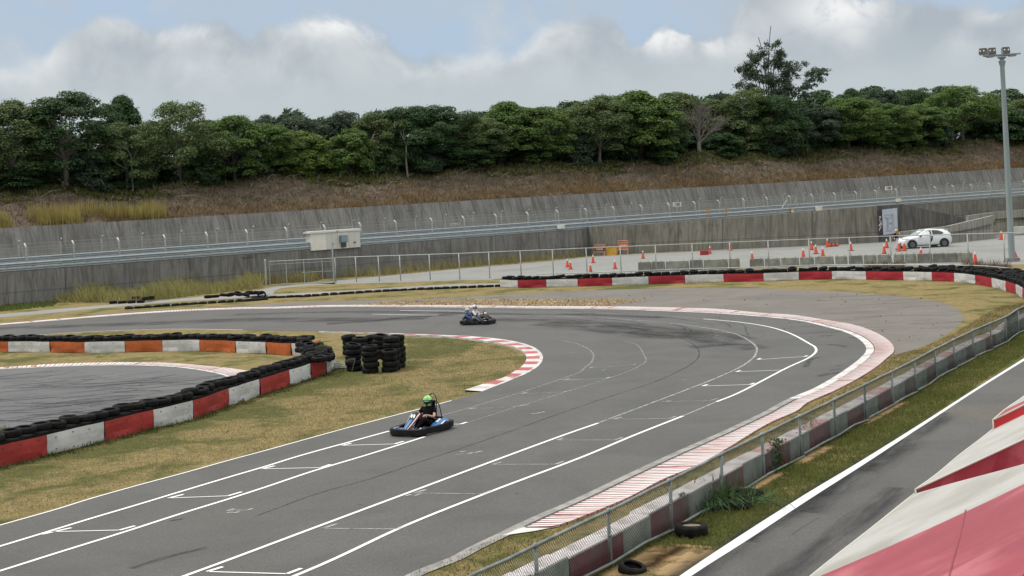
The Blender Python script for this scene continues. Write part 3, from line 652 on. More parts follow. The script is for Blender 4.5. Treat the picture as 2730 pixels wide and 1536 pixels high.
# circuit road deck between the two walls, then the sloping upper wall and the bank
m_road = asphalt('circuit_asphalt', (.12, .12, .118), (.14, .14, .135))
mb = MB(); mb.strip([wp(t_, .4, ztop(t_) - .02) for t_ in ts], [wp(t_, 18.6, ztop(t_) - .02) for t_ in ts]); structure('circuit_road', mb, m_road)
def zup(t_): return 5.58 + .0042 * max(0, t_) - (.0021 * max(0, t_ - 80)) + (.0035 * max(0, t_ - 100))
wall('upper_wall', 'long sloping upper concrete wall streaked black, below the brown bank', [(wp(t_, 17.0, ztop(t_)), wp(t_, 18.2, zup(t_))) for t_ in ts], m_w2, .45)
rb = random.Random(11)
def zcrest(t_): return 8.75 + .010 * t_ + .35 * math.sin(t_ * .21) + .2 * math.sin(t_ * .53 + 1)
def bank_z(t_, o):
    a = min(1, max(0, (o - 18.5) / 8.0)); b_ = zup(t_) - .05; z = b_ + (zcrest(t_) - b_) * (a * .85 + .15 * math.sin(a * math.pi / 2))
    z += .12 * math.sin(t_ * 1.3 + o * 2) * a * (1 - a) * 4 + .1 * math.sin(t_ * .7 - o * 1.1)* a
    return z + max(0, o - 26.5) * .045
m_bank = M('bank_soil', (.085, .062, .042), (.125, .095, .066), 1.2, .95, bump=.8, bscale=5, c3=(.055, .05, .028), s3=.35)
mb = MB(); OF = [18.5, 19.2, 20, 21, 22, 23, 24, 25, 26, 26.8, 28, 31, 36, 45, 60, 90]; tt_ = [-45 + 1.5 * i for i in range(160)]
g0 = len(mb.v)
for t_ in tt_:
    for o in OF: mb.v.append(tuple(wp(t_, o, bank_z(t_, o))))
nO = len(OF)
for i in range(len(tt_) - 1):
    for j in range(nO - 1): mb.f.append((i * nO + j, (i + 1) * nO + j, (i + 1) * nO + j + 1, i * nO + j + 1)); mb.m.append(1 if OF[j] >= 26.8 else 0)
structure('bank', mb, [m_bank, M('leaf_litter', (.028, .022, .014), (.045, .036, .022), 2, .95)], smooth_=True)  # litter past the crest coloured extra dark to shade gaps between trunks

# ------------------------------------------------------------------ vegetation of the bank: blades as loose triangles
def island_mat(name, cols, rough=.9, trans=.0, dark=.55):
    m, t_, bs, out = mat_new(name); rp = t_.new('ShaderNodeNewGeometry').outputs['Random Per Island']
    cr = t_.new('ShaderNodeValToRGB'); cr.color_ramp.interpolation = 'LINEAR'
    e = cr.color_ramp.elements
    while len(e) < len(cols): e.new(.5)
    for i, c in enumerate(cols): e[i].position = i / (len(cols) - 1); e[i].color = (*c, 1)
    t_.put(cr.inputs[0], rp); col = cr.outputs[0]
    co = t_.new('ShaderNodeTexCoord').outputs['Object']
    k = t_.math('MULTIPLY_ADD', t_.noise(co, .8, 4, .6), .9, .55); col = t_.mix(1.0, col, t_.comb(k, k, k), 'MULTIPLY')
    t_.put(bs.inputs['Base Color'], col); bs.inputs['Roughness'].default_value = rough; bs.inputs['Specular IOR Level'].default_value = .15
    if trans:
        tl = t_.new('ShaderNodeBsdfTranslucent'); t_.put(tl.inputs[0], col); mx = t_.new('ShaderNodeMixShader'); mx.inputs[0].default_value = trans
        t_.l.new(bs.outputs[0], mx.inputs[1]); t_.l.new(tl.outputs[0], mx.inputs[2]); t_.l.new(mx.outputs[0], out.inputs[0])
    return m
def blades(pos, h, w, lean, rng, bend=.25):
    """n grass blades: pos (n,3), h (n), w (n), lean amount -> mesh of bent two-segment blades"""
    n_ = len(pos); a = rng.uniform(0, 2 * np.pi, n_); dl = rng.normal(0, 1, (n_, 2)) * lean[:, None] if np.ndim(lean) else rng.normal(0, lean, (n_, 2))
    side = np.stack([np.cos(a), np.sin(a), np.zeros(n_)], 1) * (w / 2)[:, None]
    tip = np.stack([dl[:, 0] * h, dl[:, 1] * h, h * np.sqrt(np.clip(1 - np.minimum((dl ** 2).sum(1), .95), .04, 1))], 1); mid = tip * .55; mid[:, 2] += h * bend * .3
    v = np.stack([pos - side, pos + side, pos + mid + side * .7, pos + mid - side * .7, pos + tip], 1).reshape(-1, 3)
    b = (np.arange(n_) * 5)[:, None]
    f4 = b + np.array([[0, 1, 2, 3]]); f3 = b + np.array([[3, 2, 4]])
    me = bpy.data.meshes.new('blades'); nv = len(v); me.vertices.add(nv); me.vertices.foreach_set('co', v.astype(np.float32).ravel())
    loops = np.concatenate([f4, f3], 1).astype(np.int32).ravel(); me.loops.add(len(loops)); me.loops.foreach_set('vertex_index', loops)
    me.polygons.add(2 * n_); st = (np.arange(n_) * 7)[:, None] + np.array([[0, 4]]); me.polygons.foreach_set('loop_start', st.astype(np.int32).ravel())
    me.update(calc_edges=True); me.validate(); return me
NR = np.random.default_rng(5)
def bank_points(n_, t0, t1, o0, o1, pw=1.0):
    t_ = NR.uniform(t0, t1, n_); o = o0 + (o1 - o0) * NR.uniform(0, 1, n_) ** pw
    return np.array([tuple(wp(a, b, bank_z(a, b) - .02)) for a, b in zip(t_, o)])
def clumpy(n_, gen, scale, thr, seed):
    p = gen(n_); r_ = np.random.default_rng(seed); c = r_.uniform(0, 1, 64); k = (np.sin(p[:, 0] / scale + 1.3 * np.sin(p[:, 1] / scale)) + np.sin(p[:, 1] * 1.7 / scale + c[0] * 6)) / 2
    return p[k > thr]
p = bank_points(62000, -42, 190, 18.6, 26.8)
stuff('dry_brush', blades(p, NR.uniform(.2, .75, len(p)), NR.uniform(.03, .075, len(p)), .85, NR), island_mat('brush', [(.070, .052, .034), (.135, .104, .073), (.20, .162, .122), (.105, .070, .042), (.10, .094, .042), (.29, .24, .185)]))
p = np.concatenate([bank_points(9000, 15, 190, 18.5, 20.6, 1.6), clumpy(9000, lambda k: bank_points(k, 40, 190, 18.5, 24.0, 1.5), 3.0, .15, 1)])
stuff('dry_grass', blades(p, NR.uniform(.35, .95, len(p)), NR.uniform(.03, .06, len(p)), .42, NR), island_mat('drygrass', [(.20, .115, .04), (.30, .20, .075), (.16, .085, .035), (.26, .19, .09)], trans=.2))
p = np.concatenate([clumpy(9000, lambda k: bank_points(k, -8, 22, 18.5, 20.2, 1.3), 1.1, -.12, 2)])
stuff('yellow_reeds', blades(p, NR.uniform(.8, 1.7, len(p)), NR.uniform(.03, .05, len(p)), .09, NR, 0), island_mat('reeds', [(.36, .29, .09), (.46, .38, .15), (.30, .24, .075), (.40, .37, .13)], trans=.2))
p = np.concatenate([bank_points(9000, -42, 190, 25.0, 27.6), clumpy(34000, lambda k: bank_points(k, -42, 190, 23.4, 27.4), 4.0, -.2, 3)])
stuff('ground_cover', blades(p, NR.uniform(.15, .5, len(p)), NR.uniform(.10, .22, len(p)), .8, NR), island_mat('cover', [(.05, .072, .016), (.11, .14, .028), (.075, .095, .022), (.15, .175, .038)], trans=.2))
# fallen branches on the bank
mb = MB()
for i in range(150):
    t_ = rb.uniform(-30, 175); o = rb.uniform(19, 26); a = rb.uniform(-.6, .6); L = rb.uniform(.5, 2.2); p0 = wp(t_, o, bank_z(t_, o) + .15)
    p1 = p0 + WD * (L * math.cos(a)) + Vector((0, 0, L * math.sin(a) * .5 + .1)) + WN * rb.uniform(-.6, .6); pm = (p0 + p1) / 2 + Vector((rb.uniform(-.2, .2), 0, rb.uniform(0, .3)))
    mb.tube([p0, pm, p1], [.035, .03, .012], 4)
stuff('fallen_branches', mb, M('deadwood', (.27, .22, .175), (.17, .135, .105), 6, .9))

# ------------------------------------------------------------------ tall grass at the wall's foot and along the fence
def gpoly(n_, pts, z=0.0):
    ps = G(pts); xs = [p_.x for p_ in ps]; ys = [p_.y for p_ in ps]; out = []
    while len(out) < n_:
        x, y = rnd.uniform(min(xs), max(xs)), rnd.uniform(min(ys), max(ys)); ins = False
        for i in range(len(ps)):
            a, b_ = ps[i], ps[i - 1]
            if (a.y > y) != (b_.y > y) and x < (b_.x - a.x) * (y - a.y) / (b_.y - a.y) + a.x: ins = not ins
        if ins: out.append((x, y, z))
    return np.array(out)
def blown(me, k=.35):      # the wind leans the tall grass to the left
    n_ = len(me.vertices); co = np.empty(n_ * 3, np.float32); me.vertices.foreach_get('co', co); co = co.reshape(-1, 3); z = co[:, 2].copy(); co[:, 0] -= k * np.clip(z, 0, 3) ** 1.5 * .6; me.vertices.foreach_set('co', co.ravel()); return me
m_tall = island_mat('tallgrass', [(.17, .175, .055), (.29, .275, .095), (.36, .31, .14), (.14, .155, .045), (.40, .33, .19)], trans=.25)
pa = gpoly(9000, F0((520, 985), (1050, 985), (1500, 965), (2100, 895), (2574, 845), (2574, 790), (2000, 815), (1400, 880), (700, 915)))
k_ = (np.sin(pa[:, 0] * 1.15) + 1) / 2
me = blades(pa, NR.uniform(.4, 1.0, len(pa)) + .95 * k_ ** 2 * NR.uniform(.4, 1, len(pa)), NR.uniform(.025, .055, len(pa)), .45, NR)
stuff('tall_grass', blown(me, .5), m_tall)
pb = np.concatenate([gpoly(4200, F1((0, 815), (560, 780), (720, 740), (760, 700), (300, 740), (0, 780))), gpoly(2600, F1((800, 745), (1000, 735), (1250, 722), (1600, 688), (1990, 648), (2300, 620), (2574, 602), (2574, 575), (1900, 620), (1250, 690), (800, 725))), gpoly(900, F2((0, 598), (400, 572), (730, 532), (730, 505), (300, 545), (0, 575)))])
stuff('verge_weeds', blown(blades(pb, NR.uniform(.35, 1.15, len(pb)), NR.uniform(.025, .05, len(pb)), .3, NR), .35), island_mat('weeds', [(.14, .155, .045), (.27, .24, .095), (.34, .27, .135), (.11, .13, .038)], trans=.2))
pc = gpoly(2200, F0((-60, 1080), (520, 1020), (560, 985), (300, 985), (0, 1020)))
stuff('green_grass', blades(pc, NR.uniform(.1, .3, len(pc)), NR.uniform(.03, .05, len(pc)), .4, NR), island_mat('greengrass', [(.06, .10, .02), (.10, .14, .035), (.15, .15, .05)], trans=.2))
# straw left standing outside the hairpin
ps_ = gpoly(8000, F1((980, 1010), (1500, 1010), (2200, 1018), (2574, 1024)) + F2((400, 1022), (900, 1020), (1340, 962), (900, 950), (300, 952), (-100, 950)) + F1((1900, 955), (1300, 975)))
stuff('straw', blades(ps_, NR.uniform(.06, .2, len(ps_)), NR.uniform(.02, .06, len(ps_)), 1.1, NR), island_mat('straw', [(.36, .25, .12), (.46, .34, .18), (.41, .30, .15), (.50, .39, .23)]))
# short turf blades where the ground is near
def near_turf(n_, poly_, h0, h1):
    q = gpoly(n_, poly_); keep = np.ones(len(q), bool)
    for p_, L_, w_ in SOIL: e_ = q[:, :2] - np.array([p_.x, p_.y]); keep &= ~((np.abs(e_ @ np.array([.51, .86])) < L_ * .40) & (np.abs(e_ @ np.array([.86, -.51])) < w_ * .34))
    q = q[keep]; n_ = len(q); return blades(q, NR.uniform(h0, h1, n_), NR.uniform(.008, .016, n_), .55, NR)
stuff('verge_grass', near_turf(42000, B2((1080, 1600), (1250, 1449), (1600, 1240), (2000, 1010), (2280, 835)) + B3((600, 690), (1130, 400), (1400, 240), (1800, 20)) + Q3((1700, 1010), (2100, 800), (2574, 520), (2574, 760), (2000, 1130)) + B3((2200, 10), (1780, 285), (1290, 590), (880, 832), (380, 1152), (0, 1410)) + [(1700, 1640)], .03, .11), island_mat('vergegrass', [(.075, .092, .020), (.135, .155, .040), (.10, .115, .028), (.20, .185, .07)], trans=.4))
stuff('infield_grass', near_turf(52000, B0((-60, 1080), (500, 905), (1000, 742), (1500, 612), (1900, 512), (2576, 340)) + Q1((480, 1005), (980, 875), (1290, 795), (1500, 735), (1780, 595), (1950, 500), (2010, 420), (1900, 300), (1400, 215), (870, 190), (860, 480), (400, 540), (90, 560)) + Q0((2375, 470), (1985, 600), (1745, 680), (1480, 778), (1170, 852), (800, 950), (365, 1058), (-60, 1150)), .02, .07), island_mat('infieldgrass', [(.16, .145, .065), (.26, .215, .115), (.21, .18, .09), (.33, .275, .16), (.12, .125, .05)], trans=.4))
stuff('kerbside_grass', near_turf(16000, B1((890, 1449), (1300, 1280), (1780, 1060)) + B2((350, 1070), (880, 985), (1100, 900), (1400, 790), (1700, 650), (2260, 380)) + Q3((350, 1340), (720, 1140), (960, 1010), (1160, 880), (1300, 765), (1560, 700), (1900, 540), (2300, 300), (2574, 250), (2574, 330), (2000, 560), (1400, 880), (900, 1130), (300, 1480)) + B2((1900, 600), (1350, 850), (700, 1160), (100, 1449)) + [(1100, 1640)], .02, .08), island_mat('kerbgrass', [(.14, .11, .045), (.20, .145, .06), (.095, .092, .028), (.25, .185, .08)], trans=.2))

# ------------------------------------------------------------------ guardrails and catch fences on the circuit
m_galv = M('galvanised', (.36, .40, .42), (.29, .33, .35), 3, .5, .45, lo=.3, hi=.7)
m_post = M('galvanised_post', (.42, .445, .43), (.34, .36, .35), 5, .55, .25)
m_mesh = M('wire', (.36, .375, .36), rough=.6, metal=.3)
m_mesh2 = M('wire_green', (.045, .065, .06), (.08, .10, .09), 6, rough=.55, metal=.2)
def wbeam(mb, t0, t1, off, z0, hgt=.32, step=3.0, dz=None):
    prof = [(0, 0), (-.05, .06), (-.05, .12), (0, .16), (0, .16), (-.05, .20), (-.05, .26), (0, .32)]; n_ = int((t1 - t0) / step)
    rows_ = [[wp(t0 + (t1 - t0) * i / n_, off + a * 1.2, ztop(t0 + (t1 - t0) * i / n_) + z0 + b_ * hgt / .32) for a, b_ in prof] for i in range(n_ + 1)]
    for i in range(n_):
        for j in range(len(prof) - 1): mb.add([rows_[i][j], rows_[i + 1][j], rows_[i + 1][j + 1], rows_[i][j + 1]], [(0, 1, 2, 3)])
def guardrail(label, off, z0, t0, t1):
    g = thing('guardrail', label, 'guardrail', wp(t0, off, ztop(t0)))
    inv = Matrix.Translation(-g.location)
    def part(nm, mb): o = obj(nm, mb, m_galv, g); o.data.transform(inv); return o
    for zz in (z0, z0 + .34): mb = MB(); wbeam(mb, t0, t1, off, zz, .30); part('rail', mb)
    k = 0; t_ = t0 + .8
    while t_ < t1 and k < 98:
        mb = MB(); a = wp(t_, off + .12, ztop(t_)); mb.bar(a, a + Vector((0, 0, z0 + .62)), .12, .10)
        b_ = wp(t_, off - .07, ztop(t_) + z0 + .1); mb.bar(b_, b_ + Vector((0, 0, .13)), .14, .05); part('post', mb); t_ += 2.0; k += 1
    return g
guardrail('double steel guardrail on top of the dark grey wall, before the catch fence', .05, .0, -14, 160)
guardrail('farther steel guardrail below the sloping upper wall', 14.6, -.02, -10, 178)
def chain(mb, a, b_, z0, z1, pitch, th, lean=None):
    """diagonal wires of a chain-link panel between two posts"""
    a, b_ = Vector(a), Vector(b_); L = (b_ - a).length; H = z1 - z0; d_ = (b_ - a) / L; nrm = perp(d_) * th
    n_ = int(L / pitch)
    for sgn in (1, -1):
        k = -int(H / pitch)
        while k * pitch < L:
            s0 = k * pitch if sgn > 0 else k * pitch + H; s1 = s0 + H * sgn; za, zb = z0, z1
            if s0 < 0: za = z0 + (-s0) / abs(s1 - s0) * H if sgn > 0 else za; s0 = 0
            if s0 > L: za = z0 + (s0 - L) / abs(s1 - s0) * H; s0 = L
            if s1 > L: zb = z1 - (s1 - L) / (H) * H; s1 = L
            if s1 < 0: zb = z1 - (-s1) / H * H; s1 = 0
            if zb - za > .02:
                p0 = a + d_ * s0; p1 = a + d_ * s1; p0 = Vector((p0.x, p0.y, a.z + za)); p1 = Vector((p1.x, p1.y, a.z + zb + (b_.z - a.z) * 0))
                up = Vector((0, 0, th)); 
                mb.add([p0 - up * .7, p0 + up * .7, p1 + up * .7, p1 - up * .7], [(0, 1, 2, 3)]); mb.add([p0 - nrm * .7, p0 + nrm * .7, p1 + nrm * .7, p1 - nrm * .7], [(0, 1, 2, 3)])
            k += 1
def catch_fence(label, off, t0, t1, step, hz, tip, m):
    g = thing('catch_fence', label, 'fence', wp(t0, off, ztop(t0))); inv = Matrix.Translation(-g.location)
    def part(nm, mb, mm): o = obj(nm, mb, mm, g); o.data.transform(inv); return o
    t_ = t0; ps = []
    while t_ < t1 and len(ps) < 90: ps.append(t_ + rb.uniform(-.1, .1)); t_ += step
    for t_ in ps:
        a = wp(t_, off, ztop(t_)); mb = MB(); top_ = a + Vector((0, 0, hz)); tp = top_ + WN * tip + Vector((0, 0, .28)); mb.tube([a, top_, top_ + (tp - top_) * .15 + Vector((0, 0, .05)), tp], .068, 6); part('post', mb, m_post)
    mb = MB()
    for t_ in ps:
        chain(mb, wp(t_, off + .05, ztop(t_)), wp(t_ + step, off + .05, ztop(t_)), .05, hz + .02, .17, .0115)
    part('mesh', mb, m_mesh)
    mb = MB()
    for zz in (.6, 1.15, hz): mb.bar(wp(ps[0], off, ztop(ps[0]) + zz), wp(ps[-1], off, ztop(ps[-1]) + zz), .02)
    part('tension_wire', mb, m_mesh); return g
tn = wt(77, 690)[0]
catch_fence('tall catch fence with bent post tops just behind the near guardrail', .45, tn - 3.6 * 3, 150, 3.6, 1.72, .30, m_mesh)
catch_fence('second catch fence across the circuit road, its post tops bent towards the track', 15.2, -8, 170, 3.6, 1.72, -.30, m_mesh)
# cabinets, boxes and boards on the wall
m_cab = M('cabinet_paint', (.72, .70, .64), (.66, .64, .58), 2, .6); m_cabside = M('cabinet_door', (.54, .54, .51), rough=.6); m_roofw = M('cabinet_roof', (.62, .61, .57), rough=.6); m_dark = M('dark_metal', (.05, .055, .06), rough=.5)
for x0, x1, xd, lab in ((827, 899, 868, 'white switch cabinet on the wall, the one with the big blank panel'), (899, 959, 927, 'white switch cabinet on the wall top, the one right of the grey meter box')):
    ta, _ = wt(x0, 655); tb, _ = wt(x1, 652); td, _ = wt(xd, 653); L = tb - ta; q = thing('switch_cabinet', lab, 'cabinet', wp(ta, -.12, ztop(ta) - .1), math.atan2(WD.y, WD.x), group='white cabinets on the wall top')
    mb = MB(); mb.box((L / 2, .42, .72), (L - .03, .9, 1.44)); obj('housing', mb, m_cab, q)
    mb = MB(); mb.box((L / 2 - .06, .42, 1.50), (L + .22, 1.1, .13)); mb.box((L / 2, .42, 1.59), (L + .02, .95, .05)); obj('roof', mb, m_roofw, q)
    w_ = (tb - td - .06) / 2
    for k in (0, 1):
        mb = MB(); mb.box((td - ta + .02 + w_ * (k + .5), -.045, .70), (w_ - .02, .03, 1.34)); dd = obj('door', mb, m_cabside, q); mb = MB(); mb.box((td - ta + .02 + w_ + (.07 if k else -.07), -.08, .45), (.05, .06, .15)); obj('handle', mb, m_dark, dd)
t_, _ = wt(911, 650); q = thing('meter_box', 'blue grey meter box between the two white cabinets', 'meter box', wp(t_, -.36, ztop(t_)), math.atan2(WD.y, WD.x))
mb = MB(); mb.box((0, 0, .72), (.66, .3, .62)); obj('case', mb, M('meter', (.17, .21, .24), rough=.5), q); mb = MB(); mb.box((0, -.16, .74), (.56, .03, .5)); obj('cover', mb, M('meter2', (.22, .27, .30), rough=.4), q); mb = MB(); mb.box((0, .02, .2), (.4, .2, .4)); obj('plinth', mb, m_dark, q)
for px, py, w_, h_, lab in ((1493, 605, .78, .36, 'small white box hung on the guardrail, left of the board reading 150'), (2180, 556, .95, .5, 'grey white double box hung on the guardrail near the orange lamp'), (2392, 534, .75, .36, 'white box hung on the guardrail above the white banner')):
    t_, z_ = wt(px, py); q = thing('junction_box', lab, 'box', wp(t_, -.16, z_ - h_ / 2), math.atan2(WD.y, WD.x), group='boxes on the guardrail')
    mb = MB(); mb.box((0, 0, h_ / 2), (w_, .16, h_)); obj('case', mb, m_cab, q); mb = MB(); mb.box((w_ * .24, -.085, h_ / 2), (w_ * .44, .02, h_ * .86)); mb2 = mb; obj('lid', mb2, m_roofw, q)
m_black = M('black_paint', (.015, .015, .016), rough=.6); m_white = M('white_paint', (.72, .72, .70), rough=.6)
def lettering(txt, size, m, parent, M4, name='lettering', font_w=1.0, ext=.006):
    c = bpy.data.curves.new(name, 'FONT'); c.body = txt; c.size = size; c.align_x = 'CENTER'; c.align_y = 'CENTER'; c.extrude = ext; c.offset = size * .02
    tmp = bpy.data.objects.new(name, c); COL.objects.link(tmp); dg = bpy.context.evaluated_depsgraph_get(); me = bpy.data.meshes.new_from_object(tmp.evaluated_get(dg)); bpy.data.objects.remove(tmp)
    me.transform(M4); me.materials.clear(); return obj(name, me, m, parent)
UPR = Matrix.Rotation(R(90), 4, 'X')
for (px, py), txt in (((1805, 545), '150'), ((2369, 502), '100')):
    t_, z_ = wt(px, py, .3); q = thing('distance_board', f'white distance board with black figures {txt} on the catch fence', 'sign', wp(t_, .3, z_), math.atan2(WD.y, WD.x) - R(30), group='distance boards')
    wd_ = .85
    mb = MB(); mb.box((0, 0, 0), (wd_, .03, .44)); obj('board', mb, m_white, q)
    lettering(txt, .42, m_black, q, Matrix.Translation((0, -.03, 0)) @ UPR)
    mb = MB(); mb.bar((wd_ / 2 - .05, .03, -.9), (wd_ / 2 - .05, .03, .2), .05); obj('stake', mb, m_post, q)
m_or = M('orange_frame', (.52, .25, .045), (.42, .2, .05), 8, .6)
for px, py, lab in ((1888, 555, 'orange marshal post frame by the guardrail, left one of the pair'), (1935, 550, 'orange marshal post frame by the guardrail, right one with a black brace')):
    t_, z_ = wt(px, py, .1); q = thing('post_frame', lab, 'frame', wp(t_, .05, ztop(t_) + .3), math.atan2(WD.y, WD.x), group='orange frames by the guardrail')
    mb = MB(); mb.box((0, 0, .45), (.12, .08, 1.0)); obj('upright', mb, m_or, q); mb = MB(); mb.bar((-.28, 0, .9), (0, 0, .9), .05); mb.bar((-.28, 0, .0), (-.28, 0, .9), .04); obj('bracket', mb, m_or if px < 1900 else m_post, q); mb = MB(); mb.bar((-.3, -.02, -.0), (.12, -.02, -.3), .05); obj('brace', mb, m_post if px < 1900 else m_black, q)
t_, z_ = wt(2111, 560, -.1); q = thing('marker_lamp', 'orange and white lamp box on the guardrail', 'lamp', wp(t_, -.14, z_ - .25), math.atan2(WD.y, WD.x)); mb = MB(); mb.box((0, 0, .32), (.24, .14, .30)); obj('lens', mb, M('lamp_or', (.62, .36, .14), rough=.4), q); mb = MB(); mb.box((0, 0, .08), (.26, .16, .18)); obj('base', mb, m_cab, q)
for px, s_ in ((2098, -1), (2121, 1)):
    t_, z_ = wt(px, 525, .2); q = thing('fence_brace', 'steel strut bracing the catch fence end post, ' + ('sloping down to the left' if s_ < 0 else 'sloping down to the right'), 'brace', wp(t_, .2, ztop(t_))); mb = MB(); mb.tube([Vector((0, 0, 1.55)), WD * (1.5 * s_) + Vector((0, 0, .1))], .05, 6); mb.tube([Vector((0, 0, 0)), Vector((0, 0, 1.9))], .06, 6); obj('strut', mb, m_post, q)
t_, z_ = wt(1205, 606, 15.0); q = thing('sign_board', 'low white board with black blocks beyond the near catch fence', 'board', wp(t_, 14.4, ztop(t_) + .85), math.atan2(WD.y, WD.x)); mb = MB(); mb.box((0, 0, .1), (1.0, .05, .2)); obj('panel', mb, m_white, q); mb = MB(); [mb.box((-.36 + .24 * k, -.03, .1), (.14, .02, .12)) for k in range(4)]; obj('blocks', mb, m_black, q)
# ================================================================== TREES
TR = np.random.default_rng(21)
def leaf_mesh(pos, nrm, size, rng, aspect=.6, name='crown'):
    n_ = len(pos); nrm = nrm / np.maximum(np.linalg.norm(nrm, axis=1, keepdims=True), 1e-6)
    r_ = rng.normal(0, 1, (n_, 3)); x = np.cross(nrm, r_); x /= np.maximum(np.linalg.norm(x, axis=1, keepdims=True), 1e-6); y = np.cross(nrm, x)
    hx = x * (size / 2)[:, None]; hy = y * (size * aspect / 2)[:, None]
    v = np.stack([pos - hx, pos - hy * 1.0, pos + hx, pos + hy], 1).reshape(-1, 3)
    me = bpy.data.meshes.new(name); me.vertices.add(4 * n_); me.vertices.foreach_set('co', v.astype(np.float32).ravel())
    me.loops.add(4 * n_); me.loops.foreach_set('vertex_index', np.arange(4 * n_, dtype=np.int32)); me.polygons.add(n_); me.polygons.foreach_set('loop_start', np.arange(0, 4 * n_, 4, dtype=np.int32))
    me.update(calc_edges=True); me.validate(); return me
def unit(rng, n_): v = rng.normal(0, 1, (n_, 3)); return v / np.linalg.norm(v, axis=1, keepdims=True)
def crown(rng, w, z0, z1, nclump, per, leaf, rc=(.17, .27), flat=.75, open_=0.0, lop=.0):
    """a crown built of leaf clumps on and inside a lobed envelope; returns mesh and the clump centres"""
    H = z1 - z0; cs = []; lobes = unit(rng, 7); la = rng.uniform(.0, .28, 7)
    for i in range(nclump):
        f = rng.uniform(0, 1) ** .85; az = rng.uniform(0, 2 * np.pi); pr_ = (1 - abs(2 * f - .86) ** 2.6 / 1.45) if f > .43 else (.72 + .28 * np.sin(f / .43 * np.pi / 2))
        dd = np.array([np.cos(az), np.sin(az), (f - .5) * 1.6]); dd /= np.linalg.norm(dd); k = max(.1, pr_) ** .6 * (.74 + sum(a * max(0, float(dd @ l)) ** 3 for a, l in zip(la, lobes))) * rng.uniform(.25, 1.0) ** .45
        hz = z0 + (H - .14 * w) * f + .05 * w + rng.normal(0, .02 * H); c = np.array([np.cos(az) * w / 2 * k, np.sin(az) * w / 2 * k, hz]); c[0] += lop * (c[2] - z0); cs.append((c, rng.uniform(*rc) * w / 2))
    P, N = [], []
    for c, r_ in cs:
        n_ = int(per * (r_ / (.22 * w / 2)) ** 2 * rng.uniform(.75, 1.2)); d_ = unit(rng, n_); d_[:, 2] = np.where(d_[:, 2] < -.35, -d_[:, 2], d_[:, 2])
        q = rng.uniform(.55, 1.08, n_) ** .5; q = np.where(rng.uniform(0, 1, n_) < .08, q * 1.25, q)
        p_ = c + d_ * (r_ * q)[:, None] * np.array([1.12, 1.12, flat]); P.append(p_); N.append(d_ * .7 + np.array([0, 0, .55]) + rng.normal(0, .38, (n_, 3)))
    P = np.concatenate(P); N = np.concatenate(N); s = rng.uniform(.75, 1.3, len(P)) * leaf
    return leaf_mesh(P, N, s, rng), cs
def branch(mb, rng, p, d_, L, r_, depth, spread=.55, up=.1, seg=3, n=5, minr=.012, kids=(2, 4)):
    ps = [Vector(p)]; rs_ = [r_]; dd = Vector(d_).normalized()
    for i in range(seg):
        dd = (dd + Vector(rng.normal(0, .13, 3)) + Vector((0, 0, up * .3))).normalized(); ps.append(ps[-1] + dd * (L / seg)); rs_.append(r_ * (1 - .38 * (i + 1) / seg))
    mb.tube(ps, rs_, n if depth > 1 else 3 if depth < 1 else 4, cap=False)
    if depth <= 0: return
    for k in range(int(rng.integers(kids[0], kids[1] + 1))):
        i = int(rng.integers(1, len(ps))) if k else len(ps) - 1
        nd = (dd + Vector(rng.normal(0, spread, 3)) + Vector((0, 0, up))).normalized(); branch(mb, rng, ps[i], nd, L * rng.uniform(.55, .82), max(minr, rs_[i] * .62), depth - 1, spread, up, max(2, seg - 1), n, minr, kids)
def trunk(rng, h, r_, cs, forks=2, lean=.0, limbs=7):
    mb = MB(); base = Vector((0, 0, -.3)); fork = Vector((lean * h, rng.uniform(-.1, .1), h))
    mb.tube([base, Vector((lean * h * .3, 0, h * .35)), fork], [r_ * 1.35, r_, r_ * .85], 8, cap=False)
    idx = rng.permutation(len(cs))[:limbs]
    for i in idx:
        c = Vector(cs[i][0]); m_ = fork.lerp(c, .45) + Vector((0, 0, -.12 * (c - fork).length)) ; mb.tube([fork - Vector((0, 0, .25)), m_, c], [r_ * .55, r_ * .33, r_ * .12], 5, cap=False)
    return mb.mesh('trunk', True)
m_leaf = {}
for k, cols in dict(fresh=[(0.053, 0.098, 0.025), (0.111, 0.179, 0.047), (0.159, 0.241, 0.071), (0.077, 0.137, 0.034)], deep=[(0.025, 0.056, 0.022), (0.058, 0.107, 0.042), (0.087, 0.145, 0.059), (0.038, 0.078, 0.029)], olive=[(0.060, 0.089, 0.032), (0.113, 0.157, 0.059), (0.159, 0.206, 0.086), (0.079, 0.116, 0.045)], dusky=[(0.035, 0.058, 0.037), (0.070, 0.105, 0.065), (0.106, 0.148, 0.093)], yellow=[(0.111, 0.168, 0.040), (0.183, 0.252, 0.062), (0.087, 0.145, 0.034)]).items():
    m_leaf[k] = island_mat('leaf_' + k, cols, rough=.6, trans=.3)
m_bark = M('bark', (.13, .115, .095), (.075, .062, .05), 7, .95, bump=.5); m_bark2 = M('bark_pale', (.24, .215, .185), (.15, .13, .11), 6, .95, bump=.4); m_dead = M('dead_wood', (.20, .185, .165), (.125, .11, .098), 5, .95)
PROT = {}
def proto(key, rng_seed, w=6.6, z0=1.3, z1=8.0, ncl=46, per=190, leaf=.26, th=2.2, tr=.16, **kw):
    rng = np.random.default_rng(rng_seed); cm, cs = crown(rng, w, z0, z1, ncl, per, leaf, **{k: v for k, v in kw.items() if k in ('rc', 'flat', 'lop')}); tm = trunk(rng, th, tr, cs, lean=kw.get('lean', 0.0), limbs=kw.get('limbs', 8)); PROT[key] = (cm, tm, w, z1)
K_ = dict(ncl=80, per=350, leaf=.195, rc=(.17, .28), flat=.85)
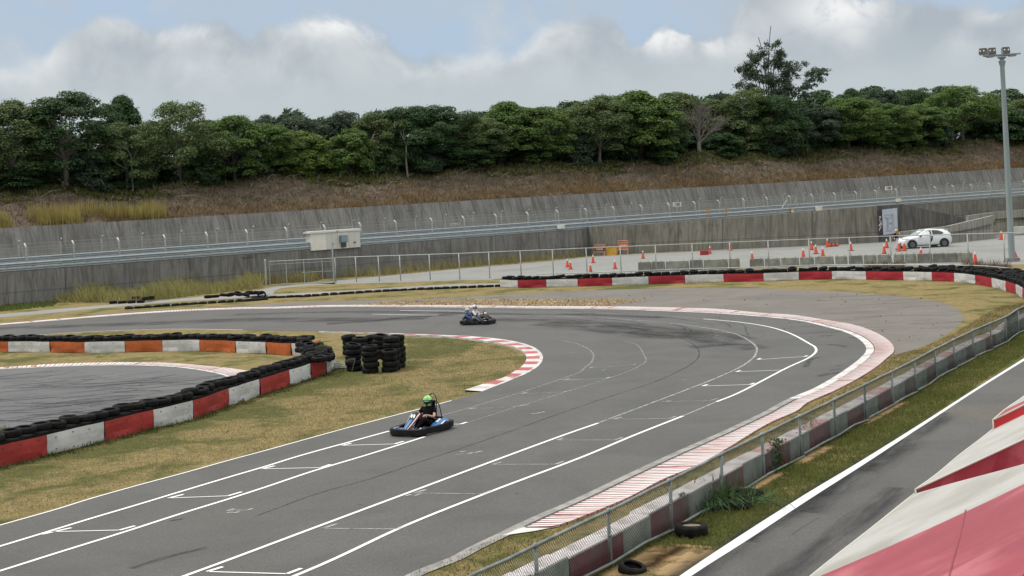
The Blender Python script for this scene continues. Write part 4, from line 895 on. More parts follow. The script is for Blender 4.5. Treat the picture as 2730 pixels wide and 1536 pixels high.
proto('a', 1, z0=.1, **K_); proto('b', 2, w=7.0, z0=.2, lop=.05, **K_); proto('c', 3, w=6.0, z0=.0, **K_); proto('d', 4, w=6.8, z0=.9, lop=-.06, limbs=11, **K_); proto('wide', 5, w=8.2, z0=1.0, z1=7.0, **{**K_, 'ncl': 86, 'rc': (.14, .24)})
proto('bush', 6, w=5.2, z0=-.3, z1=6.0, ncl=60, per=230, th=.6, rc=(.2, .3), flat=.95, leaf=.24); proto('bush2', 7, w=5.0, z0=-.6, z1=4.6, ncl=52, per=220, th=.5, rc=(.2, .32), flat=.95, leaf=.24); proto('open', 8, w=7.4, z0=1.0, z1=8.6, ncl=84, per=330, leaf=.2, rc=(.15, .24), limbs=16, th=2.8, tr=.2)
proto('fine', 9, w=6.2, z0=.5, z1=6.5, ncl=64, per=330, leaf=.19, rc=(.17, .27))
def spot(px, py, off):
    t_, _ = wt(px, py, off); z = bank_z(t_, off); p = wp(t_, off, z); return p
def tree(kind, key, px, top, wpx, off, leaf, label, bark=None, rz=None, name='tree', cat='tree', group='trees along the top of the bank', zs=1.0):
    p = spot(px, top, off); H = at_depth((px, top), p.y).z - p.z; Wm = wpx / FOC * p.y
    cm, tm, w0, h0 = PROT[key]; rz = TR.uniform(0, 6.28) if rz is None else rz
    q = thing(name, label, cat, p, rz, group, s=(Wm / w0 / 1.12, Wm / w0 / 1.12, H / h0 / 1.02))
    for nm, me, mm in (('trunk', tm, bark or m_bark), ('crown', cm, m_leaf[leaf])):
        key2 = (nm, key, mm.name)
        if key2 not in PROT: m2 = me.copy(); m2.materials.append(mm); PROT[key2] = m2
        o = bpy.data.objects.new(nm, PROT[key2]); COL.objects.link(o); o.parent = q
    return q
T = [  # kind, x, top, width, row, leaf, label
 ('d', 20, 266, 200, 27.5, 'olive', 'broad olive tree at the far left end of the tree line'),
 ('open', 165, 234, 235, 27.0, 'deep', 'tall loose tree with sky showing through its top and a straight grey trunk'),
 ('c', 315, 251, 135, 33, 'deep', 'dark dense round tree standing behind the tall loose one at the left'),
 ('fine', 330, 316, 150, 27.2, 'olive', 'olive tree with a thin pale trunk, just right of the tall loose tree'),
 ('wide', 472, 268, 215, 27.5, 'olive', 'umbrella shaped tree with a low trunk, third big crown from the left'),
 ('b', 618, 305, 165, 27.3, 'fresh', 'yellowish tree on two leaning trunks, right of the umbrella shaped tree'),
 ('a', 725, 326, 125, 27.3, 'fresh', 'rounded green tree left of the small bare white branches'),
 ('bush', 812, 345, 125, 27.2, 'yellow', 'bright leaved bushy tree below the bare white twigs'),
 ('bush', 930, 338, 110, 27.0, 'fresh', 'cone shaped glossy green tree reaching down to the bank'),
 ('a', 1000, 297, 140, 28.5, 'olive', 'tree with grey bare branches low in its crown, left of the middle'),
 ('b', 1085, 279, 165, 28, 'deep', 'tree with a twisted white dead branch in front of its crown'),
 ('a', 1170, 279, 165, 29, 'deep', 'dark tree with a short trunk showing, near the middle of the line'),
 ('d', 1285, 308, 135, 27.6, 'olive', 'olive tree with a drooping crown between two taller ones, in the middle'),
 ('c', 1355, 268, 165, 28.5, 'fresh', 'fresh green tree with a high rounded top just right of the middle'),
 ('b', 1450, 282, 150, 27.5, 'fresh', 'leafy tree whose crown hangs down over the bank, right of the middle'),
 ('d', 1590, 254, 165, 27.6, 'olive', 'tree with a forked pale trunk standing left of the twin dark hollow'),
 ('c', 1700, 239, 190, 27.8, 'fresh', 'tall fresh green tree with one straight trunk over a dark hollow'),
 ('a', 1770, 300, 120, 28.5, 'deep', 'dark tree squeezed in left of the bare grey tree'),
 ('a', 1985, 232, 140, 29, 'olive', 'olive tree in front of the bamboo, just right of the bare grey tree'),
 ('b', 2070, 250, 150, 27.5, 'deep', 'dark tree below the bamboo plumes'),
 ('fine', 2165, 275, 130, 27.4, 'dusky', 'grey green wispy tree right of the bamboo'),
 ('b', 2255, 258, 165, 27.6, 'fresh', 'green tree with a leaning bare trunk at its foot, right part of the line'),
 ('a', 2365, 272, 130, 27.5, 'fresh', 'rounded tree with a thin trunk between the leaning trunk and the great dome'),
 ('c', 2450, 275, 110, 27.5, 'fresh', 'narrow tree tucked in left of the great dome shaped tree'),
 ('wide', 2560, 228, 205, 28, 'fresh', 'great dome shaped tree on twin trunks near the light mast'),
 ('b', 2725, 262, 110, 28, 'olive', 'tree cut off by the right edge beyond the light mast'),
 ('a', 2640, 300, 90, 30, 'deep', 'dark tree between the great dome and the light mast'),
 ('c', 2790, 262, 130, 28, 'deep', 'last dark tree beyond the right edge'),
 ('a', 100, 290, 150, 36, 'deep', 'dark tree filling the gap behind the leftmost trees'),
 ('c', 560, 318, 130, 36, 'deep', 'dark tree seen between the umbrella tree and the twin trunked one'),
 ('fine', 690, 300, 120, 38, 'dusky', 'grey leaved tree in the back row left of the spiky bushes'),
 ('fine', 800, 292, 190, 35, 'dusky', 'wide dusky tree behind the bare white twigs'),
 ('a', 915, 295, 150, 35, 'dusky', 'dusky dark tree in the back row under the spiky tops'),
 ('a', 1255, 300, 130, 36, 'dusky', 'dusky tree in the back row left of the high rounded green one'),
 ('c', 1505, 285, 130, 36, 'dusky', 'dusky tree peeping over the line right of the middle'),
 ('fine', 1640, 250, 140, 36, 'olive', 'yellow green tree in the back row left of the spiky dark one'),
 ('a', 1800, 240, 160, 35, 'olive', 'olive tree behind the bare grey tree'),
 ('b', 1880, 262, 130, 34, 'olive', 'olive tree just behind the crown of the bare grey tree'),
 ('c', 2262, 234, 95, 38, 'deep', 'very dark tree topping the back row, left of three'),
 ('open', 2340, 229, 125, 37, 'dusky', 'dark tree with sky gaps under its flat top, middle of the back row at right'),
 ('a', 2435, 233, 120, 37, 'deep', 'dark tree with a pointed tip in the back row, just left of the great dome'),
]
for i, (key, x, top, w_, off, lf, lab) in enumerate(T):
    tree(None, key, x, top, w_ * 1.3, off, lf, lab, m_bark2 if 'pale' in lab or key in ('d', 'open') else m_bark)
# dark undergrowth between the trunks
U = random.Random(9)
xs = [-30, 45, 110, 235, 290, 352, 420, 530, 580, 665, 700, 770, 850, 985, 1040, 1120, 1200, 1250, 1320, 1410, 1500, 1530, 1640, 1740, 1830, 1920, 2000, 2060, 2130, 2200, 2290, 2330, 2410, 2480, 2610, 2680, 2750]
for i, x in enumerate(xs):
    base = 512 - .0475 * x; hgt = U.uniform(70, 115)
    tree(None, 'bush2', x, base - hgt + U.uniform(-5, 8), U.uniform(120, 160), (26.9 if i % 2 else 29.0) + U.uniform(0, 1.5), 'deep' if i % 3 else 'dusky', f'dark shrub in the undergrowth below the trees, {nth(i + 1)} from the left', name='shrub', cat='shrub', group='dark shrubs under the trees')
xs2 = [-20, 130, 260, 390, 540, 640, 760, 880, 1010, 1130, 1260, 1390, 1520, 1650, 1780, 1900, 2030, 2160, 2300, 2420, 2540, 2660]
for i, x in enumerate(xs2):
    base = 512 - .0475 * x
    tree(None, 'bush', x, base - 165 + U.uniform(-12, 15), U.uniform(190, 220), 42 + U.uniform(0, 5), 'deep', f'deep green tree in the shaded wood behind, {nth(i + 1)} from the left', name='tree', group='shaded wood behind the front row')
# bare grey tree
rng = np.random.default_rng(33)
p = spot(1866, 413, 27.0); H = at_depth((1866, 262), p.y).z - p.z
mb = MB(); q = thing('bare_tree', 'bare grey leafless tree with a fan of fine branches on a pale forked trunk', 'tree', p, 0, 'trees along the top of the bank')
mb.tube([(0, 0, -.3), (-.05, 0, .7), (0, 0, 1.5)], [.30, .23, .2], 8, cap=False); obj('trunk', mb, m_bark2, q, smooth_=True)
mb = MB()
for dx, dy, L, r_ in ((-.55, .1, 2.0, .13), (-.25, -.2, 2.2, .11), (.1, .2, 2.3, .13), (.35, -.1, 2.2, .11), (.65, .1, 1.9, .12), (.95, -.2, 1.6, .09)):
    branch(mb, rng, (0, 0, 1.35), (dx, dy, 1.0 if dx < .6 else .55), L * H / 7.4, r_, 4, .42, .12, 3, 5, .014, (3, 4))
obj('branches', mb, m_dead, q)
def bare(px, py, top, off, label, seed, depth=3, r_=.06, m=m_bark2, tilt=0.0):
    p_ = spot(px, py, off); b_ = at_depth((px, py), p_.y); hh = at_depth((px, top), p_.y).z - b_.z; rg = np.random.default_rng(seed); q_ = thing('bare_tree', label, 'tree', p_, 0, 'bare trees and dead limbs')
    mb_ = MB(); mb_.tube([(0, 0, -.2), (tilt * .3, 0, (b_.z - p_.z) * .5), (0, 0, b_.z - p_.z)], [r_ * 1.5, r_ * 1.3, r_ * 1.1], 5, cap=False); obj('trunk', mb_, m, q_); mb_ = MB(); branch(mb_, rg, (0, 0, b_.z - p_.z - .05), (tilt, 0, 1), hh * .48, r_, depth, .5, .1, 3, 5, .014, (3, 4)); obj('branches', mb_, m, q_); return q_
bare(797, 385, 330, 26.4, 'small bare tree with white twigs in front of the bushy bright tree', 3, 3, .07)
bare(1083, 388, 330, 25.6, 'twisted white dead limb hanging in front of a dark crown', 4, 2, .08, tilt=-.35)
bare(990, 372, 340, 26.2, 'grey bare branch stub in the crown left of the middle', 12, 2, .07, tilt=.5)
bare(2150, 372, 285, 26.4, 'thin grey wispy bare tree right of the bamboo', 6, 3, .06, m_dead, .2)
bare(2668, 300, 245, 32, 'bare brown tree against the sky beside the light mast', 7, 3, .09, m_bark)
bare(2690, 330, 280, 29, 'bare brown tree right of the light mast, lower one', 17, 3, .08, m_bark, .3)
bare(350, 420, 345, 26.3, 'thin pale bare trunk standing in front of the olive tree at the left', 8, 1, .07)
# bamboo
rng = np.random.default_rng(40); p = spot(2058, 411, 31); q = thing('bamboo_clump', 'tall bamboo clump with feathery plumes and bare canes rising above the trees', 'bamboo', p, 0); s_ = p.y / FOC
mb = MB(); P, N = [], []
canes = [(2000, 130, .2), (2022, 100, .1), (2035, 150, .0), (2055, 70, .25), (2068, 118, .1), (2080, 135, .0), (2110, 165, .3), (2135, 172, .4), (2190, 190, .8), (2160, 215, .6), (1985, 170, -.3), (2100, 210, .2), (2030, 190, -.1), (2055, 165, .0), (2078, 215, .1)]
for cx, cy, cu in canes:
    tip = at_depth((cx, cy), p.y) - p; base = Vector((rng.normal(0, .4), rng.normal(0, .4), 0)); ctrl = Vector((base.x + tip.x * .25, rng.normal(0, .3), tip.z * .75)); pts_ = [base.lerp(ctrl, k / 10).lerp(ctrl.lerp(tip, k / 10), k / 10) for k in range(11)]
    mb.tube(pts_, [.08 - .003 * k for k in range(11)], 4, cap=False)
for cx, cy, rx, rz, n_ in ((2000, 160, 26, 26, 420), (2022, 145, 22, 20, 300), (2045, 165, 28, 26, 500), (2080, 138, 20, 18, 380), (2070, 175, 24, 26, 420), (2008, 195, 32, 24, 500), (2040, 210, 36, 24, 520), (2000, 225, 34, 18, 420), (2120, 178, 30, 18, 420), (2105, 200, 26, 22, 380), (2095, 225, 30, 20, 420), (2172, 192, 32, 14, 380), (2160, 210, 24, 12, 240), (2140, 232, 22, 16, 260), (2060, 235, 34, 18, 460), (2190, 200, 16, 10, 130), (2150, 255, 20, 12, 160), (2020, 250, 40, 20, 420), (2080, 255, 40, 20, 420), (2120, 250, 30, 18, 260), (1990, 190, 16, 26, 200)):
    c = np.array(at_depth((cx, cy), p.y) - p); sub = rng.normal(0, .5, (9, 3)) * np.array([rx * s_, rx * s_, rz * s_])
    d_ = rng.normal(0, .34, (int(n_ * 1.7), 3)) * np.array([rx * s_, rx * s_ * .9, rz * s_]) * .62 + sub[rng.integers(0, 9, int(n_ * 1.7))]; d_[:, 2] -= .3 * np.abs(d_[:, 0]) * .4; P.append(c + d_); N.append(rng.normal(0, .6, (int(n_ * 1.7), 3)) + np.array([.2, -.5, .5]))
obj('canes', mb, M('cane', (.10, .095, .05), rough=.7), q); P = np.concatenate(P); me = leaf_mesh(P, np.concatenate(N), rng.uniform(.28, .5, len(P)), rng, .32); obj('foliage', me, m_leaf['dusky'], q)
# dark spiky screw-pine like crowns on the skyline: fans of stiff upright blades
def spiky(px, top, wpx, off, label, seed, n_=60):
    rg = np.random.default_rng(seed); p_ = spot(px, top, off); H = at_depth((px, top), p_.y).z - p_.z; Wm = wpx / FOC * p_.y; q_ = thing('spiky_tree', label, 'tree', p_, 0, 'spiky dark trees on the skyline')
    mb_ = MB(); mb_.tube([(0, 0, -.2), (0, 0, H * .7)], [.16, .1], 6, cap=False); obj('trunk', mb_, m_bark, q_)
    pos, h_ = [], []
    V, F = [], []
    for i in range(n_):
        x = rg.uniform(-.5, .5); c = Vector((x * Wm, rg.uniform(-.4, .4) * Wm * .6, H * (.80 - .9 * x * x) - rg.uniform(0, .22) * H))
        for k in range(9):
            a = rg.uniform(0, 6.28); el = rg.uniform(.35, 1.3); d_ = Vector((math.cos(a) * math.cos(el) + .25, math.sin(a) * math.cos(el), math.sin(el))); L = rg.uniform(.5, 1.0) * min(1.2, H * .16); sd_ = d_.cross(Vector((rg.normal(), rg.normal(), .3))).normalized() * .075
            mid = c + d_ * L * .6; tp = c + d_ * L + Vector((.12, 0, -.1)); o_ = len(V); V += [c - sd_ * .5, c + sd_ * .5, mid + sd_ * 1.3, tp, mid - sd_ * 1.3]; F.append((o_, o_ + 1, o_ + 2, o_ + 3, o_ + 4))
    mb2 = MB(); mb2.add(V, F); obj('crown', mb2, m_leaf['dusky'], q_)
for a in ((770, 264, 120, 39, 'spiky dark tree breaking the skyline above the bushes, leftmost spiky one', 1, 40), (850, 290, 90, 40, 'low spiky dark tree on the skyline, second spiky one from the left', 2, 30), (985, 267, 110, 39, 'spiky dark tree with a stubby top, third spiky one from the left', 3, 45), (1130, 276, 80, 40, 'small spiky tips above the dark tree near the middle', 4, 26), (1780, 228, 130, 39, 'spiky dark tree left of the big spiky one, above the bare grey tree', 5, 60), (1915, 216, 100, 38, 'big dark spiky tree curved like a wave, just left of the bamboo', 6, 80), (1852, 224, 90, 39, 'dark spiky tree between the two other spiky ones by the bamboo', 7, 50), (2200, 250, 80, 39, 'dark palm like spiky tree in the gap right of the bamboo', 8, 36), (1258, 296, 30, 40, 'tiny dark spiky tip just right of the middle', 9, 14)):
    spiky(*a)
# ================================================================== TYRES AND BARRIERS
m_tyre = M('tyre_rubber', (.006, .006, .0068), (.011, .011, .012), 6, .75, bump=.3, bscale=30, spec=.14, c3=(.017, .0165, .015), s3=3)
TR_, TH_ = .30, .205
def tyre_mesh(r=TR_, h=TH_, hole=.185, worn=False):
    prof = [(hole, .022), (hole + .02, .005), (r - .07, 0), (r - .022, .018), (r - .004, .05)]
    if worn: prof += [(r, h * .5), (r - .004, h - .05)]
    else: prof += [(r, h * .34), (r - .010, h * .36), (r - .010, h * .40), (r + .001, h * .42), (r + .001, h * .58), (r - .010, h * .60), (r - .010, h * .64), (r, h * .66), (r - .004, h - .05)]
    prof += [(r - .022, h - .018), (r - .07, h), (hole + .02, h - .005), (hole, h - .022), (hole + .015, h * .65), (r - .05, h * .5), (hole + .015, h * .35)]
    mb = MB(); mb.lathe(prof, 26, closed=True); me = mb.mesh('tyre', True); me.set_sharp_from_angle(angle=R(50)); me.materials.append(m_tyre); return me
ME_T = [tyre_mesh(), tyre_mesh(.315, .19, .19), tyre_mesh(.285, .21, .18, True)]
tz = random.Random(31)
def tyre(p, label, group, rot=None, me=None, s=1.0):
    o = bpy.data.objects.new('tyre', me or tz.choice(ME_T)); COL.objects.link(o); o.location = p; o.rotation_euler = rot or (tz.gauss(0, .035), tz.gauss(0, .035), tz.uniform(0, 6)); o.scale = (s, s, s)
    return tag(o, label, 'tyre', group)
def belt_mat(name, c, dirt=(.27, .22, .16), amt=.55, scuff=None):
    m, t_, bs, out = mat_new(name); co = t_.new('ShaderNodeTexCoord'); u, v, _ = t_.sep(co.outputs['UV']); ob = co.outputs['Object']
    n_ = t_.noise(ob, 2.2, 6, .65, .4); low = t_.ramp(t_.math('ADD', v, t_.math('MULTIPLY_ADD', n_, .5, -.25)), .22, -.05)
    col = t_.mix(t_.ramp(t_.noise(ob, 1.3, 4, .6), .35, .7), c, tuple(x * .78 for x in c))
    if scuff: col = t_.mix(t_.ramp(t_.noise(ob, 3.5, 6, .75), .66, .74), col, scuff)
    col = t_.mix(t_.math('MULTIPLY', low, amt), col, dirt); t_.put(bs.inputs['Base Color'], col); bs.inputs['Roughness'].default_value = .55; bs.inputs['Specular IOR Level'].default_value = .3
    b = t_.new('ShaderNodeBump'); b.inputs['Strength'].default_value = .5; b.inputs['Distance'].default_value = .05; t_.put(b.inputs['Height'], t_.noise(ob, 2.5, 4, .6, .6)); t_.l.new(b.outputs[0], bs.inputs['Normal']); return m
m_bw = belt_mat('belt_white', (.58, .58, .57)); m_br = belt_mat('belt_red', (.36, .040, .034), (.16, .05, .035), .5, (.42, .12, .1)); m_bo = belt_mat('belt_orange', (.46, .115, .032), (.25, .10, .05), .5); m_br2 = belt_mat('belt_crimson', (.37, .026, .04), (.2, .04, .04), .4, (.55, .35, .35)); m_bolt = M('bolt', (.04, .04, .04), rough=.5)
def belt(label, foot, bounds, cols, h, name='belt_barrier', side=1, pk=.05, pe=.5):
    """conveyor-belt panels bolted in front of the tyres; every coloured panel is a part"""
    g = thing(name, label, 'barrier', foot[0]); inv = Matrix.Translation(-g.location); L0 = 0
    for (s0, s1), mm in zip(zip(bounds, bounds[1:]), cols):
        n_ = max(4, int((s1 - s0) / .18)); mb = MB(); A_, B_ = [], []; seed = tz.uniform(0, 9)
        for i in range(n_ + 1):
            s_ = s0 + .012 + (s1 - s0 - .024) * i / n_; p, d_ = along(foot, s_); nn = perp(d_) * -side; w_ = .022 * math.sin(s_ * 2.1 + seed) + .012 * math.sin(s_ * 5.3 + seed * 2)
            cols_ = [p + nn * (w_ * .4 + .02 * math.sin(s_ * 3.3 + seed)) + Vector((0, 0, .012 + .012 * math.sin(s_ * 1.7))), p + nn * (w_ * 1.3) + Vector((0, 0, h * .35)), p + nn * (w_ * .8 + .01) + Vector((0, 0, h * .7)), p + nn * w_ * .5 + Vector((0, 0, h + .006 * math.sin(s_ * 2.7)))]
            A_.append((cols_, nn, s_))
        for i in range(n_):
            for k in range(3):
                q = [A_[i][0][k], A_[i + 1][0][k], A_[i + 1][0][k + 1], A_[i][0][k + 1]]; mb.uv[len(mb.f)] = ((A_[i][2], k * .33), (A_[i + 1][2], k * .33), (A_[i + 1][2], k * .33 + .33), (A_[i][2], k * .33 + .33)); mb.add(q if side > 0 else q[::-1], [(0, 1, 2, 3)])
                th = [a - A_[i][1] * .014 for a in q]; mb.add(th[::-1], [(0, 1, 2, 3)])
            tq = [A_[i][0][3], A_[i + 1][0][3], A_[i + 1][0][3] - A_[i + 1][1] * .014, A_[i][0][3] - A_[i][1] * .014]; mb.uv[len(mb.f)] = ((0, 1),) * 4; mb.add(tq, [(0, 1, 2, 3)])
        o = obj('belt_panel', mb, mm, g); o.data.transform(inv); o.data.polygons.foreach_set('use_smooth', [True] * len(o.data.polygons))
        mb = MB(); k = s0 + .3
        while k < s1 - .1:
            p, d_ = along(foot, k); nn = perp(d_) * -side
            for zz in (.12, h - .09): mb.box(p + nn * .035 + Vector((0, 0, zz + tz.uniform(-.02, .02))), (.024, .024, .024), math.atan2(d_.y, d_.x))
            k += .62
        if mb.v: o2 = obj('bolts', mb, m_bolt, o); o2.data.transform(inv); o2['kind'] = 'stuff'
    mb = MB()                     # packed tyres and earth behind the belt carry the top row
    n_ = int(plen(foot) / .5); a = [along(foot, bounds[0] + (bounds[-1] - bounds[0] - pe) * i / n_) for i in range(n_ + 1)]
    f1 = [p + perp(d_) * (.07 * side) + Vector((0, 0, .0)) for p, d_ in a]; f2 = [p + perp(d_) * (.60 * side) for p, d_ in a]
    mb.strip([p + Vector((0, 0, h + pk)) for p in f1], [p + Vector((0, 0, h + pk)) for p in f2]); mb.strip(f1, [p + Vector((0, 0, h + pk)) for p in f1]); mb.strip([p + Vector((0, 0, h + pk)) for p in f2], f2)
    o = obj('packing', mb, m_tyre, g); o.data.transform(inv); return g
def s_at(path, ps):
    """distance along a path of the points nearest to the given ground points"""
    out = []
    for q in ps:
        best = (9e9, 0); s_ = 0
        for a, b_ in zip(path, path[1:]):
            d_ = b_ - a; L = d_.length
            if L < 1e-6: continue
            k = max(0, min(1, (q - a).dot(d_) / L / L)); e = (a + d_ * k - q).length
            if e < best[0]: best = (e, s_ + k * L)
            s_ += L
        out.append(best[1])
    return out
# --- long red and white barrier beside the main straight
lowp = smooth(G(foot_low), 8)
b_ = s_at(lowp, G(Q0((-430, 1260), (0 - 40, 1150), (362, 1046), (803, 937), (1172, 841), (1480, 766), (1745, 667), (1985, 590), (2208, 515), (2374, 460), (2495, 418), (2566, 372))))
belt('long red and white belt barrier along the main straight, its foot in green weeds', lowp, b_, [m_bw, m_br, m_bw, m_br, m_bw, m_br, m_bw, m_br, m_bw, m_br, m_bw][0:11], .57)
# --- orange and white barrier behind it
upp = smooth(G(Q0((-450, 262), (0, 256), (380, 259), (650, 263), (950, 257), (1240, 251), (1530, 249), (1800, 261), (2035, 271), (2200, 280), (2330, 283), (2400, 270), (2450, 250))), 8)
b_ = s_at(upp, G(Q0((-450, 262), (-190, 258), (66, 256), (382, 259), (650, 263), (955, 257), (1240, 251), (1528, 249), (1800, 261), (2032, 271), (2225, 281), (2380, 276), (2450, 250))))
belt('orange and white belt barrier at the back of the inner hairpin', upp, b_, [m_bw, m_bo, m_bw, m_bo, m_bw, m_bo, m_bw, m_bo, m_bw, m_bo, m_bw, m_bo], .52, pe=1.6)
# --- red and white barrier round the outside of the hairpin
rp = smooth(G([(1333, 766)] + F2((80, 838), (355, 832), (665, 825), (1000, 815), (1360, 802), (1715, 790), (2095, 781), (2485, 774)) + F3((370, 1201), (690, 1196), (1025, 1199), (1390, 1204), (1675, 1210), (1890, 1219), (2095, 1244), (2260, 1275), (2400, 1311), (2490, 1342), (2574, 1388)) + [(2760, 830), (2800, 880)]), 6)
b_ = s_at(rp, G([(1333, 766)] + F2((80, 838), (355, 832), (665, 825), (1000, 815), (1360, 802), (1715, 790), (2095, 781), (2485, 774)) + F3((370, 1201), (690, 1196), (1025, 1199), (1390, 1204), (1675, 1210), (1890, 1219), (2095, 1244), (2260, 1275), (2400, 1311), (2497, 1345), (2566, 1383)) + [(2760, 830), (2800, 880)]))
belt('crimson and white belt barrier curving round the outside of the far hairpin', rp, b_, [m_bw, m_br2, m_bw, m_br2, m_bw, m_br2, m_bw, m_br2, m_bw, m_br2, m_bw, m_br2, m_bw, m_br2, m_bw, m_br2, m_bw, m_br2, m_bw, m_br2, m_bw][0:len(b_) - 1], .52)
def tyre_row(path, off, z, step, lab, group, s0=0, s1=None, jit=.05, zj=.05, double=0.0, tilt=.05):
    L = plen(path) if s1 is None else s1; s_ = s0; i = 1
    while s_ < L:
        p, d_ = along(path, s_); q = p + perp(d_) * (off + tz.uniform(-jit, jit)); tyre((q.x, q.y, z + tz.uniform(-zj, zj * .4) + 0), lab.format(nth(i)), group, (tz.gauss(0, tilt), tz.gauss(0, tilt), tz.uniform(0, 6))); s_ += step * tz.uniform(.93, 1.06); i += 1
tyre_row(lowp, .36, .66, .535, 'black tyre topping the long red and white barrier, {} from its near end', 'tyres on the long barrier', s0=1.6, s1=plen(lowp) - .4, tilt=.03, jit=.03)
tyre_row(upp, .38, .58, .50, 'black tyre topping the orange and white barrier, {} from its free end', 'tyres on the orange barrier', s0=1.7, s1=plen(upp) - .5, tilt=.06)
# the bend joining the two rows: leaning, crowded tyres
bend = smooth([Vector((p.x, p.y, 0)) for p in G(Q0((2330, 165), (2420, 185), (2500, 212), (2540, 250), (2505, 292), (2430, 312)), .72)], 6)
i = 1
for off in (.05, -.50):
    s_ = .2 if off > 0 else plen(bend) * .3
    while s_ < plen(bend):
        p, d_ = along(bend, s_); q = p + perp(d_) * (off - .28); tyre((q.x, q.y, .50 + tz.uniform(-.05, .10)), f'black tyre in the heap at the bend beside the stacks, {nth(i)} going round', 'tyres heaped at the bend', (tz.uniform(-.25, .25), tz.uniform(-.2, .3), tz.uniform(0, 6))); s_ += .56; i += 1
s_ = .2; i = 1
while s_ < plen(bend) * .62: p, d_ = along(bend, s_); q = p + perp(d_) * -.24; tyre((q.x, q.y, .27), f'black tyre in the lower layer of the heap at the bend, {nth(i)} going round', 'tyres heaped at the bend'); s_ += .6; i += 1
nR = plen(rp)
nR = s_at(rp, [gp((2735, 806))])[0]
tyre_row(rp, .36, .58, .60, 'black tyre topping the crimson and white barrier, {} from its far left end', 'tyres on the far barrier', s0=.3, s1=nR, zj=.07, tilt=.07)
xr = s_at(rp, G(F3((1500, 1207))))[0]
tyre_row(rp, .92, .64, .62, 'black tyre in the second row behind the curving crimson barrier, {} along', 'tyres behind the far barrier', s0=xr, s1=nR, zj=.1, tilt=.1)
tyre_row(rp, 1.48, .70, .66, 'black tyre in the rearmost row behind the curving crimson barrier, {} along', 'tyres behind the far barrier', s0=xr + 6.5, s1=nR, zj=.1, tilt=.12)
mb = MB(); A_ = [along(rp, xr + (nR - xr) * k / 20) for k in range(21)]; mb.strip([p + perp(d_) * .66 + Vector((0, 0, .5)) for p, d_ in A_], [p + perp(d_) * 1.8 + Vector((0, 0, .5)) for p, d_ in A_]); mb.strip([p + perp(d_) * 1.8 + Vector((0, 0, .5)) for p, d_ in A_], [p + perp(d_) * 1.8 for p, d_ in A_]); tag(obj('tyre_packing', mb, m_tyre), 'packed black tyres under the rear rows at the right end of the far barrier', 'tyres')
# --- single tyres lying along the footpath
farl = smooth(G(F0((1265, 1045), (1900, 1000), (2574, 958)) + F1((0, 945), (500, 925), (1000, 890), (1500, 863), (2100, 838), (2400, 824))), 5)
tyre_row(farl, .0, -.05, .61, 'black tyre lying in the low line along the footpath, {} along', 'tyres along the footpath', zj=.0, jit=.08)
i = 1
for c in F0((2040, 968), (2110, 962), (2190, 950), (2260, 952), (2330, 940), (2400, 946), (2470, 934), (2540, 930)) + F1((-60, 928), (20, 930)):
    g_ = gp(c); tyre((g_.x, g_.y + .1, .19 + tz.uniform(0, .05)), f'black tyre piled on the low line before the upright one, {nth(i)} along', 'tyres along the footpath', (tz.uniform(-.3, .3), tz.uniform(-.3, .3), 0)); i += 1
g_ = gp(F1((80, 945))[0]); tyre((g_.x, g_.y - .5, .31), 'single tyre standing upright in the low line along the footpath', 'tyres along the footpath', (R(90), 0, R(12)))
for i, c in enumerate(F0((1110, 992), (1200, 990), (1290, 988), (1380, 985), (1330, 965), (1430, 975), (1480, 968))):
    g_ = gp(c); tyre((g_.x, g_.y, .0 if i < 4 else .15), f'black tyre lying against the tall grass, {nth(i + 1)} of the small heap', 'tyres by the tall grass', (tz.uniform(-.2, .2) if i > 3 else 0, 0, 0))
# --- stacks at the end of the barrier
STK = [(283, 365, 4, 'at the far left end'), (405, 330, 4, 'second in the back row'), (500, 300, 4, 'third in the back row'), (608, 345, 5, 'standing tallest in the back row'), (775, 478, 6, 'at the far right end'), (718, 505, 6, 'with the white striped tyre'), (340, 520, 5, 'in front at the left'), (505, 535, 6, 'in the middle of the front'), (690, 530, 4, 'low one in front at the right')]
zb = [(295, 360), (405, 372), (500, 352), (608, 395), (775, 488), (718, 512), (340, 520), (505, 542), (690, 530)]
ns = [4, 4, 4, 5, 6, 6, 5, 5, 4]
for (cx, cy), n_, (_, _, _, lab) in zip(zb, ns, STK):
    g_ = gp(Q1((cx, cy))[0]); c0 = Vector((g_.x, g_.y + .3, 0)); me = tz.choice(ME_T); topz = 0
    for k in range(n_):
        tilt = (tz.gauss(0, .02), tz.gauss(0, .02), tz.uniform(0, 6)) if k < n_ - 1 else (tz.gauss(0, .09), tz.gauss(0, .06), tz.uniform(0, 6))
        tyre((c0.x + tz.uniform(-.03, .03), c0.y + tz.uniform(-.03, .03), topz), f'black tyre in the stack {lab}, {nth(k + 1)} from the ground', 'tyres in the stacks', tilt, me, 1.04); topz += (.2 if me is not ME_T[1] else .187) * 1.04
# white stripe and caps seen on the stacks
# --- loose tyres on the verge
def loose(c, label, rot, z=0.0, s=1.0):
    g_ = gp(c); return tyre((g_.x, g_.y, z), label, 'loose tyres on the verge', rot, ME_T[0] if z == 0 else ME_T[2], s)
loose(B2((2180, 1048))[0], 'loose tyre lying flat on the verge with pale dirt inside its rim', (R(-2), R(2), 0), 0, 1.03)
mb = MB(); mb.lathe([(.001, .10), (.2, .12), (.235, .165)], 20); g_ = gp(B2((2180, 1048))[0]); tag(obj('dirt_fill', mb, M('dirt', (.23, .19, .13), (.15, .12, .08), 8)), 'pale dirt lying inside the flat loose tyre on the verge', 'dirt').location = (g_.x, g_.y, 0)
loose(B2((1590, 1400))[0], 'loose tyre half sunk in bare soil, tilted towards the pit lane', (R(9), R(13), 0), -.05, .86)
loose(B3((475, 860))[0], 'loose tyre lying in the shade beside the clump of weeds, dusty', (R(-8), R(6), 0), 0, 1.0)
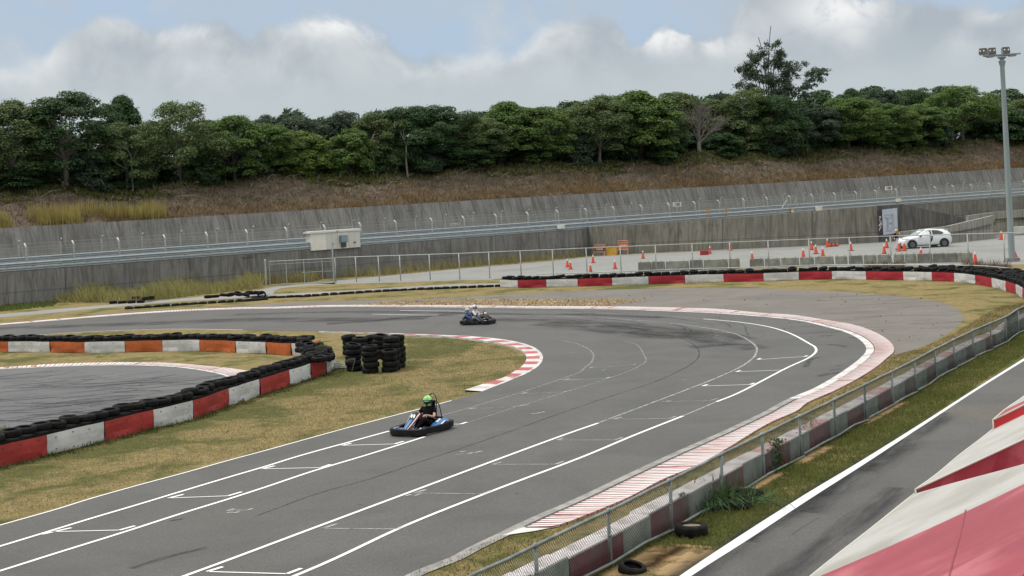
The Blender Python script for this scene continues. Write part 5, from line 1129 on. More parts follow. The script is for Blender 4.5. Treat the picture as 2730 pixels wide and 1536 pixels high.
loose(B3((385, 925))[0], 'worn loose tyre half hidden by the clump of weeds', (R(6), R(-5), 0), -.03, 1.0)
# debris at the barrier's end
g_ = gp((905, 984)); q = thing('broken_boards', 'pile of broken white boards lying between the barrier end and the tyre stacks', 'boards', g_, .2)
for k in range(4): mb = MB(); mb.box((0, .12 * k, .05 + .05 * k), (.75 - .1 * k, .14, .03), .25 * (k - 1)); obj('board', mb, M(f'board_{k}', (.40, .39, .36), (.25, .24, .21), 6), q)
g_ = gp((946, 992)); q = thing('bent_flap', 'bent grey rubber flap leaning on the front tyre stacks', 'flap', (g_.x, g_.y - .05, 0), -.1)
mb = MB(); pr_ = [(-.35, .0, .46), (-.2, -.02, .53), (0, -.03, .55), (.06, -.04, .53)]; mb.strip([Vector(p_) for p_ in pr_], [Vector((p_[0], p_[1] + .02, p_[2] - .09)) for p_ in pr_]); mb.bar((.05, 0, .53), (-.1, -.02, .05), .03); obj('flap', mb, M('flapm', (.14, .14, .14), rough=.4), q)

# ================================================================== CONCRETE BLOCK WALL AND PIT FENCE
m_mar = M('block_maroon', (.21, .014, .036), (.15, .012, .028), 3, .7, c3=(.10, .05, .05), s3=1.5); m_blw = M('block_white', (.36, .385, .34), (.27, .29, .25), 2.5, .8, c3=(.20, .21, .17), s3=1.2); m_top = M('block_top', (.60, .57, .57), (.50, .40, .42), 2, .8, lo=.4, hi=.8, c3=(.34, .32, .29), s3=2.5); m_topr = M('block_top_red', (.45, .20, .19), (.52, .40, .39), 2.5, .8, c3=(.38, .33, .30), s3=2)
fz = .95
ftop = B2((650, 1150), (1370, 805), (1962, 515), (2462, 262)) + B3((575, 368), (865, 228), (1130, 102)) + Q3((375, 1352), (715, 1182), (1015, 1048), (1270, 925), (1500, 811), (1700, 700), (1885, 610), (2070, 520), (2245, 447), (2390, 388), (2510, 312))
fp = G(ftop, fz); fp = [Vector((p.x, p.y, 0)) for p in fp]
# keep one record per post: drop near doubles
posts = [fp[0]]
for p in fp[1:]:
    if (p - posts[-1]).length > 1.1 and p.y > posts[-1].y: posts.append(p)
d0 = (posts[0] - posts[2]).normalized(); d1 = (posts[-1] - posts[-4]).normalized(); st = (posts[1] - posts[0]).length
posts = [posts[0] + d0 * st * k for k in (3, 2, 1)] + posts + [posts[-1] + d1 * 2.4 * k for k in (1, 2, 3, 4)]
blk = shift(smooth(posts, 4), .12); Lb = plen(blk); s_ = 0; k = 0
def block(s0, s1, red, label, h=.46, w=.40):
    a, da = along(blk, s0); b2, db = along(blk, s1 - .012); na = perp(da); q = thing('concrete_block', label, 'block', a + na * (w / 2), 0, 'painted blocks behind the pit fence'); inv = -Vector(q.location)
    j = tz.uniform(-.03, .03); a = a + na * j; b2 = b2 + na * (j + tz.uniform(-.03, .03)); c = .03; hh = h + tz.uniform(-.015, .015)
    v = [a, b2, b2 + na * w, a + na * w]; lo = [x + inv for x in v]; up = [x + inv + Vector((0, 0, hh)) for x in v]; cen = sum(up, Vector()) / 4; ups = [x + (cen - x).normalized() * c for x in up]; mid = [x - Vector((0, 0, c)) for x in up]
    mb = MB(); mb.add(lo + mid, [(0, 1, 5, 4), (1, 2, 6, 5), (2, 3, 7, 6), (3, 0, 4, 7)], 0); obj('body', mb, m_mar if red else m_blw, q)
    mb = MB(); mb.add(mid + ups, [(0, 1, 5, 4), (1, 2, 6, 5), (2, 3, 7, 6), (3, 0, 4, 7), (4, 5, 6, 7)], 0); obj('top', mb, (m_topr if (red and tz.random() < .4) else m_top), q)
r0 = s_at(blk, [gp(B2((1590, 1235))[0])])[0]; bl = []
L_r, L_w = 2.05, 1.15; s_ = r0 - L_r - L_w - L_r
while s_ < Lb - 2:
    bl.append((s_, s_ + L_r, True)); bl.append((s_ + L_r, s_ + L_r + L_w, False)); s_ += L_r + L_w; L_r, L_w = max(1.3, L_r * .94), min(1.4, L_w * 1.05)
for k, (a, b2, red) in enumerate(bl):
    block(max(0, a), b2, red, f'{"maroon" if red else "greenish white"} concrete block behind the pit fence, {nth(k + 1)} from the near end')
g = thing('pit_fence', 'low chain link fence on pipe posts along the grass verge by the pit lane', 'fence', posts[3]); inv = Matrix.Translation(-g.location)
m_pipe = M('fence_pipe', (.22, .255, .25), (.145, .17, .165), 4, .5, .3, c3=(.27, .29, .28), s3=1.5)
def fpart(nm, mb, mm): o = obj(nm, mb, mm, g, smooth_=nm != 'mesh'); o.data.transform(inv); return o
lean = Vector((.0, 0, 0))
for p in posts: mb = MB(); mb.tube([p - Vector((0, 0, .2)), p + Vector((tz.gauss(0, .015), 0, fz - .02))], .032, 8); mb.tube([p + Vector((0, 0, .5)), p + Vector((0, 0, .54))], .038, 8); mb.ball(p + Vector((0, 0, fz)), .05, 8, 6); fpart('post', mb, m_pipe)
mb = MB(); mb.tube([p + Vector((0, 0, fz + tz.gauss(0, .006))) for p in smooth(posts, 3)], .03, 8); fpart('top_rail', mb, m_pipe)
mb = MB(); 
for a, b2 in zip(posts, posts[1:]):
    if tz.random() < .14: b2 = a.lerp(b2, .8)
    m_ = a.lerp(b2, .5) + Vector((.05, -.03, tz.gauss(0, .02))); mb.tube([a + Vector((.05, -.03, .07)), m_ + Vector((0, 0, .07 + tz.gauss(0, .02))), b2 + Vector((.05, -.03, .07 + tz.gauss(0, .03)))], .027, 7)
fpart('bottom_rail', mb, m_pipe)
mb = MB()
for a, b2 in zip(posts, posts[1:]): chain(mb, a + Vector((0, -.02, 0)), b2 + Vector((0, -.02, 0)), .08, fz - .02, .072, .0062)
fpart('mesh', mb, m_mesh2)
# weeds climbing on the fence and beside it
def weed(c, label, n_, hgt, spread, leafw=.03, cols='deep', lean_=.75, off=(0, 0)):
    g_ = gp(c); rg = np.random.default_rng(int(c[0])); p_ = np.stack([rg.normal(0, spread, n_), rg.normal(0, spread * .6, n_), np.zeros(n_)], 1); q_ = thing('weed', label, 'plant', (g_.x, g_.y, 0)); me = blades(p_, rg.uniform(.4, 1.1, n_) * hgt, rg.uniform(.6, 1.3, n_) * leafw, lean_, rg, .9); obj('foliage', me, m_leaf[cols], q_); return q_
weed(B3((215, 905))[0], 'clump of long bladed dark green weeds at the foot of the pit fence', 900, .62, .36, .024, 'deep', 1.2)
weed(B3((330, 900))[0], 'thinner spray of grassy weeds right beside the long bladed clump', 260, .4, .28, .02, 'olive', 1.1)
def vine(c, label, n_, rx, z0, z1, cols, leaf=.05, seed=0):
    g_ = gp(c); rg = np.random.default_rng(seed); d_ = Vector((.51, .86, 0)); u = rg.normal(0, rx, n_); z = rg.uniform(z0, z1, n_) - .25 * np.abs(u); P_ = np.stack([d_.x * u + rg.normal(0, .05, n_), d_.y * u + rg.normal(0, .05, n_), np.clip(z, .02, 2)], 1); q_ = thing('climbing_plant', label, 'plant', (g_.x, g_.y, 0)); obj('foliage', leaf_mesh(P_, rg.normal(0, 1, (n_, 3)), rg.uniform(.6, 1.4, n_) * leaf, rg), m_leaf[cols], q_)
    mb = MB(); [mb.tube([(0, 0, 0), Vector((d_.x * a_, d_.y * a_, .3)), Vector((d_.x * b_ * 1.4, d_.y * b_ * 1.4, z1 * .8))], [.008, .006, .004], 4) for a_, b_ in zip(rg.normal(0, rx * .5, 7), rg.normal(0, rx * .6, 7))]; obj('stem', mb, M('stem' + str(seed), (.10, .075, .045)), q_)
vine(B3((700, 640))[0], 'leafy climbing plant with yellow tips growing through the pit fence onto the blocks', 420, .22, .05, .75, 'deep', .06, 1)
vine(B2((2090, 900))[0], 'grey dried climber hanging on the maroon block behind the pit fence', 160, .12, .1, .55, 'olive', .05, 2)
vine(B3((950, 460))[0], 'thin dark creeper in the mesh of the pit fence over a white block', 200, .45, .1, .8, 'dusky', .04, 3)
vine(Q3((1070, 1340))[0], 'tangled creeper at the foot of the pit fence by a dark maroon block', 260, .4, .03, .5, 'dusky', .05, 4)
vine(Q3((1420, 1090))[0], 'yellowish creeper on the fence beside the green stained block', 160, .35, .05, .6, 'yellow', .05, 5)
vine(Q3((2150, 700))[0], 'rusty brown creeper covering the far part of the pit fence', 420, 1.2, .05, .9, 'olive', .06, 6)
vine(Q3((2420, 620))[0], 'dark creeper at the far end of the pit fence, just before the frame edge', 300, 1.0, .05, .9, 'dusky', .06, 7)

# ================================================================== PADDOCK: FENCE, BLOCKS, CONES, SIGNS
Yf = [(888, 687), (1221, 676), (1749, 654), (2160, 637.6), (2377, 629.4), (2583, 624), (2760, 617)]
ft = [gp(p, 2.0) for p in Yf]; fl = [Vector((p.x, p.y, 0)) for p in ft]; fl[-1] = fl[-2] + (fl[-2] - fl[-3]).normalized() * 8
def line_at(px, path):
    best = None
    for a, b2 in zip(path, path[1:]):
        r = ray(px, 700); d_ = b2 - a; den = r.x * d_.y - d_.x
        if abs(den) < 1e-9: continue
        # a + d*k = (r.x*Y, Y)
        k = (a.x - r.x * a.y) / (r.x * d_.y - d_.x); 
        if -.02 <= k <= 1.02: return a + d_ * k
    return path[-1]
g = thing('paddock_fence', 'long chain link fence on grey pipe posts between kart track and paddock', 'fence', fl[0]); inv = Matrix.Translation(-g.location)
pxs = [950, 1011, 1068, 1147, 1226, 1306, 1390, 1476, 1566, 1657, 1751, 1849, 1949, 2052, 2161, 2269, 2378.5, 2482.5, 2584.5, 2681, 2790]
pp = [line_at(x - 2, fl) for x in pxs]; pp[-1] = fl[-1]
start = line_at(893, fl)
for p in [start] + pp: mb = MB(); mb.tube([p, p + Vector((0, 0, 2.0))], .042, 7); fpart('post', mb, m_post)
mb = MB(); mb.tube([p + Vector((0, 0, 2.0)) for p in [start] + pp], .036, 6); fpart('top_rail', mb, m_post)
mb = MB()
for a, b2 in zip([start] + pp, pp): chain(mb, a, b2, .06, 1.98, .15, .0036)
fpart('mesh', mb, m_mesh)
# gate on the left
gl = gp(F1((140, 770))[0]); gl.y = start.y - .0; gx0 = at_depth((717, 690), start.y).x; q = thing('gate', 'double swing gate of thin pipes in the weeds by the paddock fence', 'gate', (gx0, start.y, 0)); W_ = start.x - gx0 - .1
mb = MB(); mb.tube([(0, 0, .1), (0, 0, 1.95), (W_, 0, 1.95), (W_, 0, .1)], .032, 6); mb.tube([(0, 0, .1), (W_, 0, .1)], .03, 6); mb.tube([(0, 0, 1.72), (W_, 0, 1.72)], .018, 5); mb.tube([(W_ * .5, 0, .95), (W_, 0, .95)], .018, 5); obj('frame', mb, m_post, q)
for k in (.26, .535, .82): mb = MB(); mb.tube([(W_ * k, 0, .1), (W_ * k, 0, 1.95)], .03, 6); obj('upright', mb, m_post, q)
mb = MB(); chain(mb, (0, .01, 0), (W_, .01, 0), .1, 1.94, .22, .004); obj('mesh', mb, m_mesh, q)
for x, h_, lab, r_ in ((888, 3.05, 'taller gate post, the right one of the two by the gate', .06), (707, 2.05, 'grey steel post at the left of the gate, in front of the wall', .07)):
    p = at_depth((x, 700), start.y + .05); q = thing('gate_post', lab, 'post', (p.x, p.y, 0), 0, 'gate posts'); mb = MB(); mb.tube([(0, 0, 0), (0, 0, h_)], r_, 8); mb.ball((0, 0, h_), r_ * 1.2, 8, 6); obj('pipe', mb, m_post, q)
    if x > 800: mb = MB(); mb.box((.12, 0, 1.5), (.12, .05, .3)); mb.box((.06, 0, 2.15), (.1, .05, .12)); obj('hinge', mb, m_dark, q)
# low pipe railing in front
lr = [gp(p) for p in F2((20, 728), (730, 712), (1260, 700))]; q = thing('pipe_railing', 'low pipe railing with short posts right behind the far tyre barrier', 'railing', shift(rp, 2.1)[0]); inv2 = Matrix.Translation(-q.location)
rl = [p for p in shift(rp, 2.1)[6:] if p.x < 34]; mb = MB(); mb.tube([p + Vector((0, 0, .78)) for p in rl], .035, 6); o = obj('rail', mb, m_post, q); o.data.transform(inv2)
s_ = 1.5
while s_ < plen(rl) - 1: p, d_ = along(rl, s_); mb = MB(); mb.tube([Vector((p.x, p.y, 0)), Vector((p.x, p.y, .78))], .035, 6); o = obj('post', mb, m_post, q); o.data.transform(inv2); s_ += 5.2
# precast blocks behind the fence
m_jb = [M('precast_pale', (.32, .32, .27), (.23, .225, .19), 2.2, .9, c3=(.17, .165, .14), s3=1.2), M('precast_dark', (.17, .165, .135), (.27, .265, .225), 1.6, .9, c3=(.10, .095, .08), s3=1.3)]
bx = [(1701, 1735, 699, 1), (1736, 1772, 697.5, 1), (1774, 1836, 696, 0), (1838, 1873, 693, 1), (1875, 1940, 692, 0), (1942, 1972, 690, 0), (1998, 2036, 690, 1), (2038, 2080, 689, 0), (2082, 2130, 687, 0), (2132, 2170, 686, 0), (2172, 2222, 684, 0), (2226, 2259, 683, 0), (2262, 2300, 681.5, 1), (2302, 2337, 680, 0), (2339, 2376, 679, 0), (2382, 2410, 678, 0), (2411, 2443, 677, 0), (2445, 2484, 676, 1), (2486, 2520, 675.5, 1), (2521, 2553, 675, 1), (2554, 2592, 674, 0)]
for k, (x0, x1, y, dk) in enumerate(bx):
    c = at_depth(((x0 + x1) / 2, y), line_at((x0 + x1) / 2, fl).y + 1.0); h_ = .66; L = (x1 - x0) / FOC * c.y - .03; q = thing('precast_block', f'{"dark stained" if dk else "pale"} barrier block behind the paddock fence, {nth(k + 1)} from the left', 'block', (c.x, c.y, 0), math.atan2(fl[3].y - fl[1].y, fl[3].x - fl[1].x) + tz.gauss(0, .02), 'barrier blocks behind the paddock fence')
    hz = CAM_H + ray((x0 + x1) / 2, y).z * c.y; mb = MB(); mb.box((0, 0, hz / 2), (L, .45, hz), taper=.97); o = obj('block', mb, m_jb[dk], q)
    mb = MB(); [mb.box((s2 * L * .3, 0, hz + .03), (.05, .05, .06)) for s2 in (-1, 1)]; [mb.box((s2 * L * .32, -.228, hz * .75), (.05, .03, .05)) for s2 in (-1, 1)]; obj('lifting_loop', mb, m_dark, q)
# long white barriers and ramp wall at the right
m_wb = M('white_barrier', (.52, .52, .46), (.44, .43, .37), 2, .8); m_rw = concrete_wall('ramp_wall', (.34, .33, .29), (.20, .19, .165), (.42, .41, .37), 1.4, 1.0, False)
def px_h(x, y): return H3((x, y))[0]
for (x0, x1, yb, yt, lab, dY) in ((1605, 2178, 622, 472, 'long white concrete barrier with a flat face standing on the paddock', 0), (2415, 2800, 588, 440, 'long white concrete barrier cut off by the right frame edge', 0), (1180, 1358, 590, 492, 'white concrete barrier half hidden behind the white car', 0)):
    a = gp(px_h(x0, yb)); b2 = gp(px_h(x1, yb)); b2.y = a.y; z_ = at_depth(px_h((x0 + x1) / 2, yt), a.y).z; q = thing('concrete_barrier', lab, 'barrier', ((a.x + b2.x) / 2, a.y + .25, 0), 0, 'white barriers on the paddock'); L = b2.x - a.x; mb = MB(); mb.box((0, 0, z_ / 2 + .04), (L, .5, z_ - .08), taper=.985); obj('body', mb, m_wb, q)
    mb = MB(); [mb.box((k * L, 0, .06), (.25, .4, .12)) for k in (-.38, -.18, .12, .38)]; obj('foot', mb, m_dark, q)
# ramp: a tilted slab of tarmac that climbs to the right, with its parapets
ra = [gp(px_h(640, 640)), gp(px_h(1600, 500)), gp(px_h(2100, 395))]
ramp0 = [at_depth(px_h(x, y), Y) for x, y, Y in ((600, 618, 124), (1360, 545, 126), (2085, 388, 131))]
rt = [at_depth(px_h(x, y), Y) for x, y, Y in ((600, 530, 124), (1360, 438, 126), (2085, 268, 131))]
wall('ramp_parapet', 'pale precast parapet wall climbing to the right behind the white car', [(Vector((p.x, p.y, min(p.z, 0) - .1)), q_) for p, q_ in zip(ramp0, rt)], m_rw, .3)
r2 = [(at_depth(px_h(x, y0), Y), at_depth(px_h(x, y1), Y)) for x, y0, y1, Y in ((1690, 330, 268, 140), (1760, 325, 258, 141), (2090, 325, 215, 143), (2600, 290, 172, 148), (3000, 260, 140, 152))]
wall('upper_parapet', 'pale concrete parapet along the upper road at the right edge', [(Vector((a.x, a.y, -.3)), b2) for a, b2 in r2], m_rw, .3)
mb = MB(); q1 = [at_depth(px_h(x, y), Y) for x, y, Y in ((1360, 560, 125.5), (2085, 400, 130.5), (2100, 325, 142.6), (2600, 292, 147), (3300, 250, 152))]; q2 = [gp(px_h(x, y)) for x, y in ((1400, 560), (2100, 480), (2450, 440), (3000, 420), (3400, 420))]
mb.strip(resample(q1, 20), resample(q2, 20)); structure('ramp', mb, m_lot)
# banners on the wall
m_ban = M('banner_white', (.47, .50, .56), (.42, .45, .51), 1.5, .5); m_ink = M('banner_ink', (.22, .235, .27), rough=.5); m_band = M('banner_dark', (.035, .026, .032), (.06, .045, .05), 2, .5)
ya_ = gp((2343, 646)).y - .35
def P4(x, y): return at_depth(px_h(x, y), ya_)
def on_banner(name, label, c4, m, draw):
    o0 = P4(*c4[0]); q_ = thing(name, label, 'banner', o0, 0, 'banners on the paddock wall'); v = [P4(*c) - o0 for c in c4]; mb = MB(); n_ = 12
    top_ = [v[3].lerp(v[2], k / n_) + Vector((0, 0, .05 * abs(math.sin(k * 2.0)))) for k in range(n_ + 1)]; bot = [v[0].lerp(v[1], k / n_) for k in range(n_ + 1)]
    mb.strip(bot, top_); mb.strip([p + Vector((0, .03, 0)) for p in top_], [p + Vector((0, .03, 0)) for p in bot]); obj('sheet', mb, m, q_)
    for nm, mm, lines, w_ in draw:
        mb = MB()
        for ln in lines:
            ps = [P4(*c) - o0 + Vector((0, -.02, 0)) for c in ln]
            for a, b2 in zip(ps, ps[1:]): mb.bar(a, b2, .012, w_, up=Vector((0, 1, 0))) if False else mb.add([a + (Vector((0, 1, 0)).cross((b2 - a).normalized())) * w_ / 2, a - (Vector((0, 1, 0)).cross((b2 - a).normalized())) * w_ / 2, b2 - (Vector((0, 1, 0)).cross((b2 - a).normalized())) * w_ / 2, b2 + (Vector((0, 1, 0)).cross((b2 - a).normalized())) * w_ / 2], [(0, 1, 2, 3)])
        obj(nm, mb, mm, q_)
    return q_
D1 = [[(362, 262), (468, 258)], [(362, 262), (362, 318)], [(362, 318), (392, 318), (392, 470), (382, 520)], [(405, 310), (462, 304)], [(405, 310), (405, 498)], [(382, 520), (455, 520), (480, 490), (494, 440), (497, 370), (492, 300), (472, 232)], [(405, 498), (440, 498), (462, 470), (472, 420), (474, 370), (468, 318)], [(362, 318), (405, 312)], [(462, 330), (472, 232)], [(382, 520), (380, 528)]]
on_banner('wall_banner', 'large white banner with a grey outlined letter D emblem hung on the buff wall', [(330, 580), (562, 545), (550, 152), (308, 180)], m_ban, [('emblem', m_ink, D1, .032), ('lettering', m_ink, [[(418, 385), (436, 384)], [(418, 395), (436, 394)], [(418, 405), (436, 404)], [(445, 375), (445, 408)], [(445, 375), (464, 373)], [(445, 391), (464, 389)], [(445, 408), (464, 406)], [(464, 373), (464, 406)]], .03), ('corner_mark', m_ink, [[(508, 460), (545, 456), (548, 505), (512, 508), (508, 460)], [(332, 280), (340, 279)], [(335, 290), (335, 300)]], .018)])
on_banner('wall_banner', 'narrow black banner with slanting white letters, left of the white banner', [(256, 590), (322, 578), (308, 180), (238, 190)], m_band, [('lettering', M('banner_letters', (.50, .48, .48), rough=.5), [[(255, 290), (295, 285)], [(262, 340), (288, 290)], [(262, 360), (296, 352)], [(255, 430), (295, 370)], [(262, 440), (302, 385)], [(272, 455), (306, 400)], [(262, 515), (270, 465)], [(285, 480), (290, 420)]], .07)])
# cones
m_cone = M('cone_orange', (.62, .075, .035), (.54, .06, .03), 4, .5); m_cone_w = M('cone_white', (.72, .66, .60), rough=.5); m_cone_b = M('cone_base', (.42, .05, .03), (.12, .03, .025), 5, .6)
def cone_proto():
    q_ = thing('traffic_cone', 'x', 'cone', (0, 0, 0), 0, 'traffic cones on the paddock'); mb = MB(); mb.box((0, 0, .025), (.36, .36, .05)); obj('base', mb, m_cone_b, q_); mb = MB(); mb.lathe([(.145, .05), (.085, .40), (.055, .56)], 14); obj('body', mb, m_cone, q_, auto=40); mb = MB(); mb.lathe([(.057, .552), (.03, .70), (.02, .715)], 14); obj('tip', mb, m_cone_w, q_, auto=40); return q_
CN = [(F2((563, 635))[0], 'leftmost traffic cone, half behind another one'), (F2((593, 656))[0], 'traffic cone just in front of the leftmost one'), (F2((814, 594))[0], 'traffic cone in front of the dark road sign at the left'), (F2((790, 687))[0], 'traffic cone close behind the paddock fence, below the road signs'), (F2((1029, 651))[0], 'traffic cone alone on the tarmac right of the one under the road signs'), (F2((1304, 550))[0], 'traffic cone standing alone right of the road signs'), (F2((1960, 503))[0], 'traffic cone beside the red water barrier'), (F2((2157, 472))[0], 'farthest small traffic cone near the buff wall, right of the red barrier'), (F2((2374, 565))[0], 'traffic cone showing above a dark block, right of the red barrier'),
      (F3((412, 985))[0], 'traffic cone behind the blocks, left one of a group of four'), (F3((493, 908))[0], 'traffic cone partly behind a fence post, rear left of the group of four'), (F3((535, 946))[0], 'traffic cone in the middle of the group of four'), (F3((603, 972))[0], 'traffic cone behind the blocks, right one of the group of four'), (F3((648, 880))[0], 'traffic cone beside the three red lamps on the ground'), (F3((878, 916))[0], 'traffic cone behind a fence post, between the red lamps and the person'), (F3((1230, 888))[0], 'traffic cone to the left of the person, rear one of two'), (F3((1205, 945))[0], 'traffic cone to the left of the person, front one of two'), (F3((1352, 920))[0], 'traffic cone right at the feet of the person'), (F3((1402, 916))[0], 'traffic cone by the front wheel of the white car'), (F3((1567, 985))[0], 'traffic cone of which only the top shows above the dark blocks'), (F3((2098, 1036))[0], 'traffic cone standing at the right end of the block row'), (F3((2354, 808))[0], 'traffic cone in front of the long white barrier by the mast'), (F3((2500, 1005))[0], 'traffic cone leaning on the foot of the light mast')]
cp = cone_proto()
for k, (c, lab) in enumerate(CN):
    g_ = gp(c); lab = 'orange ' + lab; sc_ = 1.0 if k < 9 else 1.12
    if k == 0: cp.location = g_; cp['label'] = lab
    else: dup(cp, g_, 0, lab, s=sc_, rot=(0, R(-10) if k == 22 else 0, tz.uniform(-.4, .4)))
# road signs by the wall
m_sf = M('sign_frame', (.60, .26, .17), (.5, .2, .13), 5, .6); m_s1 = M('sign_dark', (.13, .055, .04), (.09, .04, .035), 4, .6); m_s2 = M('sign_orange', (.52, .17, .085), (.45, .14, .07), 4, .6); m_s3 = M('sign_yellow', (.58, .34, .04), (.50, .28, .03), 3, .6)
def s4(x, y): return S4((x, y))[0]
for (x0, x1, yb, yt, yp, lab, mm, nm) in ((225, 500, 745, 560, 690, 'folding road sign with a dark brown panel and orange frame, left of the yellow board', m_s1, 'road_sign'), (790, 1065, 715, 475, 650, 'folding road sign with an orange panel, right of the yellow board', m_s2, 'road_sign')):
    a = gp(s4(x0, yb)); b2 = gp(s4(x1, yb)); sx = (b2 - a).length / (x1 - x0); q = thing(nm, lab, 'sign', (a + b2) / 2, math.atan2(b2.y - a.y, b2.x - a.x), 'road signs by the buff wall'); L = (b2 - a).length; H_ = (yb - yt) * sx
    mb = MB(); mb.box((0, 0, H_ * .62), (L * .92, .05, H_ * .5)); obj('panel', mb, mm, q)
    mb = MB(); [mb.tube([(s2 * L * .5, -.25, 0), (s2 * L * .44, 0, H_ * .4), (s2 * L * .44, 0, H_)], .03, 5) for s2 in (-1, 1)]; mb.tube([(-L * .44, 0, H_), (L * .44, 0, H_)], .03, 5); mb.tube([(-L * .46, -.03, H_ * .36), (L * .46, -.03, H_ * .36)], .03, 5); mb.tube([(-L * .46, -.03, H_ * .86), (L * .46, -.03, H_ * .86)], .025, 5); obj('frame', mb, m_sf, q)
    mb = MB(); [mb.box((L * (-.24 + .12 * k), -.03, H_ * .62), (L * .09, .012, H_ * .17), M=Matrix.Rotation(.2 * (k % 2) - .1, 4, 'Y')) for k in range(5)]; obj('lettering', mb, M('sign_letters' + str(x0), (.42, .36, .33) if mm is m_s1 else (.62, .42, .33), rough=.6), q)
a = gp(s4(525, 735)); b2 = gp(s4(765, 728)); q = thing('barrier_board', 'yellow plastic barrier board with dark arrows between the two road signs', 'board', (a + b2) / 2, math.atan2(b2.y - a.y, b2.x - a.x), 'road signs by the buff wall'); L = (b2 - a).length
mb = MB(); mb.box((0, 0, L * .42), (L, .22, L * .8), taper=1.0); mb.box((0, 0, L * .03), (L * .9, .35, L * .06)); obj('panel', mb, m_s3, q); mb = MB(); [mb.add([Vector((L * (k - .06), -.12, L * .70)), Vector((L * (k + .05), -.12, L * .70)), Vector((L * (k + .10), -.12, L * .80)), Vector((L * (k + .0), -.12, L * .80))], [(0, 1, 2, 3)]) for k in (-.18, .08)]; obj('arrows', mb, m_s1, q)
# red plastic barrier, three red lamps
g_ = gp(F2((1905, 515))[0]); q = thing('water_barrier', 'low red plastic barrier lying on the paddock beside a cone', 'barrier', g_, .12); mb = MB(); mb.box((0, 0, .2), (.78, .34, .38), taper=.9); obj('body', mb, M('red_plastic', (.42, .03, .028), (.3, .03, .03), 4, .5), q); mb = MB(); [mb.box((k, -.17, .2), (.05, .03, .3)) for k in (-.22, 0, .22)]; obj('rib', mb, M('red_dark', (.2, .02, .02)), q)
g_ = gp(F3((705, 874))[0]); q = thing('light_unit', 'black box with three round red lamps lying on the paddock', 'lamps', g_, .05); mb = MB(); mb.box((0, .05, .16), (.98, .26, .32)); obj('box', mb, m_black, q)
for k in (-.34, 0, .34): mb = MB(); mb.lathe([(.001, .06), (.10, .045), (.15, 0)], 14, (k, -.085, .16), M=Matrix.Rotation(R(90), 4, 'X')); obj('lamp', mb, M('lamp_red' + str(k), (.62, .10, .06), rough=.3), q)
# light mast
g_ = gp((2698.5, 697)); q = thing('light_mast', 'tall grey light mast with three floodlights on a cross arm', 'light mast', g_); zt = at_depth((2672, 158), g_.y).z
m_mast = M('mast_paint', (.30, .35, .36), (.25, .30, .31), 3, .5, .2, stretch=(4, 4, .3)); mb = MB(); mb.lathe([(.225, 0), (.15, zt - .55), (.155, zt - .5), (.25, zt - .12), (.16, zt - .10), (.14, zt - .02), (.30, zt + .12), (.30, zt + .17)], 20); obj('pole', mb, m_mast, q, auto=40)
mb = MB(); mb.box((0, 0, .12), (.8, .8, .26)); obj('plinth', mb, m_conc, q)
mb = MB(); mb.box((0, 0, zt + .30), (2.55, .2, .09), M=Matrix.Rotation(-.02, 4, 'Y')); mb.box((0, .25, zt + .26), (2.2, .08, .07)); mb.box((-.75, .12, zt + .2), (.4, .5, .06)); mb.box((.75, .12, zt + .2), (.4, .5, .06)); obj('cross_arm', mb, M('arm_grey', (.22, .23, .25), (.28, .29, .31), 5, .5), q)
m_fl = M('flood_case', (.24, .24, .24), rough=.4, metal=.5); m_gl = M('flood_glass', (.05, .048, .042), rough=.15, spec=.6); m_rf = M('flood_bulb', (.75, .74, .70), rough=.2)
for x, rz in ((-1.32, -.75), (-.66, -.2), (.30, .05)):
    hd = Matrix.Translation((x, -.05, zt + .62)) @ Matrix.Rotation(rz, 4, 'Z') @ Matrix.Rotation(R(-14), 4, 'X'); mb = MB(); mb.box((0, .12, 0), (.52, .34, .42), taper=.9); mb.v = [tuple(hd @ Vector(v)) for v in mb.v]; fo = obj('floodlight', mb, m_fl, q)
    mb = MB(); mb.box((0, -.06, 0), (.46, .02, .36)); mb.v = [tuple(hd @ Vector(v)) for v in mb.v]; obj('glass', mb, m_gl, fo); mb = MB(); [mb.ball((k, -.08, -.02), (.05, .03, .06), 8, 6) for k in (-.13, .13)]; mb.v = [tuple(hd @ Vector(v)) for v in mb.v]; obj('bulb', mb, m_rf, fo)
    mb = MB(); mb.bar((-.2, .1, -.24), (.2, .1, -.24), .05); mb.bar((-.24, .1, -.05), (-.24, .1, -.28), .03); mb.bar((.24, .1, -.05), (.24, .1, -.28), .03); mb.v = [tuple(hd @ Vector(v)) for v in mb.v]; obj('bracket', mb, M('bracket_white' + str(x), (.6, .6, .6), rough=.4), fo)
# dry brown weeds behind the far barrier
dw = np.concatenate([gpoly(900, F3((1000, 1075), (1400, 1065), (1420, 1100), (1000, 1105))), gpoly(1200, F3((1960, 1060), (2400, 1070), (2480, 1120), (2050, 1100)))])
stuff('dry_weeds', blades(dw, NR.uniform(.15, .75, len(dw)), NR.uniform(.02, .04, len(dw)), .8, NR), island_mat('dryweed', [(.10, .06, .04), (.16, .10, .06), (.08, .06, .035), (.13, .10, .06)]))
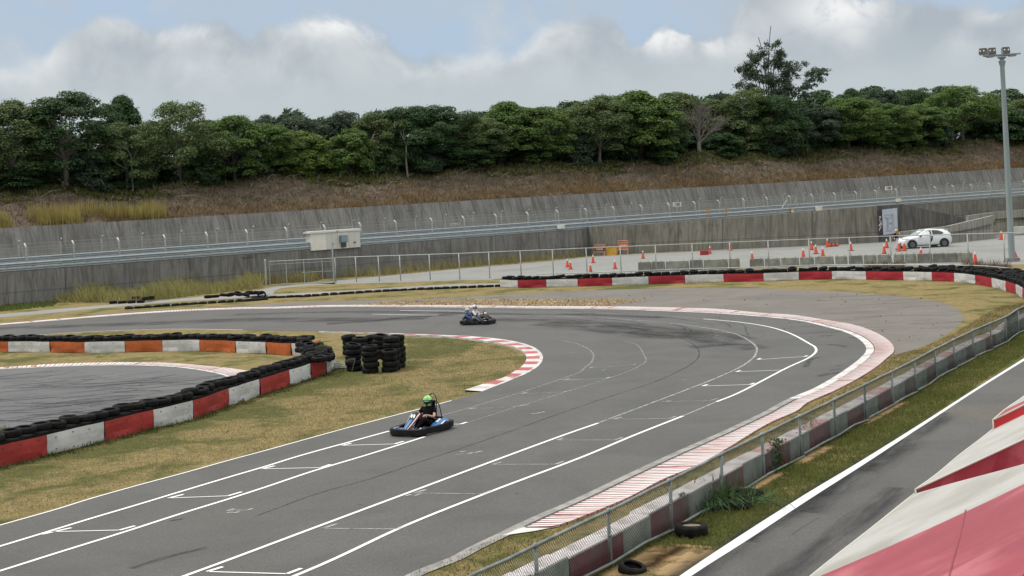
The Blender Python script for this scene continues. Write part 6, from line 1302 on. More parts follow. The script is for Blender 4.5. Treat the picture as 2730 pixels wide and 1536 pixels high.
# grass tufts at the foot of the long barrier and in the tyres
tf = []
for i in range(260):
    s_ = tz.uniform(0, plen(lowp)); p, d_ = along(lowp, s_); nn = perp(d_) * -abs(tz.gauss(0, .22)); c = p + nn; k = int(tz.uniform(6, 22)); tf += [(c.x + tz.gauss(0, .07), c.y + tz.gauss(0, .07), 0) for _ in range(k)]
tf = np.array(tf); stuff('barrier_weeds', blades(tf, NR.uniform(.04, .17, len(tf)), NR.uniform(.012, .028, len(tf)), .6, NR), island_mat('barrierweeds', [(.035, .055, .013), (.06, .08, .02), (.09, .10, .03), (.13, .115, .045)], trans=.2))
for c, lab in (((12, 1148), 'tuft of green grass growing out of the nearest tyre on the long barrier'), (Q0((2460, 215))[0], 'tuft of grass growing among the tyres at the bend')):
    g_ = gp(c, .72); rg = np.random.default_rng(int(c[0])); q_ = thing('grass_tuft', lab, 'plant', (g_.x, g_.y, .66)); n_ = 120; obj('foliage', blades(np.stack([rg.normal(0, .1, n_), rg.normal(0, .08, n_), np.zeros(n_)], 1), rg.uniform(.08, .26, n_), rg.uniform(.012, .02, n_), .5, rg), m_leaf['yellow'], q_)
# ================================================================== PEOPLE
m_skin = M('skin', (.50, .29, .20), (.44, .25, .17), 9, .55)
def skin_mesh(name, J, E, sub=2):
    """J: joint -> (x, y, z, radius) ; E: pairs of joints; the surface is grown round the skeleton"""
    ks = list(J); ix = {k: i for i, k in enumerate(ks)}; me = bpy.data.meshes.new(name); me.from_pydata([J[k][:3] for k in ks], [(ix[a], ix[b]) for a, b in E], []); me.update()
    o = bpy.data.objects.new(name, me); COL.objects.link(o); md = o.modifiers.new('skin', 'SKIN'); md.use_smooth_shade = True; md.branch_smoothing = .4
    sv = me.skin_vertices[0].data
    for k in ks: r = J[k][3]; sv[ix[k]].radius = (r, J[k][4] if len(J[k]) > 4 else r)
    sv[0].use_root = True
    s_ = o.modifiers.new('sub', 'SUBSURF'); s_.levels = s_.render_levels = sub
    dg = bpy.context.evaluated_depsgraph_get(); m2 = bpy.data.meshes.new_from_object(o.evaluated_get(dg)); bpy.data.objects.remove(o); m2.name = name; m2.polygons.foreach_set('use_smooth', [True] * len(m2.polygons)); return m2
def hand(J, E, side, wrist, fwd, curl, down=Vector((0, 0, -1))):
    """palm, four unequal fingers and a thumb, curled towards `down`"""
    w = Vector(wrist); f = Vector(fwd).normalized(); dn = (down - f * down.dot(f)).normalized(); lat = f.cross(dn).normalized() * (1 if side == 'l' else -1)
    pn = f'palm_{side}'; c = w + f * .05; J[pn] = (*c, .030, .017); E.append((f'wrist_{side}', pn))
    for i, (o, L) in enumerate(((.030, .070), (.011, .080), (-.009, .075), (-.028, .058))):
        prev = pn; p = c + lat * o + f * .042; a = .25
        for k, (q, r) in enumerate(((0, .0105), (.42, .0098), (.35, .0092), (.28, .008))):
            a += curl * (.8 if k else 0); p = p + (f * math.cos(a) + dn * math.sin(a)) * (L * q); nm = f'f{i}{k}_{side}'; J[nm] = (*p, r); E.append((prev, nm)); prev = nm
    prev = pn; p = w + f * .03 + lat * .03
    for k, (dv, r) in enumerate((((f * .3 + lat * .7 + dn * .3), .0125), ((f * .8 + lat * .35 + dn * .5), .011), ((f * .8 - lat * .1 + dn * .7), .0095))):
        p = p + dv.normalized() * .03; nm = f't{k}_{side}'; J[nm] = (*p, r); E.append((prev, nm)); prev = nm
def helmet(parent, c, r, yaw, pitch, shell, stripes=(), visor=None, chin=True, s=1.0):
    """full face helmet: shell with chin bar, dark visor, painted bands"""
    Mx = Matrix.Translation(c) @ Matrix.Rotation(yaw, 4, 'Z') @ Matrix.Rotation(pitch, 4, 'Y') @ Matrix.Scale(s, 4)
    def patch(r_, az0, az1, el0, el1, nu=18, nv=10, th=.006):
        mb = MB(); g = lambda a, e, rr: Vector((rr * 1.06 * math.cos(e) * math.cos(a) + (.022 if e < .1 and abs(a) < .9 else 0) * max(0, math.cos(a)), rr * .88 * math.cos(e) * math.sin(a), rr * (1.0 if e > 0 else 1.12) * math.sin(e)))
        A_ = [[g(az0 + (az1 - az0) * i / nu, el0 + (el1 - el0) * j / nv, r_) for i in range(nu + 1)] for j in range(nv + 1)]; B_ = [[g(az0 + (az1 - az0) * i / nu, el0 + (el1 - el0) * j / nv, r_ - th) for i in range(nu + 1)] for j in range(nv + 1)]
        for j in range(nv): mb.strip(A_[j], A_[j + 1]); mb.strip(B_[j + 1], B_[j])
        mb.strip(B_[0], A_[0]); mb.strip(A_[-1], B_[-1]); mb.uv = {}
        mb.v = [tuple(Mx @ Vector(v)) for v in mb.v]; return mb
    h = obj('helmet', patch(r, -math.pi, math.pi, -.98, math.pi / 2, 36, 22), shell, parent, auto=60)
    mv = visor or M('visor', (.012, .012, .016), rough=.12, spec=.6); obj('visor', patch(r + .006, -1.15, 1.15, -.30, .26, 20, 8), mv, h, auto=60)
    obj('rim', patch(r + .003, -2.6, 2.6, -1.0, -.86, 30, 3), m_black, h, auto=60)
    for k, (az0, az1, e0, e1, mm) in enumerate(stripes): obj('stripe', patch(r + .003, az0, az1, e0, e1, 14, 8), mm, h, auto=60)
    return h
def person(name, label, Mw, J, E, clothes, hel, group=None, extra=None):
    q = thing(name, label, 'person', (0, 0, 0), 0, group); q.matrix_world = Mw
    slim = {'pelvis': .8, 'belly': .78, 'chest': .78, 'sho': .72, 'hip': .74, 'knee': .74, 'ank': .72, 'toe': .62}; J = {k: (*v[:3], *(r * slim.get(k.split('_')[0], 1.0) for r in v[3:])) for k, v in J.items()}
    obj('body', skin_mesh('body', J, E, 1), m_skin, q)
    for nm, js, es, mm in clothes: obj(nm, skin_mesh(nm, js, es, 1), mm, q)
    helmet(q, **hel); return q
def seated(sleeve=True, hands=((.06, .17, .50), (.06, -.17, .50)), turn=0.0, sp=1.0):
    """sitting driver, x forward: joints of body and clothing"""
    B = {'pelvis': (-.36, 0, .20, .13), 'belly': (-.41, 0, .34, .125, .145), 'chest': (-.46, 0, .52, .125, .165), 'neck0': (-.47, 0, .66, .06), 'neck': (-.46, 0, .72, .055), 'head': (-.45, 0, .80, .085), 'head2': (-.445, 0, .88, .075)}; E = [('pelvis', 'belly'), ('belly', 'chest'), ('chest', 'neck0'), ('neck0', 'neck'), ('neck', 'head'), ('head', 'head2')]
    for sd_, y, hd in (('l', 1, hands[0]), ('r', -1, hands[1])):
        B[f'sho_{sd_}'] = (-.46, .19 * y, .61, .062); B[f'elb_{sd_}'] = (-.24, .31 * y, .41, .043); w = Vector(hd) + Vector((-.10, .02 * y, -.01)); B[f'wrist_{sd_}'] = (*w, .028); E += [('chest', f'sho_{sd_}'), (f'sho_{sd_}', f'elb_{sd_}'), (f'elb_{sd_}', f'wrist_{sd_}')]
        hand(B, E, sd_, w, Vector(hd) - w + Vector((.05, 0, 0)), .55, Vector((.2, -.5 * y, -1)))
        B[f'hip_{sd_}'] = (-.30, .10 * y, .20, .085); B[f'knee_{sd_}'] = (.14, .20 * y, .42, .062); B[f'ank_{sd_}'] = (.48, .17 * y, .17, .042); B[f'toe_{sd_}'] = (.62, .17 * y, .22, .036); E += [('pelvis', f'hip_{sd_}'), (f'hip_{sd_}', f'knee_{sd_}'), (f'knee_{sd_}', f'ank_{sd_}'), (f'ank_{sd_}', f'toe_{sd_}')]
    g = lambda k, a=.012: (*B[k][:3], *(r + a for r in B[k][3:])); S = {k: g(k) for k in ('belly', 'chest')}; S['hem'] = (-.38, 0, .25, .15); S['coll'] = (-.468, 0, .68, .075); es = [('belly', 'hem'), ('belly', 'chest'), ('chest', 'coll')]
    for sd_ in 'lr':
        S['sho_' + sd_] = g('sho_' + sd_, .014); es.append(('chest', 'sho_' + sd_)); a, b = Vector(B['sho_' + sd_][:3]), Vector(B['elb_' + sd_][:3]); c = b if sleeve else a.lerp(b, .62); S['elb_' + sd_] = (*c, .060 if not sleeve else .055); es.append(('sho_' + sd_, 'elb_' + sd_))
        if sleeve: w = Vector(B['wrist_' + sd_][:3]); S['cuff_' + sd_] = (*Vector(B['elb_' + sd_][:3]).lerp(w, .92), .040); es.append(('elb_' + sd_, 'cuff_' + sd_))
    P = {'pelvis': g('pelvis', .008)}; ep = []
    for sd_ in 'lr':
        for a, k in (('hip_', .016), ('knee_', .016)): P[a + sd_] = g(a + sd_, k)
        P['ank_' + sd_] = (*Vector(B['knee_' + sd_][:3]).lerp(Vector(B['ank_' + sd_][:3]), .93), .058); ep += [('pelvis', 'hip_' + sd_), ('hip_' + sd_, 'knee_' + sd_), ('knee_' + sd_, 'ank_' + sd_)]
    F_ = {}; ef = []
    return B, E, (S, es), (P, ep), {sd_: ({'a': (*B['ank_' + sd_][:3], .05), 'h': (B['ank_' + sd_][0] - .02, B['ank_' + sd_][1], B['ank_' + sd_][2] - .05, .042), 't': (*B['toe_' + sd_][:3], .046)}, [('a', 'h'), ('h', 't')]) for sd_ in 'lr'}
m_blackcloth = M('black_cloth', (.005, .005, .008), (.010, .010, .014), 8, .95, spec=.08, bump=.6, bscale=14); m_whitecloth = M('white_cloth', (.62, .60, .61), (.52, .50, .52), 6, .85); m_bluecloth = M('blue_cloth', (.045, .10, .30), (.03, .05, .15), 5, .8); m_denim = M('denim', (.10, .14, .20), (.07, .10, .15), 7, .9); m_greycloth = M('grey_cloth', (.10, .105, .10), (.07, .07, .07), 7, .9); m_shoe = M('shoe', (.03, .03, .03), rough=.6)
# ================================================================== KARTS
m_kblack = M('kart_plastic', (.007, .007, .008), (.012, .012, .013), 5, .5, spec=.22); m_kblue = M('kart_blue', (.040, .15, .36), (.045, .17, .40), 3, .3, spec=.5); m_kwhite = M('kart_white', (.66, .67, .68), rough=.35); m_kred = M('kart_red', (.45, .07, .05), rough=.4); m_ksteel = M('kart_steel', (.05, .05, .055), rough=.35, metal=.6); m_slick = M('slick', (.018, .018, .018), rough=.8); m_rim = M('kart_rim', (.30, .30, .31), rough=.35, metal=.6)
def arc(pts, sub=8): return smooth([Vector(p) for p in pts], sub)
def make_kart(label, group, L=1.0, Wd=1.0, blue=True, twin=False):
    k = thing('kart', label, 'kart', (0, 0, 0), 0, group)
    # surrounding bumper: a thick plastic ring, higher at the sides
    outl = [(.98, 0), (.965, .30), (.88, .52), (.70, .60), (.50, .56), (.30, .62), (0, .655), (-.45, .665), (-.75, .655), (-.92, .58), (-.98, .35), (-.99, 0)]; outl = outl + [(x, -y) for x, y in outl[-2:0:-1]]
    ring = arc([(x * L, y * Wd, 0) for x, y in outl] + [(outl[0][0] * L, 0, 0)], 5)[:-1]; N = len(ring); mb = MB(); pf = [(.0, .045), (.012, .06), (.012, .215), (.0, .235), (-.05, .24), (-.085, .225), (-.085, .06)]
    rows_ = []
    for i, p in enumerate(ring):
        d_ = (ring[(i + 1) % N] - ring[i - 1]).normalized(); nn = Vector((d_.y, -d_.x, 0)); lift = .02 * (p.x < -.5) ; rows_.append([p + nn * (-a if False else a) * 1.0 + Vector((0, 0, z + lift)) for a, z in [(a_, z_) for a_, z_ in pf]])
    for i in range(N):
        for j in range(len(pf)): mb.add([rows_[i][j], rows_[(i + 1) % N][j], rows_[(i + 1) % N][(j + 1) % len(pf)], rows_[i][(j + 1) % len(pf)]], [(0, 1, 2, 3)])
    obj('bumper', mb, m_kblack, k, auto=45, fixn=True)
    mb = MB(); [mb.box((x * L, y * Wd, .16), (.035, .02, .035)) for x, y in ((.2, .64), (-.1, .665), (-.6, .672), (.2, -.64), (-.1, -.665), (-.6, -.672), (.55, .58), (.55, -.58))]; obj('reflector', mb, m_rim if twin else m_kblack, k)
    mb = MB(); mb.box((-.05, 0, .07), (1.5 * L, .62 * Wd, .03)); obj('floor', mb, m_ksteel, k)
    mb = MB(); 
    for y in (-.33, .33): mb.tube([(.72 * L, y * .7, .09), (.3, y * Wd, .09), (-.8 * L, y * Wd, .10)], .018, 6)
    mb.tube([(.55, -.5 * Wd, .12), (.55, .5 * Wd, .12)], .015, 6); mb.tube([(-.62, -.52 * Wd, .13), (-.62, .52 * Wd, .13)], .02, 6); obj('chassis', mb, m_kred if blue else m_ksteel, k, smooth_=True)
    for x, y, w in ((.55, .50, .13), (.55, -.50, .13), (-.62, .53, .20), (-.62, -.53, .20)):
        MM = Matrix.Translation((x * L, y * Wd, .135)) @ Matrix.Rotation(R(90), 4, 'X'); r = .133; pr_ = [(.065, -w / 2), (r - .03, -w / 2), (r, -w / 2 + .03), (r, w / 2 - .03), (r - .03, w / 2), (.065, w / 2)]
        wh = thing('x', 'x', 'x'); bpy.data.objects.remove(wh)
        mb = MB(); mb.lathe(pr_, 20, closed=True); mb.v = [tuple(MM @ Vector(v)) for v in mb.v]; tr = obj('wheel', mb, m_slick, k, auto=50); mb = MB(); mb.lathe([(.001, -.02), (.066, -.045), (.066, .045), (.001, .02)], 14); mb.v = [tuple(MM @ Vector(v)) for v in mb.v]; obj('rim', mb, m_rim, tr, auto=40)
    seats = (-.27, .27) if twin else (0,)
    for i, y in enumerate(seats):
        mb = MB(); x0 = .0 if not twin else (-.05, .12)[i]; A_, B_ = [], []; pr_ = [(-.02, .13), (-.25, .10), (-.40, .13), (-.50, .28), (-.56, .45), (-.60, .60)]
        rows2 = [[Vector((x0 + px + .06 * abs(s_) ** 2, y + s_ * (.21 - .02 * j * .6), pz + .09 * s_ * s_)) for s_ in (-1, -.7, -.35, 0, .35, .7, 1)] for j, (px, pz) in enumerate(pr_)]
        for a, b in zip(rows2, rows2[1:]): mb.strip(a, b); mb.strip([p - Vector((.03, 0, .03)) for p in b], [p - Vector((.03, 0, .03)) for p in a])
        mb.uv = {}; obj('seat', mb, m_kblack, k, auto=60)
        wc = Vector((x0 + .06, y, .50)); ax = Vector((-.75, 0, .66)).normalized(); e1 = Vector((0, 1, 0)); e2 = ax.cross(e1); mb = MB(); mb.tube([wc + (e1 * math.cos(a) + e2 * math.sin(a)) * .155 for a in [6.283 * q / 20 for q in range(20)]], .016, 7, closed=True); [mb.tube([wc, wc + (e1 * math.cos(a) + e2 * math.sin(a)) * .155], .012, 5) for a in (-.3, 3.44, 1.57 + 3.14)]; sw = obj('steering_wheel', mb, m_kblack, k, smooth_=True); mb = MB(); mb.tube([wc, wc - ax * .45], .014, 6); obj('column', mb, m_ksteel, sw)
    # steering fairing
    ny = seats[-1] if twin else 0.0; pr_ = [(.86, .16, .07), (.72, .26, .11), (.50, .40, .14), (.33, .52, .16), (.22, .58, .165), (.14, .56, .15)]
    def fair(j0, j1, s0, s1, up=0.0): 
        mb_ = MB()
        for j in range(j0, j1):
            (xa, za, wa), (xb, zb_, wb) = pr_[j], pr_[j + 1]; f = lambda x, z, w, s_: Vector((x, ny + s_ * w, z + .05 * (1 - s_ * s_) + up)); n_ = 6; mb_.strip([f(xb, zb_, wb, s0 + (s1 - s0) * i / n_) for i in range(n_ + 1)], [f(xa, za, wa, s0 + (s1 - s0) * i / n_) for i in range(n_ + 1)]); mb_.strip([f(xa, za - .03, wa, s0 + (s1 - s0) * i / n_) for i in range(n_ + 1)], [f(xb, zb_ - .03, wb, s0 + (s1 - s0) * i / n_) for i in range(n_ + 1)])
        mb_.uv = {}; return mb_
    if not twin:
        fa = obj('fairing', fair(0, 5, -1, 1), m_kblack, k, auto=60); obj('fairing_panel', fair(0, 2, -.55, .40, .006), m_kblue, fa, auto=60); obj('fairing_edge', fair(1, 5, .93, 1, .010), m_kred, fa, auto=60); obj('fairing_edge', fair(0, 4, .74, .90, .012), m_kwhite, fa, auto=60)
        obj('fairing_edge', fair(0, 5, -1, -.86, .010), m_kwhite, fa, auto=60); mb = MB(); [mb.box((.36 + .035 * (j % 2), -.08 + .045 * j, .555 - .02 * (j % 2)), (.11, .032, .012), M=Matrix.Rotation(.85, 4, 'Y')) for j in range(4)]; obj('number', mb, m_kwhite, fa)
    else:
        fa = obj('fairing', fair(0, 4, -1, 1), m_kblack, k, auto=60); mb = MB(); mb.ball((.30, ny, .56), (.10, .12, .07), 12, 8); obj('fairing_cap', mb, m_kwhite, fa, smooth_=True); mb = MB(); mb.box((.42, ny, .47), (.13, .2, .03), M=Matrix.Rotation(.85, 4, 'Y')); obj('number', mb, M('ochre', (.30, .20, .10), rough=.6), fa)
    # front deck pads and side pods
    for s_ in (-1, 1):
        mb = MB(); top_ = arc([(.90, .14 * s_, .215), (.88, .36 * s_, .22), (.76, .50 * s_, .225), (.58, .47 * s_, .22), (.60, .22 * s_, .20), (.74, .10 * s_, .205), (.90, .14 * s_, .215)], 5)[:-1]; top_ = [Vector((p.x * L, p.y * Wd, p.z)) for p in top_]; mb.poly(top_); mb.strip(top_ + [top_[0]], [p - Vector((0, 0, .05)) for p in top_ + [top_[0]]]); mb.uv = {}; pd = obj('front_pad', mb, m_kblue if blue else m_kblack, k, fixn=True); mb = MB(); mb.box((.72 * L, .34 * s_ * Wd, .236), (.16, .05, .014), .3 * s_); obj('slot', mb, m_kblack, pd); mb = MB(); mb.box((.66 * L, .44 * s_ * Wd, .234), (.16, .04, .012), .5 * s_); obj('edge_stripe', mb, m_kwhite, pd)
        mb = MB(); rr = [(-.02, .50, .20), (-.2, .52, .30), (-.45, .50, .36), (-.68, .50, .34), (-.85, .48, .26)]
        mb.strip([Vector((x * L, (y + .11) * s_ * Wd, z - .08)) for x, y, z in rr], [Vector((x * L, y * s_ * Wd, z)) for x, y, z in rr]); mb.strip([Vector((x * L, y * s_ * Wd, z)) for x, y, z in rr], [Vector((x * L, (y - .20) * s_ * Wd, z - .05)) for x, y, z in rr]); mb.uv = {}; sp_ = obj('side_pod', mb, m_kblue if blue else m_kblack, k, auto=60); mb = MB(); mb.strip([Vector((x * L, (y + .115) * s_ * Wd, z - .07)) for x, y, z in rr[1:3]], [Vector((x * L, (y - .1) * s_ * Wd, z + .008)) for x, y, z in rr[1:3]]); mb.strip([Vector((x * L, (y + .115) * s_ * Wd, z - .07)) for x, y, z in rr[3:5]], [Vector((x * L, (y - .1) * s_ * Wd, z + .008)) for x, y, z in rr[3:5]]); mb.uv = {}; obj('pod_panel', mb, m_kwhite if blue else m_ksteel, sp_)
    mb = MB(); mb.box((-.60, -.30 * Wd, .26), (.34, .26, .26)); mb.tube([(-.7, -.18, .3), (-.85, -.05, .33), (-.9, .2, .3)], .04, 8); mb.box((-.62, -.3 * Wd, .42), (.2, .16, .08)); obj('engine', mb, m_ksteel, k)
    mb = MB(); mb.box((.18, .26 * Wd, .14), (.26, .14, .10)); obj('tank', mb, m_ksteel, k)
    if not twin:
        mb = MB(); mb.tube(arc([(-.56, .19, .14), (-.62, .18, .6), (-.70, .13, .98), (-.71, .0, 1.09), (-.70, -.13, .98), (-.62, -.18, .6), (-.56, -.19, .14)], 6), .017, 8); mb.tube(arc([(-.80, .26, .14), (-.74, .25, .55), (-.70, .19, .80), (-.70, 0, .86), (-.70, -.19, .80), (-.74, -.25, .55), (-.80, -.26, .14)], 6), .016, 8); obj('roll_hoop', mb, m_ksteel, k, smooth_=True); mb = MB(); mb.box((-.655, 0, .73), (.05, .22, .30)); obj('headrest', mb, m_kblack, k)
    else:
        for y in seats: mb = MB(); mb.tube(arc([(-.52 + .1 * (y > 0), y - .17, .14), (-.60 + .1 * (y > 0), y - .16, .5), (-.63 + .1 * (y > 0), y, .60), (-.60 + .1 * (y > 0), y + .16, .5), (-.52 + .1 * (y > 0), y + .17, .14)], 5), .018, 7); obj('seat_hoop', mb, m_kblack, k, smooth_=True)
        mb = MB(); mb.tube([(.02, seats[1] - .12, .2), (.08, seats[1] - .12, .5)], .02, 6); mb.tube(arc([(.30, ny + .17, .5), (.22, ny + .2, .66), (.24, ny, .72), (.28, ny - .18, .62)], 5), .016, 6); obj('front_hoop', mb, m_kblack, k, smooth_=True)
    return k
Kz = crop(1020, 1040, 10.35)
fl_, fr_, rr_ = G(Kz((196, 1300), (1290, 1275), (1905, 1030)))
k1 = make_kart('blue, white and black racing kart with a tall roll hoop, driven along the main straight', 'karts on the track')
ang1 = math.atan2((fr_ - rr_).y, (fr_ - rr_).x); print('KART1', (fr_ - rr_).length, (fr_ - fl_).length, math.degrees(ang1), math.degrees(math.atan2((fl_ - fr_).y, (fl_ - fr_).x)))
h1 = R(-121)
c1 = (fl_ + rr_) / 2 + Vector((.0, .05, 0)); k1.location = c1; k1.rotation_euler = (0, 0, h1); S1 = .90; k1.scale = (S1,) * 3
Mk1 = Matrix.Translation(c1) @ Matrix.Rotation(h1, 4, 'Z') @ Matrix.Scale(S1, 4)
B, E, shirt, pants, feet = seated(False)
m_hg = M('helmet_green', (.10, .46, .16), (.20, .55, .26), 6, .3); m_hy = M('helmet_yellow', (.66, .80, .06), rough=.35); m_hc = M('helmet_cyan', (.14, .42, .42), rough=.3); m_hk = M('helmet_black', (.02, .02, .025), rough=.35)
person('person', 'person in black short sleeved shirt and yellow green helmet driving the blue kart', Mk1 @ Matrix.Translation((.02, 0, -.02)) @ Matrix.Scale(1.1, 4), B, E, [('shirt', *shirt, m_blackcloth), ('trousers', *pants, m_blackcloth), ('shoe', *feet['l'], m_shoe), ('shoe', *feet['r'], m_shoe)],
       dict(c=Vector((-.42, 0, .835)), r=.148, yaw=R(22), pitch=R(6), shell=m_hg, stripes=((.55, 1.0, .30, 1.45, m_hy), (-1.1, -.75, .28, 1.4, m_hy), (.15, .9, -.95, -.55, m_hy), (-.9, -.3, -.95, -.62, m_hy), (-.45, .35, .30, .8, m_hc), (.9, 2.4, -.5, .2, m_hk), (-.30, .15, -.8, -.34, m_hk))))
K2 = crop(1210, 800, 18.115)
k2 = make_kart('black two seat kart with two people side by side, going through the far hairpin', 'karts on the track', .93, 1.0, False, True)
g_ = gp(K2((1190, 1165))[0]); h2 = R(-22); S2 = .90; k2.location = g_; k2.rotation_euler = (0, 0, h2); k2.scale = (S2,) * 3
Mk2 = Matrix.Translation(g_) @ Matrix.Rotation(h2, 4, 'Z') @ Matrix.Scale(S2, 4)
m_hw = M('helmet_white', (.68, .69, .70), rough=.3); m_hr = M('helmet_red', (.45, .10, .12), rough=.35); m_hsg = M('helmet_stripe_grey', (.12, .12, .13), rough=.35)
B, E, shirt, pants, feet = seated(True, ((.04, .13, .46), (.06, -.15, .46)))
person('person', 'passenger in blue top and jeans with a white and grey helmet', Mk2 @ Matrix.Translation((-.12, -.27, .0)) @ Matrix.Scale(.97, 4), B, E, [('shirt', *shirt, m_bluecloth), ('trousers', *pants, m_denim), ('shoe', *feet['l'], m_kwhite), ('shoe', *feet['r'], m_kwhite)], dict(c=Vector((-.42, 0, .83)), r=.14, yaw=R(-72), pitch=R(4), shell=m_hw, stripes=((-.15, .15, .4, 1.4, m_hsg), (.45, .7, .4, 1.3, m_hsg), (-.7, -.45, .4, 1.3, m_hsg))))
B, E, shirt, pants, feet = seated(True, ((.08, .15, .50), (.06, -.16, .50)))
person('person', 'driver in white top with a red and white helmet, far seat of the black kart', Mk2 @ Matrix.Translation((.14, .30, .03)) @ Matrix.Scale(1.06, 4), B, E, [('shirt', *shirt, m_whitecloth), ('trousers', *pants, m_greycloth), ('shoe', *feet['l'], m_shoe), ('shoe', *feet['r'], m_shoe)], dict(c=Vector((-.42, 0, .835)), r=.145, yaw=R(-58), pitch=R(5), shell=m_hw, stripes=((.1, .8, .3, 1.3, m_hr), (-.9, -.3, .35, 1.2, M('helmet_palegreen', (.50, .62, .50), rough=.35)))))
# person standing by the car
fp_ = gp(H3((548, 818))[0]); hgt = 1.72
J = {'pelvis': (0, 0, .93, .115, .14), 'belly': (.01, 0, 1.08, .105, .135), 'chest': (0, 0, 1.27, .11, .155), 'neck0': (0, 0, 1.42, .06), 'neck': (.01, 0, 1.48, .052), 'head': (.03, 0, 1.57, .085), 'head2': (.03, 0, 1.65, .08)}; E = [('pelvis', 'belly'), ('belly', 'chest'), ('chest', 'neck0'), ('neck0', 'neck'), ('neck', 'head'), ('head', 'head2')]
for sd_, y, elb, wr in (('l', 1, (-.12, .33, 1.12), (-.16, .46, .88)), ('r', -1, (.20, -.24, 1.10), (.40, -.20, .94))):
    J[f'sho_{sd_}'] = (0, .19 * y, 1.38, .06); J[f'elb_{sd_}'] = (*elb, .042); J[f'wrist_{sd_}'] = (*wr, .028); E += [('chest', f'sho_{sd_}'), (f'sho_{sd_}', f'elb_{sd_}'), (f'elb_{sd_}', f'wrist_{sd_}')]; hand(J, E, sd_, wr, Vector(wr) - Vector(elb), .35, Vector((.3, 0, -.6)))
    J[f'hip_{sd_}'] = (0, .10 * y, .88, .085); J[f'knee_{sd_}'] = (.05 * y, .11 * y, .48, .06); J[f'ank_{sd_}'] = (-.02 * y, .12 * y, .09, .042); J[f'toe_{sd_}'] = (.13 - .02 * y, .13 * y, .035, .035); E += [('pelvis', f'hip_{sd_}'), (f'hip_{sd_}', f'knee_{sd_}'), (f'knee_{sd_}', f'ank_{sd_}'), (f'ank_{sd_}', f'toe_{sd_}')]
ad = lambda k, a: (*J[k][:3], *(r + a for r in J[k][3:]))
S = {'belly': ad('belly', .035), 'chest': ad('chest', .045), 'hem': (0, 0, .74, .17, .19), 'coll': (0, 0, 1.43, .085)}; es = [('belly', 'hem'), ('belly', 'chest'), ('chest', 'coll')]
for sd_ in 'lr': S['sho_' + sd_] = ad('sho_' + sd_, .035); S['el' + sd_] = (*Vector(J['sho_' + sd_][:3]).lerp(Vector(J['elb_' + sd_][:3]), .7), .062); es += [('chest', 'sho_' + sd_), ('sho_' + sd_, 'el' + sd_)]
P = {'pelvis': ad('pelvis', .006)}; ep = []
for sd_ in 'lr':
    P['hip_' + sd_] = ad('hip_' + sd_, .014); P['knee_' + sd_] = ad('knee_' + sd_, .016); P['an' + sd_] = (*Vector(J['knee_' + sd_][:3]).lerp(Vector(J['ank_' + sd_][:3]), .95), .055); ep += [('pelvis', 'hip_' + sd_), ('hip_' + sd_, 'knee_' + sd_), ('knee_' + sd_, 'an' + sd_)]
m_gold = M('helmet_gold', (.46, .33, .08), (.55, .42, .14), 5, .3, .3)
person('person', 'person in a black tunic with a golden helmet standing in front of the white car', Matrix.Translation(fp_) @ Matrix.Rotation(R(18), 4, 'Z') @ Matrix.Scale(1.0, 4), J, E, [('shirt', S, es, m_blackcloth), ('trousers', P, ep, m_whitecloth)] + [('shoe', {'a': (*J['ank_' + s_][:3], .05), 'h': (J['ank_' + s_][0] - .03, J['ank_' + s_][1], .045, .042), 't': (*J['toe_' + s_][:3], .045)}, [('a', 'h'), ('h', 't')], m_shoe) for s_ in 'lr'], dict(c=Vector((.03, 0, 1.60)), r=.145, yaw=R(-20), pitch=0, shell=m_gold))
